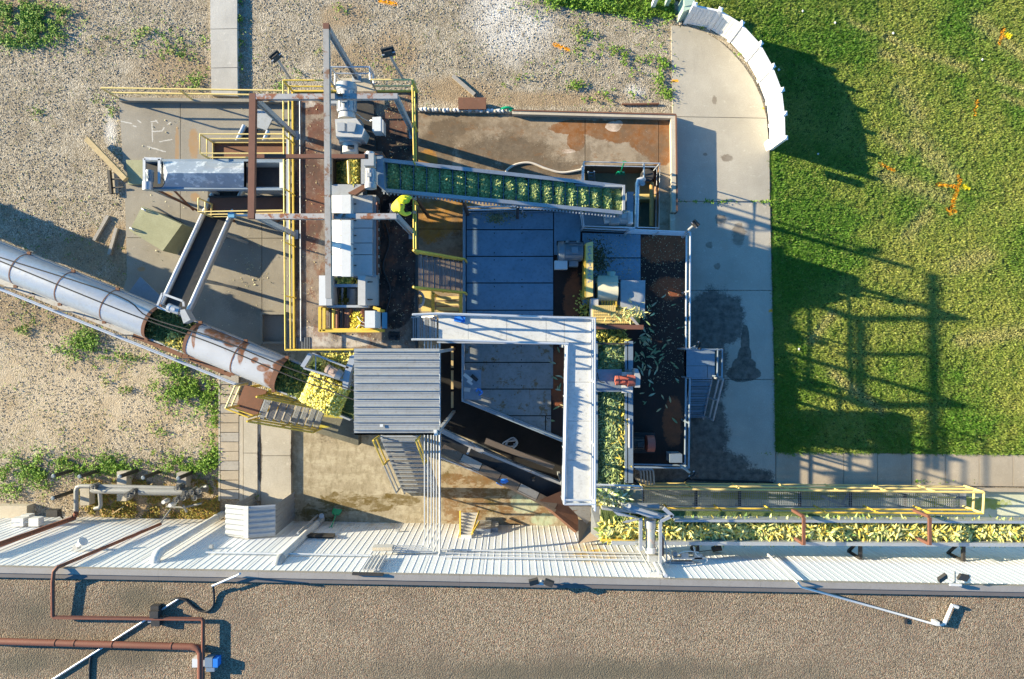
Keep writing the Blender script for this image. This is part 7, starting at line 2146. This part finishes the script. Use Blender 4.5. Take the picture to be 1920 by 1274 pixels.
# ================================================================== WORKER
PR = T('person', 'worker in yellow hi-vis jacket and yellow hard hat leaning on the yellow railing', 'person', V((-3.44, 4.29, ZP)))
def skin(name, verts, edges, radii, mat, root=0, sub=2, parent=None):
    me = bpy.data.meshes.new(name)
    off = LOC[PR.name]
    me.from_pydata([tuple(Vector(v) + Vector((0, 0, 0))) for v in verts], edges, [])
    o = bpy.data.objects.new(name, me); COL.objects.link(o); o.parent = parent or PR
    m = o.modifiers.new('skin', 'SKIN'); m.use_smooth_shade = True
    for i, r_ in enumerate(radii):
        me.skin_vertices[0].data[i].radius = (r_, r_) if not isinstance(r_, tuple) else r_
    me.skin_vertices[0].data[root].use_root = True
    s_ = o.modifiers.new('sub', 'SUBSURF'); s_.levels = sub; s_.render_levels = sub
    me.materials.append(mat)
    LOC[o.name] = off
    return o
# local frame: x to the east (towards the rail), y north; leaning forward, looking north east
J = [(-.30, -.10, .93), (-.22, -.07, 1.12), (-.08, -.02, 1.30), (-.02, .01, 1.39), (.04, .04, 1.46), (.08, .06, 1.56),   # 0 pelvis .. 5 head
     (-.32, .0, .90), (-.26, .04, .48), (-.32, .04, .08), (-.18, .05, .04),       # left leg 6-9
     (-.32, -.20, .90), (-.34, -.20, .48), (-.42, -.20, .08), (-.28, -.21, .04),   # right leg 10-13
     (-.04, .18, 1.34), (.12, .25, 1.16), (.29, .20, 1.09),                        # left arm 14-16 (hand on the rail)
     (-.08, -.22, 1.33), (.04, -.33, 1.16), (.27, -.24, 1.09)]                      # right arm 17-19
E = [(0, 1), (1, 2), (2, 3), (3, 4), (4, 5), (0, 6), (6, 7), (7, 8), (8, 9), (0, 10), (10, 11), (11, 12), (12, 13), (2, 14), (14, 15), (15, 16), (2, 17), (17, 18), (18, 19)]
Rr = [.14, .13, .14, .07, .055, .095, .085, .058, .042, .035, .085, .058, .042, .035, .055, .042, .028, .055, .042, .028]
skin('body', J, E, Rr, M['skin'])
skin('jacket', [J[0], J[1], J[2], (-.02, .01, 1.385), J[14], J[15], (.26, .205, 1.10), J[17], J[18], (.24, -.245, 1.10)], [(0, 1), (1, 2), (2, 3), (2, 4), (4, 5), (5, 6), (2, 7), (7, 8), (8, 9)],
     [(.17, .20), (.17, .20), (.16, .21), .12, .085, .07, .05, .085, .07, .05], M['hivis'])
skin('trousers', [J[0], J[6], J[7], J[8], J[10], J[11], J[12]], [(0, 1), (1, 2), (2, 3), (0, 4), (4, 5), (5, 6)], [.155, .10, .075, .062, .10, .075, .062], M['denim'])
for s_ in (8, 12):
    skin('boot', [J[s_], J[s_ + 1]], [(0, 1)], [.065, .05], M['boot'], sub=2)
mb = MB(); hc_ = V((.075, .06, 1.60)) + LOC[PR.name]
n = 14
for i in range(6):
    ph = math.pi / 2 * i / 5
    for k in range(n):
        a = 2 * math.pi * k / n
        mb.v.append(hc_ + V((.145 * math.cos(a) * math.cos(ph), .125 * math.sin(a) * math.cos(ph), .125 * math.sin(ph))))
for i in range(5):
    for k in range(n): mb.f.append((i * n + k, i * n + (k + 1) % n, (i + 1) * n + (k + 1) % n, (i + 1) * n + k))
hh_ = mb.build('hard_hat', M['helmet'], PR)
mb = MB(); mb.prism([hc_ + V((.20 * math.cos(a * .3) - .0, .135 * math.sin(a * .3), .004)) for a in range(21)], .015); mb.build('brim', M['helmet'], hh_)
mb = MB(); mb.beam(hc_ + V((-.13, 0, .03)), hc_ + V((.12, 0, .10)), .03, .02); mb.beam(hc_ + V((-.10, 0, .115)), hc_ + V((.10, 0, .122)), .035, .02); mb.build('crest', M['helmet'], hh_, smooth=False)
# face
fx = V((.08, .03, 0)).normalized()
for s_ in (-1, 1):
    q = V((.08, .06, 1.545)) + LOC[PR.name] + V((.085, 0, 0)) + V((0, .035 * s_, 0)); mb = MB(); mb.cyl(q, q + V((.012, 0, 0)), .013, .008, 8); mb.build('eye', M['dark'], PR)
    q = V((.075, .06 + .095 * s_, 1.53)) + LOC[PR.name]; mb = MB(); mb.box(q, (.04, .025, .06)); mb.build('ear', M['skin'], PR)
q = V((.175, .06, 1.52)) + LOC[PR.name]; mb = MB(); mb.tube([q + V((-.01, 0, .03)), q + V((.02, 0, -.01)), q + V((-.005, 0, -.02))], [.01, .017, .012], 8); mb.build('nose', M['skin'], PR)
q = V((.165, .06, 1.48)) + LOC[PR.name]; mb = MB(); mb.box(q, (.012, .05, .012)); mb.build('mouth', M['redmotor'], PR, smooth=False)
# hands closing on the rail
for wj, s_ in ((16, 1), (19, -1)):
    w0 = V(J[wj])
    vs = [w0 + V((-.02, 0, .01)), w0 + V((.05, 0, .015))]; es = [(0, 1)]; rd = [.03, .036]
    for k in range(4):
        o = (k - 1.5) * .022; ln = (.036, .042, .04, .032)[k]
        i0 = len(vs); vs += [w0 + V((.075, o, .02)), w0 + V((.075 + ln, o, .005)), w0 + V((.085 + ln * .8, o, -.035)), w0 + V((.06, o, -.045))]
        es += [(1, i0), (i0, i0 + 1), (i0 + 1, i0 + 2), (i0 + 2, i0 + 3)]; rd += [.0095, .009, .0085, .0075]
    i0 = len(vs); vs += [w0 + V((.03, -.035 * s_, .0)), w0 + V((.06, -.05 * s_, -.02)), w0 + V((.08, -.045 * s_, -.04))]; es += [(0, i0), (i0, i0 + 1), (i0 + 1, i0 + 2)]; rd += [.012, .011, .009]
    skin('hand', vs, es, rd, M['skin'], sub=1)

# ================================================================== GRASS, WEEDS, STONES
def sample(poly, n):
    us = [p[0] for p in poly]; vs = [p[1] for p in poly]
    lo = (max(min(us), -40), max(min(vs), -40)); hi = (min(max(us), 1980), min(max(vs), 1320))
    out_u, out_v = [], []
    tot = 0
    while tot < n:
        u = RNG.uniform(lo[0], hi[0], n); v = RNG.uniform(lo[1], hi[1], n)
        k = inpoly(u, v, poly)
        out_u.append(u[k]); out_v.append(v[k]); tot += k.sum()
    return np.concatenate(out_u)[:n], np.concatenate(out_v)[:n]


def tow(u, v, z):
    k = (H - z) / F
    zz = np.broadcast_to(z, u.shape)
    return np.stack([(u - CU) * k, -(v - CV) * k, zz], 1)


def segdist(u, v, segs):
    d = np.full(u.shape, 1e9)
    for (a, b, c, e) in segs:
        L2 = (c - a) ** 2 + (e - b) ** 2
        t = np.clip(((u - a) * (c - a) + (v - b) * (e - b)) / L2, 0, 1)
        d = np.minimum(d, np.hypot(u - a - t * (c - a), v - b - t * (e - b)))
    return d


def grass(poly, n, seed):
    u, v = sample(poly, n)
    big = fbm(u, v, 120, seed); mid = fbm(u, v, 26, seed + 3); fine = fbm(u, v, 7, seed + 5)
    straw = np.zeros(n)
    for (a, b, c, d, w) in ((1595, 42, 1628, 58, 7), (1660, 70, 1730, 103, 9), (1730, 103, 1810, 128, 8), (1652, 100, 1690, 118, 8), (1870, 148, 1920, 168, 8), (1880, 180, 1925, 200, 7),
                            (1690, 170, 1720, 215, 18), (1720, 260, 1780, 330, 22), (1660, 330, 1770, 370, 16), (1660, 255, 1690, 280, 12), (1830, 40, 1930, 115, 14), (1800, 640, 1930, 620, 14), (1790, 500, 1850, 480, 16),
                            (1560, 700, 1650, 770, 10), (1700, 440, 1740, 400, 14), (1520, 640, 1560, 590, 10)):
        straw = np.maximum(straw, np.exp(-(segdist(u, v, [(a, b, c, d)]) / w) ** 2))
    lush = np.exp(-((u - 1475) / 70) ** 2) * (v > 250) + (v < 120) * (u < 1640) * .7 + .5 * (v > 780)
    yel = np.clip((big - .42) * 1.6 + (mid - .5) * .9 + .42 - lush * .45, 0, 1)
    g1 = np.array([.10, .215, .018]); g2 = np.array([.295, .325, .058]); st = np.array([.44, .40, .14])
    c = g1 + (g2 - g1) * yel[:, None]
    s = np.clip(straw * (.3 + .8 * fine) + .5 * (RNG.random(n) < .05 + .12 * yel), 0, 1)[:, None]
    c = c * (1 - s) + st * s
    om = segdist(u, v, [(1800, 336, 1778, 402), (1755, 346, 1796, 352), (1772, 392, 1790, 398), (1648, 308, 1676, 321), (1829, 192, 1823, 218), (1880, 55, 1872, 84), (1876, 68, 1888, 72), (1795, 332, 1798, 340)]) < 3.0
    om &= RNG.random(n) < .75
    c[om] = np.array([.80, .34, .01])
    ye = segdist(u, v, [(1806, 351, 1811, 355), (1885, 66, 1890, 70)]) < 4
    c[ye] = np.array([.85, .72, .02])
    c *= (.72 + .56 * RNG.random((n, 1)))
    h = .06 + .07 * fine + .05 * lush + .03 * RNG.random(n)
    h *= np.where(straw > .4, .6, 1)
    clump = fbm(u, v, 5, seed + 9, 2)
    # leave gaps so the soil shows between tufts
    keep = RNG.random(n) < np.clip(.5 + (clump - .35) * 2.2, .3, 1)
    u, v, c, h, lush = u[keep], v[keep], c[keep], h[keep], lush[keep]
    n = len(u)
    pos = tow(u, v, -.035)
    pos[:, 2] += .06 * np.clip((clump[keep] - .3), 0, .6)
    return pos, h * .85, .014 + .016 * RNG.random(n), RNG.uniform(0, 6.28, n), RNG.uniform(.15, 1.2, n), c


LV = [(1446, 283), (1457, 846), (1990, 853), (1990, -30), (1290, -30), (1300, 15), (1340, 40), (1376, 66), (1408, 104), (1432, 146), (1448, 190), (1453, 235), (1455, 283)]
ps = [grass(LV, 620000, 3), grass(LAWN2, 30000, 8)]
n = 5200                      # ragged fringe leaning over the concrete edges
tt = RNG.random(n); side = RNG.random(n) < .55
fu = np.where(side, 1446 + 10.5 * tt + np.abs(RNG.normal(0, 3.0, n)) - 1.5, 1457 + 500 * tt)
fv = np.where(side, 284 + 562 * tt, 845.5 + 4 * tt - np.abs(RNG.normal(0, 3.0, n)) + 2)
k = fbm(fu, fv, 22, 61) > .38; fu, fv = fu[k], fv[k]; n = len(fu); t = RNG.random((n, 1))
ps.append((tow(fu, fv, -.03), .10 + .12 * RNG.random(n), .014 + .014 * RNG.random(n), RNG.uniform(0, 6.28, n), RNG.uniform(.1, .9, n), np.array([.075, .165, .015]) * (1 - t) + np.array([.19, .27, .04]) * t))
pos, L_, W_, az, pit, c = [np.concatenate(q) for q in zip(*ps)]
stamp('grass', LEAF_V, LEAF_F, pos, L_, W_, az, -pit * -1, c, M['tint'], None, kind='stuff')

# weeds: broad leaves gathered in clumps
WEEDS = [(30, 20, 60, 30, .8), (65, 45, 60, 34, .9), (40, 75, 50, 14, 1), (120, 28, 14, 12, .8), (180, 80, 60, 22, .25), (300, 72, 50, 26, .55), (330, 100, 30, 12, .5), (360, 155, 18, 14, .7), (315, 155, 12, 10, .6), (385, 100, 10, 40, .45),
         (450, 40, 5, 70, .6), (452, 95, 6, 40, .4), (205, 215, 14, 16, .5), (75, 212, 20, 14, .35), (20, 300, 10, 8, .3), (190, 190, 14, 12, .5), (522, 165, 8, 8, .8), (640, 20, 14, 12, .5), (700, 35, 10, 8, .4), (600, 100, 10, 8, .4),
         (720, 120, 24, 14, .5), (560, 140, 20, 10, .4), (480, 100, 20, 10, .25), (1060, 4, 60, 14, .9), (1150, 8, 50, 14, .9), (1215, 25, 42, 22, .9), (1100, 62, 30, 22, .4), (1120, 95, 40, 20, .5), (1180, 110, 30, 26, .55),
         (1240, 130, 18, 34, .95), (1250, 170, 10, 20, .8), (1150, 120, 26, 20, .5), (1080, 160, 16, 12, .6), (1135, 180, 22, 16, .55), (1040, 120, 16, 14, .4), (1195, 178, 20, 10, .5), (985, 140, 14, 16, .4), (960, 155, 24, 12, .35), (1000, 30, 16, 10, .4), (1105, 190, 14, 10, .5), (1098, 188, 5, 5, .9), (1400, 92, 5, 14, .7), (1330, 55, 10, 6, .5), (1318, 52, 6, 4, .6), (1392, 98, 8, 10, .5),
         (155, 640, 26, 26, 1), (130, 655, 30, 12, .7), (200, 662, 26, 10, .7), (245, 668, 30, 9, .6), (285, 665, 14, 10, .7), (330, 690, 26, 14, .9), (345, 735, 40, 34, 1), (385, 735, 26, 24, 1), (310, 725, 20, 18, .8), (403, 780, 8, 60, .9), (404, 860, 8, 30, .9),
         (300, 808, 14, 12, .7), (180, 690, 70, 20, .25), (220, 720, 60, 14, .22), (240, 730, 24, 8, .35), (25, 730, 12, 8, .5), (45, 618, 14, 10, .6), (35, 600, 8, 8, .4),
         (60, 870, 34, 22, 1), (20, 905, 26, 28, .9), (75, 880, 30, 20, .9), (160, 872, 50, 20, .95), (225, 874, 30, 16, .9), (120, 862, 26, 14, .6), (285, 872, 16, 10, .5), (345, 872, 36, 20, .9), (390, 870, 18, 26, .9), (395, 850, 12, 20, .8), (80, 905, 12, 20, .8), (10, 870, 16, 18, .7), (210, 800, 90, 12, .15), (90, 800, 60, 30, .12),
         (270, 405, 0, 0, 0), (478, 932, 8, 5, .9), (300, 860, 90, 14, .35), (265, 860, 30, 14, .5), (1310, 379, 30, 2, .7), (1350, 379, 30, 2, .7), (1425, 380, 20, 3, .9), (1470, 852, 30, 3, .6), (1720, 903, 14, 4, .5), (1790, 903, 20, 4, .5), (200, 470, 60, 50, .12), (90, 440, 90, 60, .10), (60, 590, 80, 30, .15)]
P_, C_, L2, W2 = [], [], [], []
for (u, v, ru, rv, d) in WEEDS:
    if ru == 0: continue
    n = int(ru * rv * d * 2.6) + 12
    uu, vv_ = u + ru * .62 * RNG.normal(size=n), v + rv * .62 * RNG.normal(size=n)
    cl = .6 * fbm(uu, vv_, 16, 21, 3) + .4 * vnoise(uu / 4.5, vv_ / 4.5, 77)
    keep = cl > .645 - .20 * d + .05 * RNG.random(n)
    uu, vv_, cl = uu[keep], vv_[keep], cl[keep]
    n = len(uu)
    if n == 0: continue
    hgt = (.02 + .22 * d * RNG.random(n) * np.clip(cl * 1.5, .3, 1))
    P_.append(tow(uu, vv_, 0) + np.stack([0 * uu, 0 * uu, hgt - .06], 1))
    t = RNG.random((n, 1))
    dry = np.clip(.9 - d, 0, 1)
    base = (np.array([.07, .17, .015]) * (1 - t) + np.array([.21, .34, .03]) * t)
    dryc = np.array([.24, .20, .06])
    m = (RNG.random((n, 1)) < dry * .55)
    C_.append(np.where(m, dryc * (.6 + .7 * t), base)); L2.append(.04 + .08 * RNG.random(n) * (.6 + .5 * d)); W2.append(.022 + .035 * RNG.random(n))
pos = np.concatenate(P_); c = np.concatenate(C_); l_ = np.concatenate(L2); w_ = np.concatenate(W2); n = len(pos)
stamp('weeds', LEAF_V, LEAF_F, pos, l_, w_, RNG.random(n) * 6.283, RNG.uniform(-.3, .9, n), c, M['tint'], None, roll=RNG.uniform(-.7, .7, n), kind='stuff')
# mossy ground cover round the pipe manifold
n = 9000
u = RNG.uniform(145, 412, n); v = RNG.uniform(900, 982, n)
k = (fbm(u, v, 22, 31) > .40) & (v < 972 + (u - 145) * .03); u, v = u[k], v[k]; n = len(u)
t = RNG.random((n, 1)); c = np.array([.10, .10, .015]) * (1 - t) + np.array([.30, .24, .035]) * t
m = RNG.random((n, 1)) < .3; c = np.where(m, np.array([.30, .17, .04]) * (.6 + .6 * t), c)
stamp('moss', LEAF_V, LEAF_F, tow(u, v, -.05) + np.stack([0 * u, 0 * u, .08 * RNG.random(n)], 1), .05 + .06 * RNG.random(n), .03 + .04 * RNG.random(n), RNG.random(n) * 6.28, RNG.uniform(-.3, .8, n), c, M['tint'], None, kind='stuff')
# dry dead stems scattered over the gravel
n = 16000
u = RNG.uniform(-20, 1262, n); v = RNG.uniform(-20, 980, n)
m = (v < 200) | (u < 240) | ((u < 410) & (v > 640 + 0 * u))
m &= ~((u > 388) & (u < 450) & (v < 185)); m &= fbm(u, v, 60, 41) > .45
m &= ~inpoly(u, v, [(222, 180), (560, 180), (560, 662), (491, 662), (225, 560), (232, 330)])
m &= ~((u > 1254))
u, v = u[m], v[m]; n = len(u); t = RNG.random((n, 1))
c = np.array([.20, .16, .07]) * (1 - t) + np.array([.36, .30, .15]) * t
g_ = RNG.random((n, 1)) < .35; c = np.where(g_, np.array([.10, .15, .03]), c)
stamp('dry_stems', LEAF_V, LEAF_F, tow(u, v, -.05), .06 + .09 * RNG.random(n), .015 + .02 * RNG.random(n), RNG.random(n) * 6.28, RNG.uniform(.0, .6, n), c, M['tint'], None, kind='stuff')
# loose gravel stones
n = 80000
u = RNG.uniform(-30, 1262, n); v = RNG.uniform(-30, 985, n)
m = (v < 186) | ((u < 232) & (v < 990)) | ((u < 410) & (v > 600))
m &= ~((u > 388) & (u < 450) & (v < 190)); m &= (fbm(u, v, 70, 51) > .36)
m &= ~inpoly(u, v, [(222, 180), (780, 170), (780, 662), (491, 662), (225, 560), (232, 330)])
u, v = u[m], v[m]; n = len(u); t = RNG.random((n, 1)); s = .012 + .022 * RNG.random(n) ** 2
c = np.array([.17, .14, .10]) * (1 - t) + np.array([.52, .46, .37]) * t
stamp('gravel_stones', OCT_V, OCT_F, tow(u, v, -.05), s, s * (.6 + .5 * RNG.random(n)), RNG.random(n) * 6.28, RNG.uniform(-.3, .3, n), c, M['stone'], None, thick=s * .6, kind='stuff')
# bits lying on the lawn
r_i = 0
for (u, v) in ((1505, 21), (1566, 43), (1842, 112), (1460, 131), (1534, 289), (1498, 655), (1675, 63)):
    mb = MB(); p = P(u, v, .06); s = .07
    mb.add([p + V((s * random.uniform(.6, 1) * x, s * random.uniform(.6, 1) * y, .05 * z)) for x, y, z in ((1, 0, 0), (0, 1, 0), (-1, 0, 0), (0, -1, 0), (0, 0, 1), (0, 0, -1))], [(0, 1, 4), (1, 2, 4), (2, 3, 4), (3, 0, 4), (1, 0, 5), (2, 1, 5), (3, 2, 5), (0, 3, 5)])
    mb.build('litter', M['white'], label='small white scrap of litter lying on the lawn', cat='litter', group='white scraps on the lawn', smooth=False)
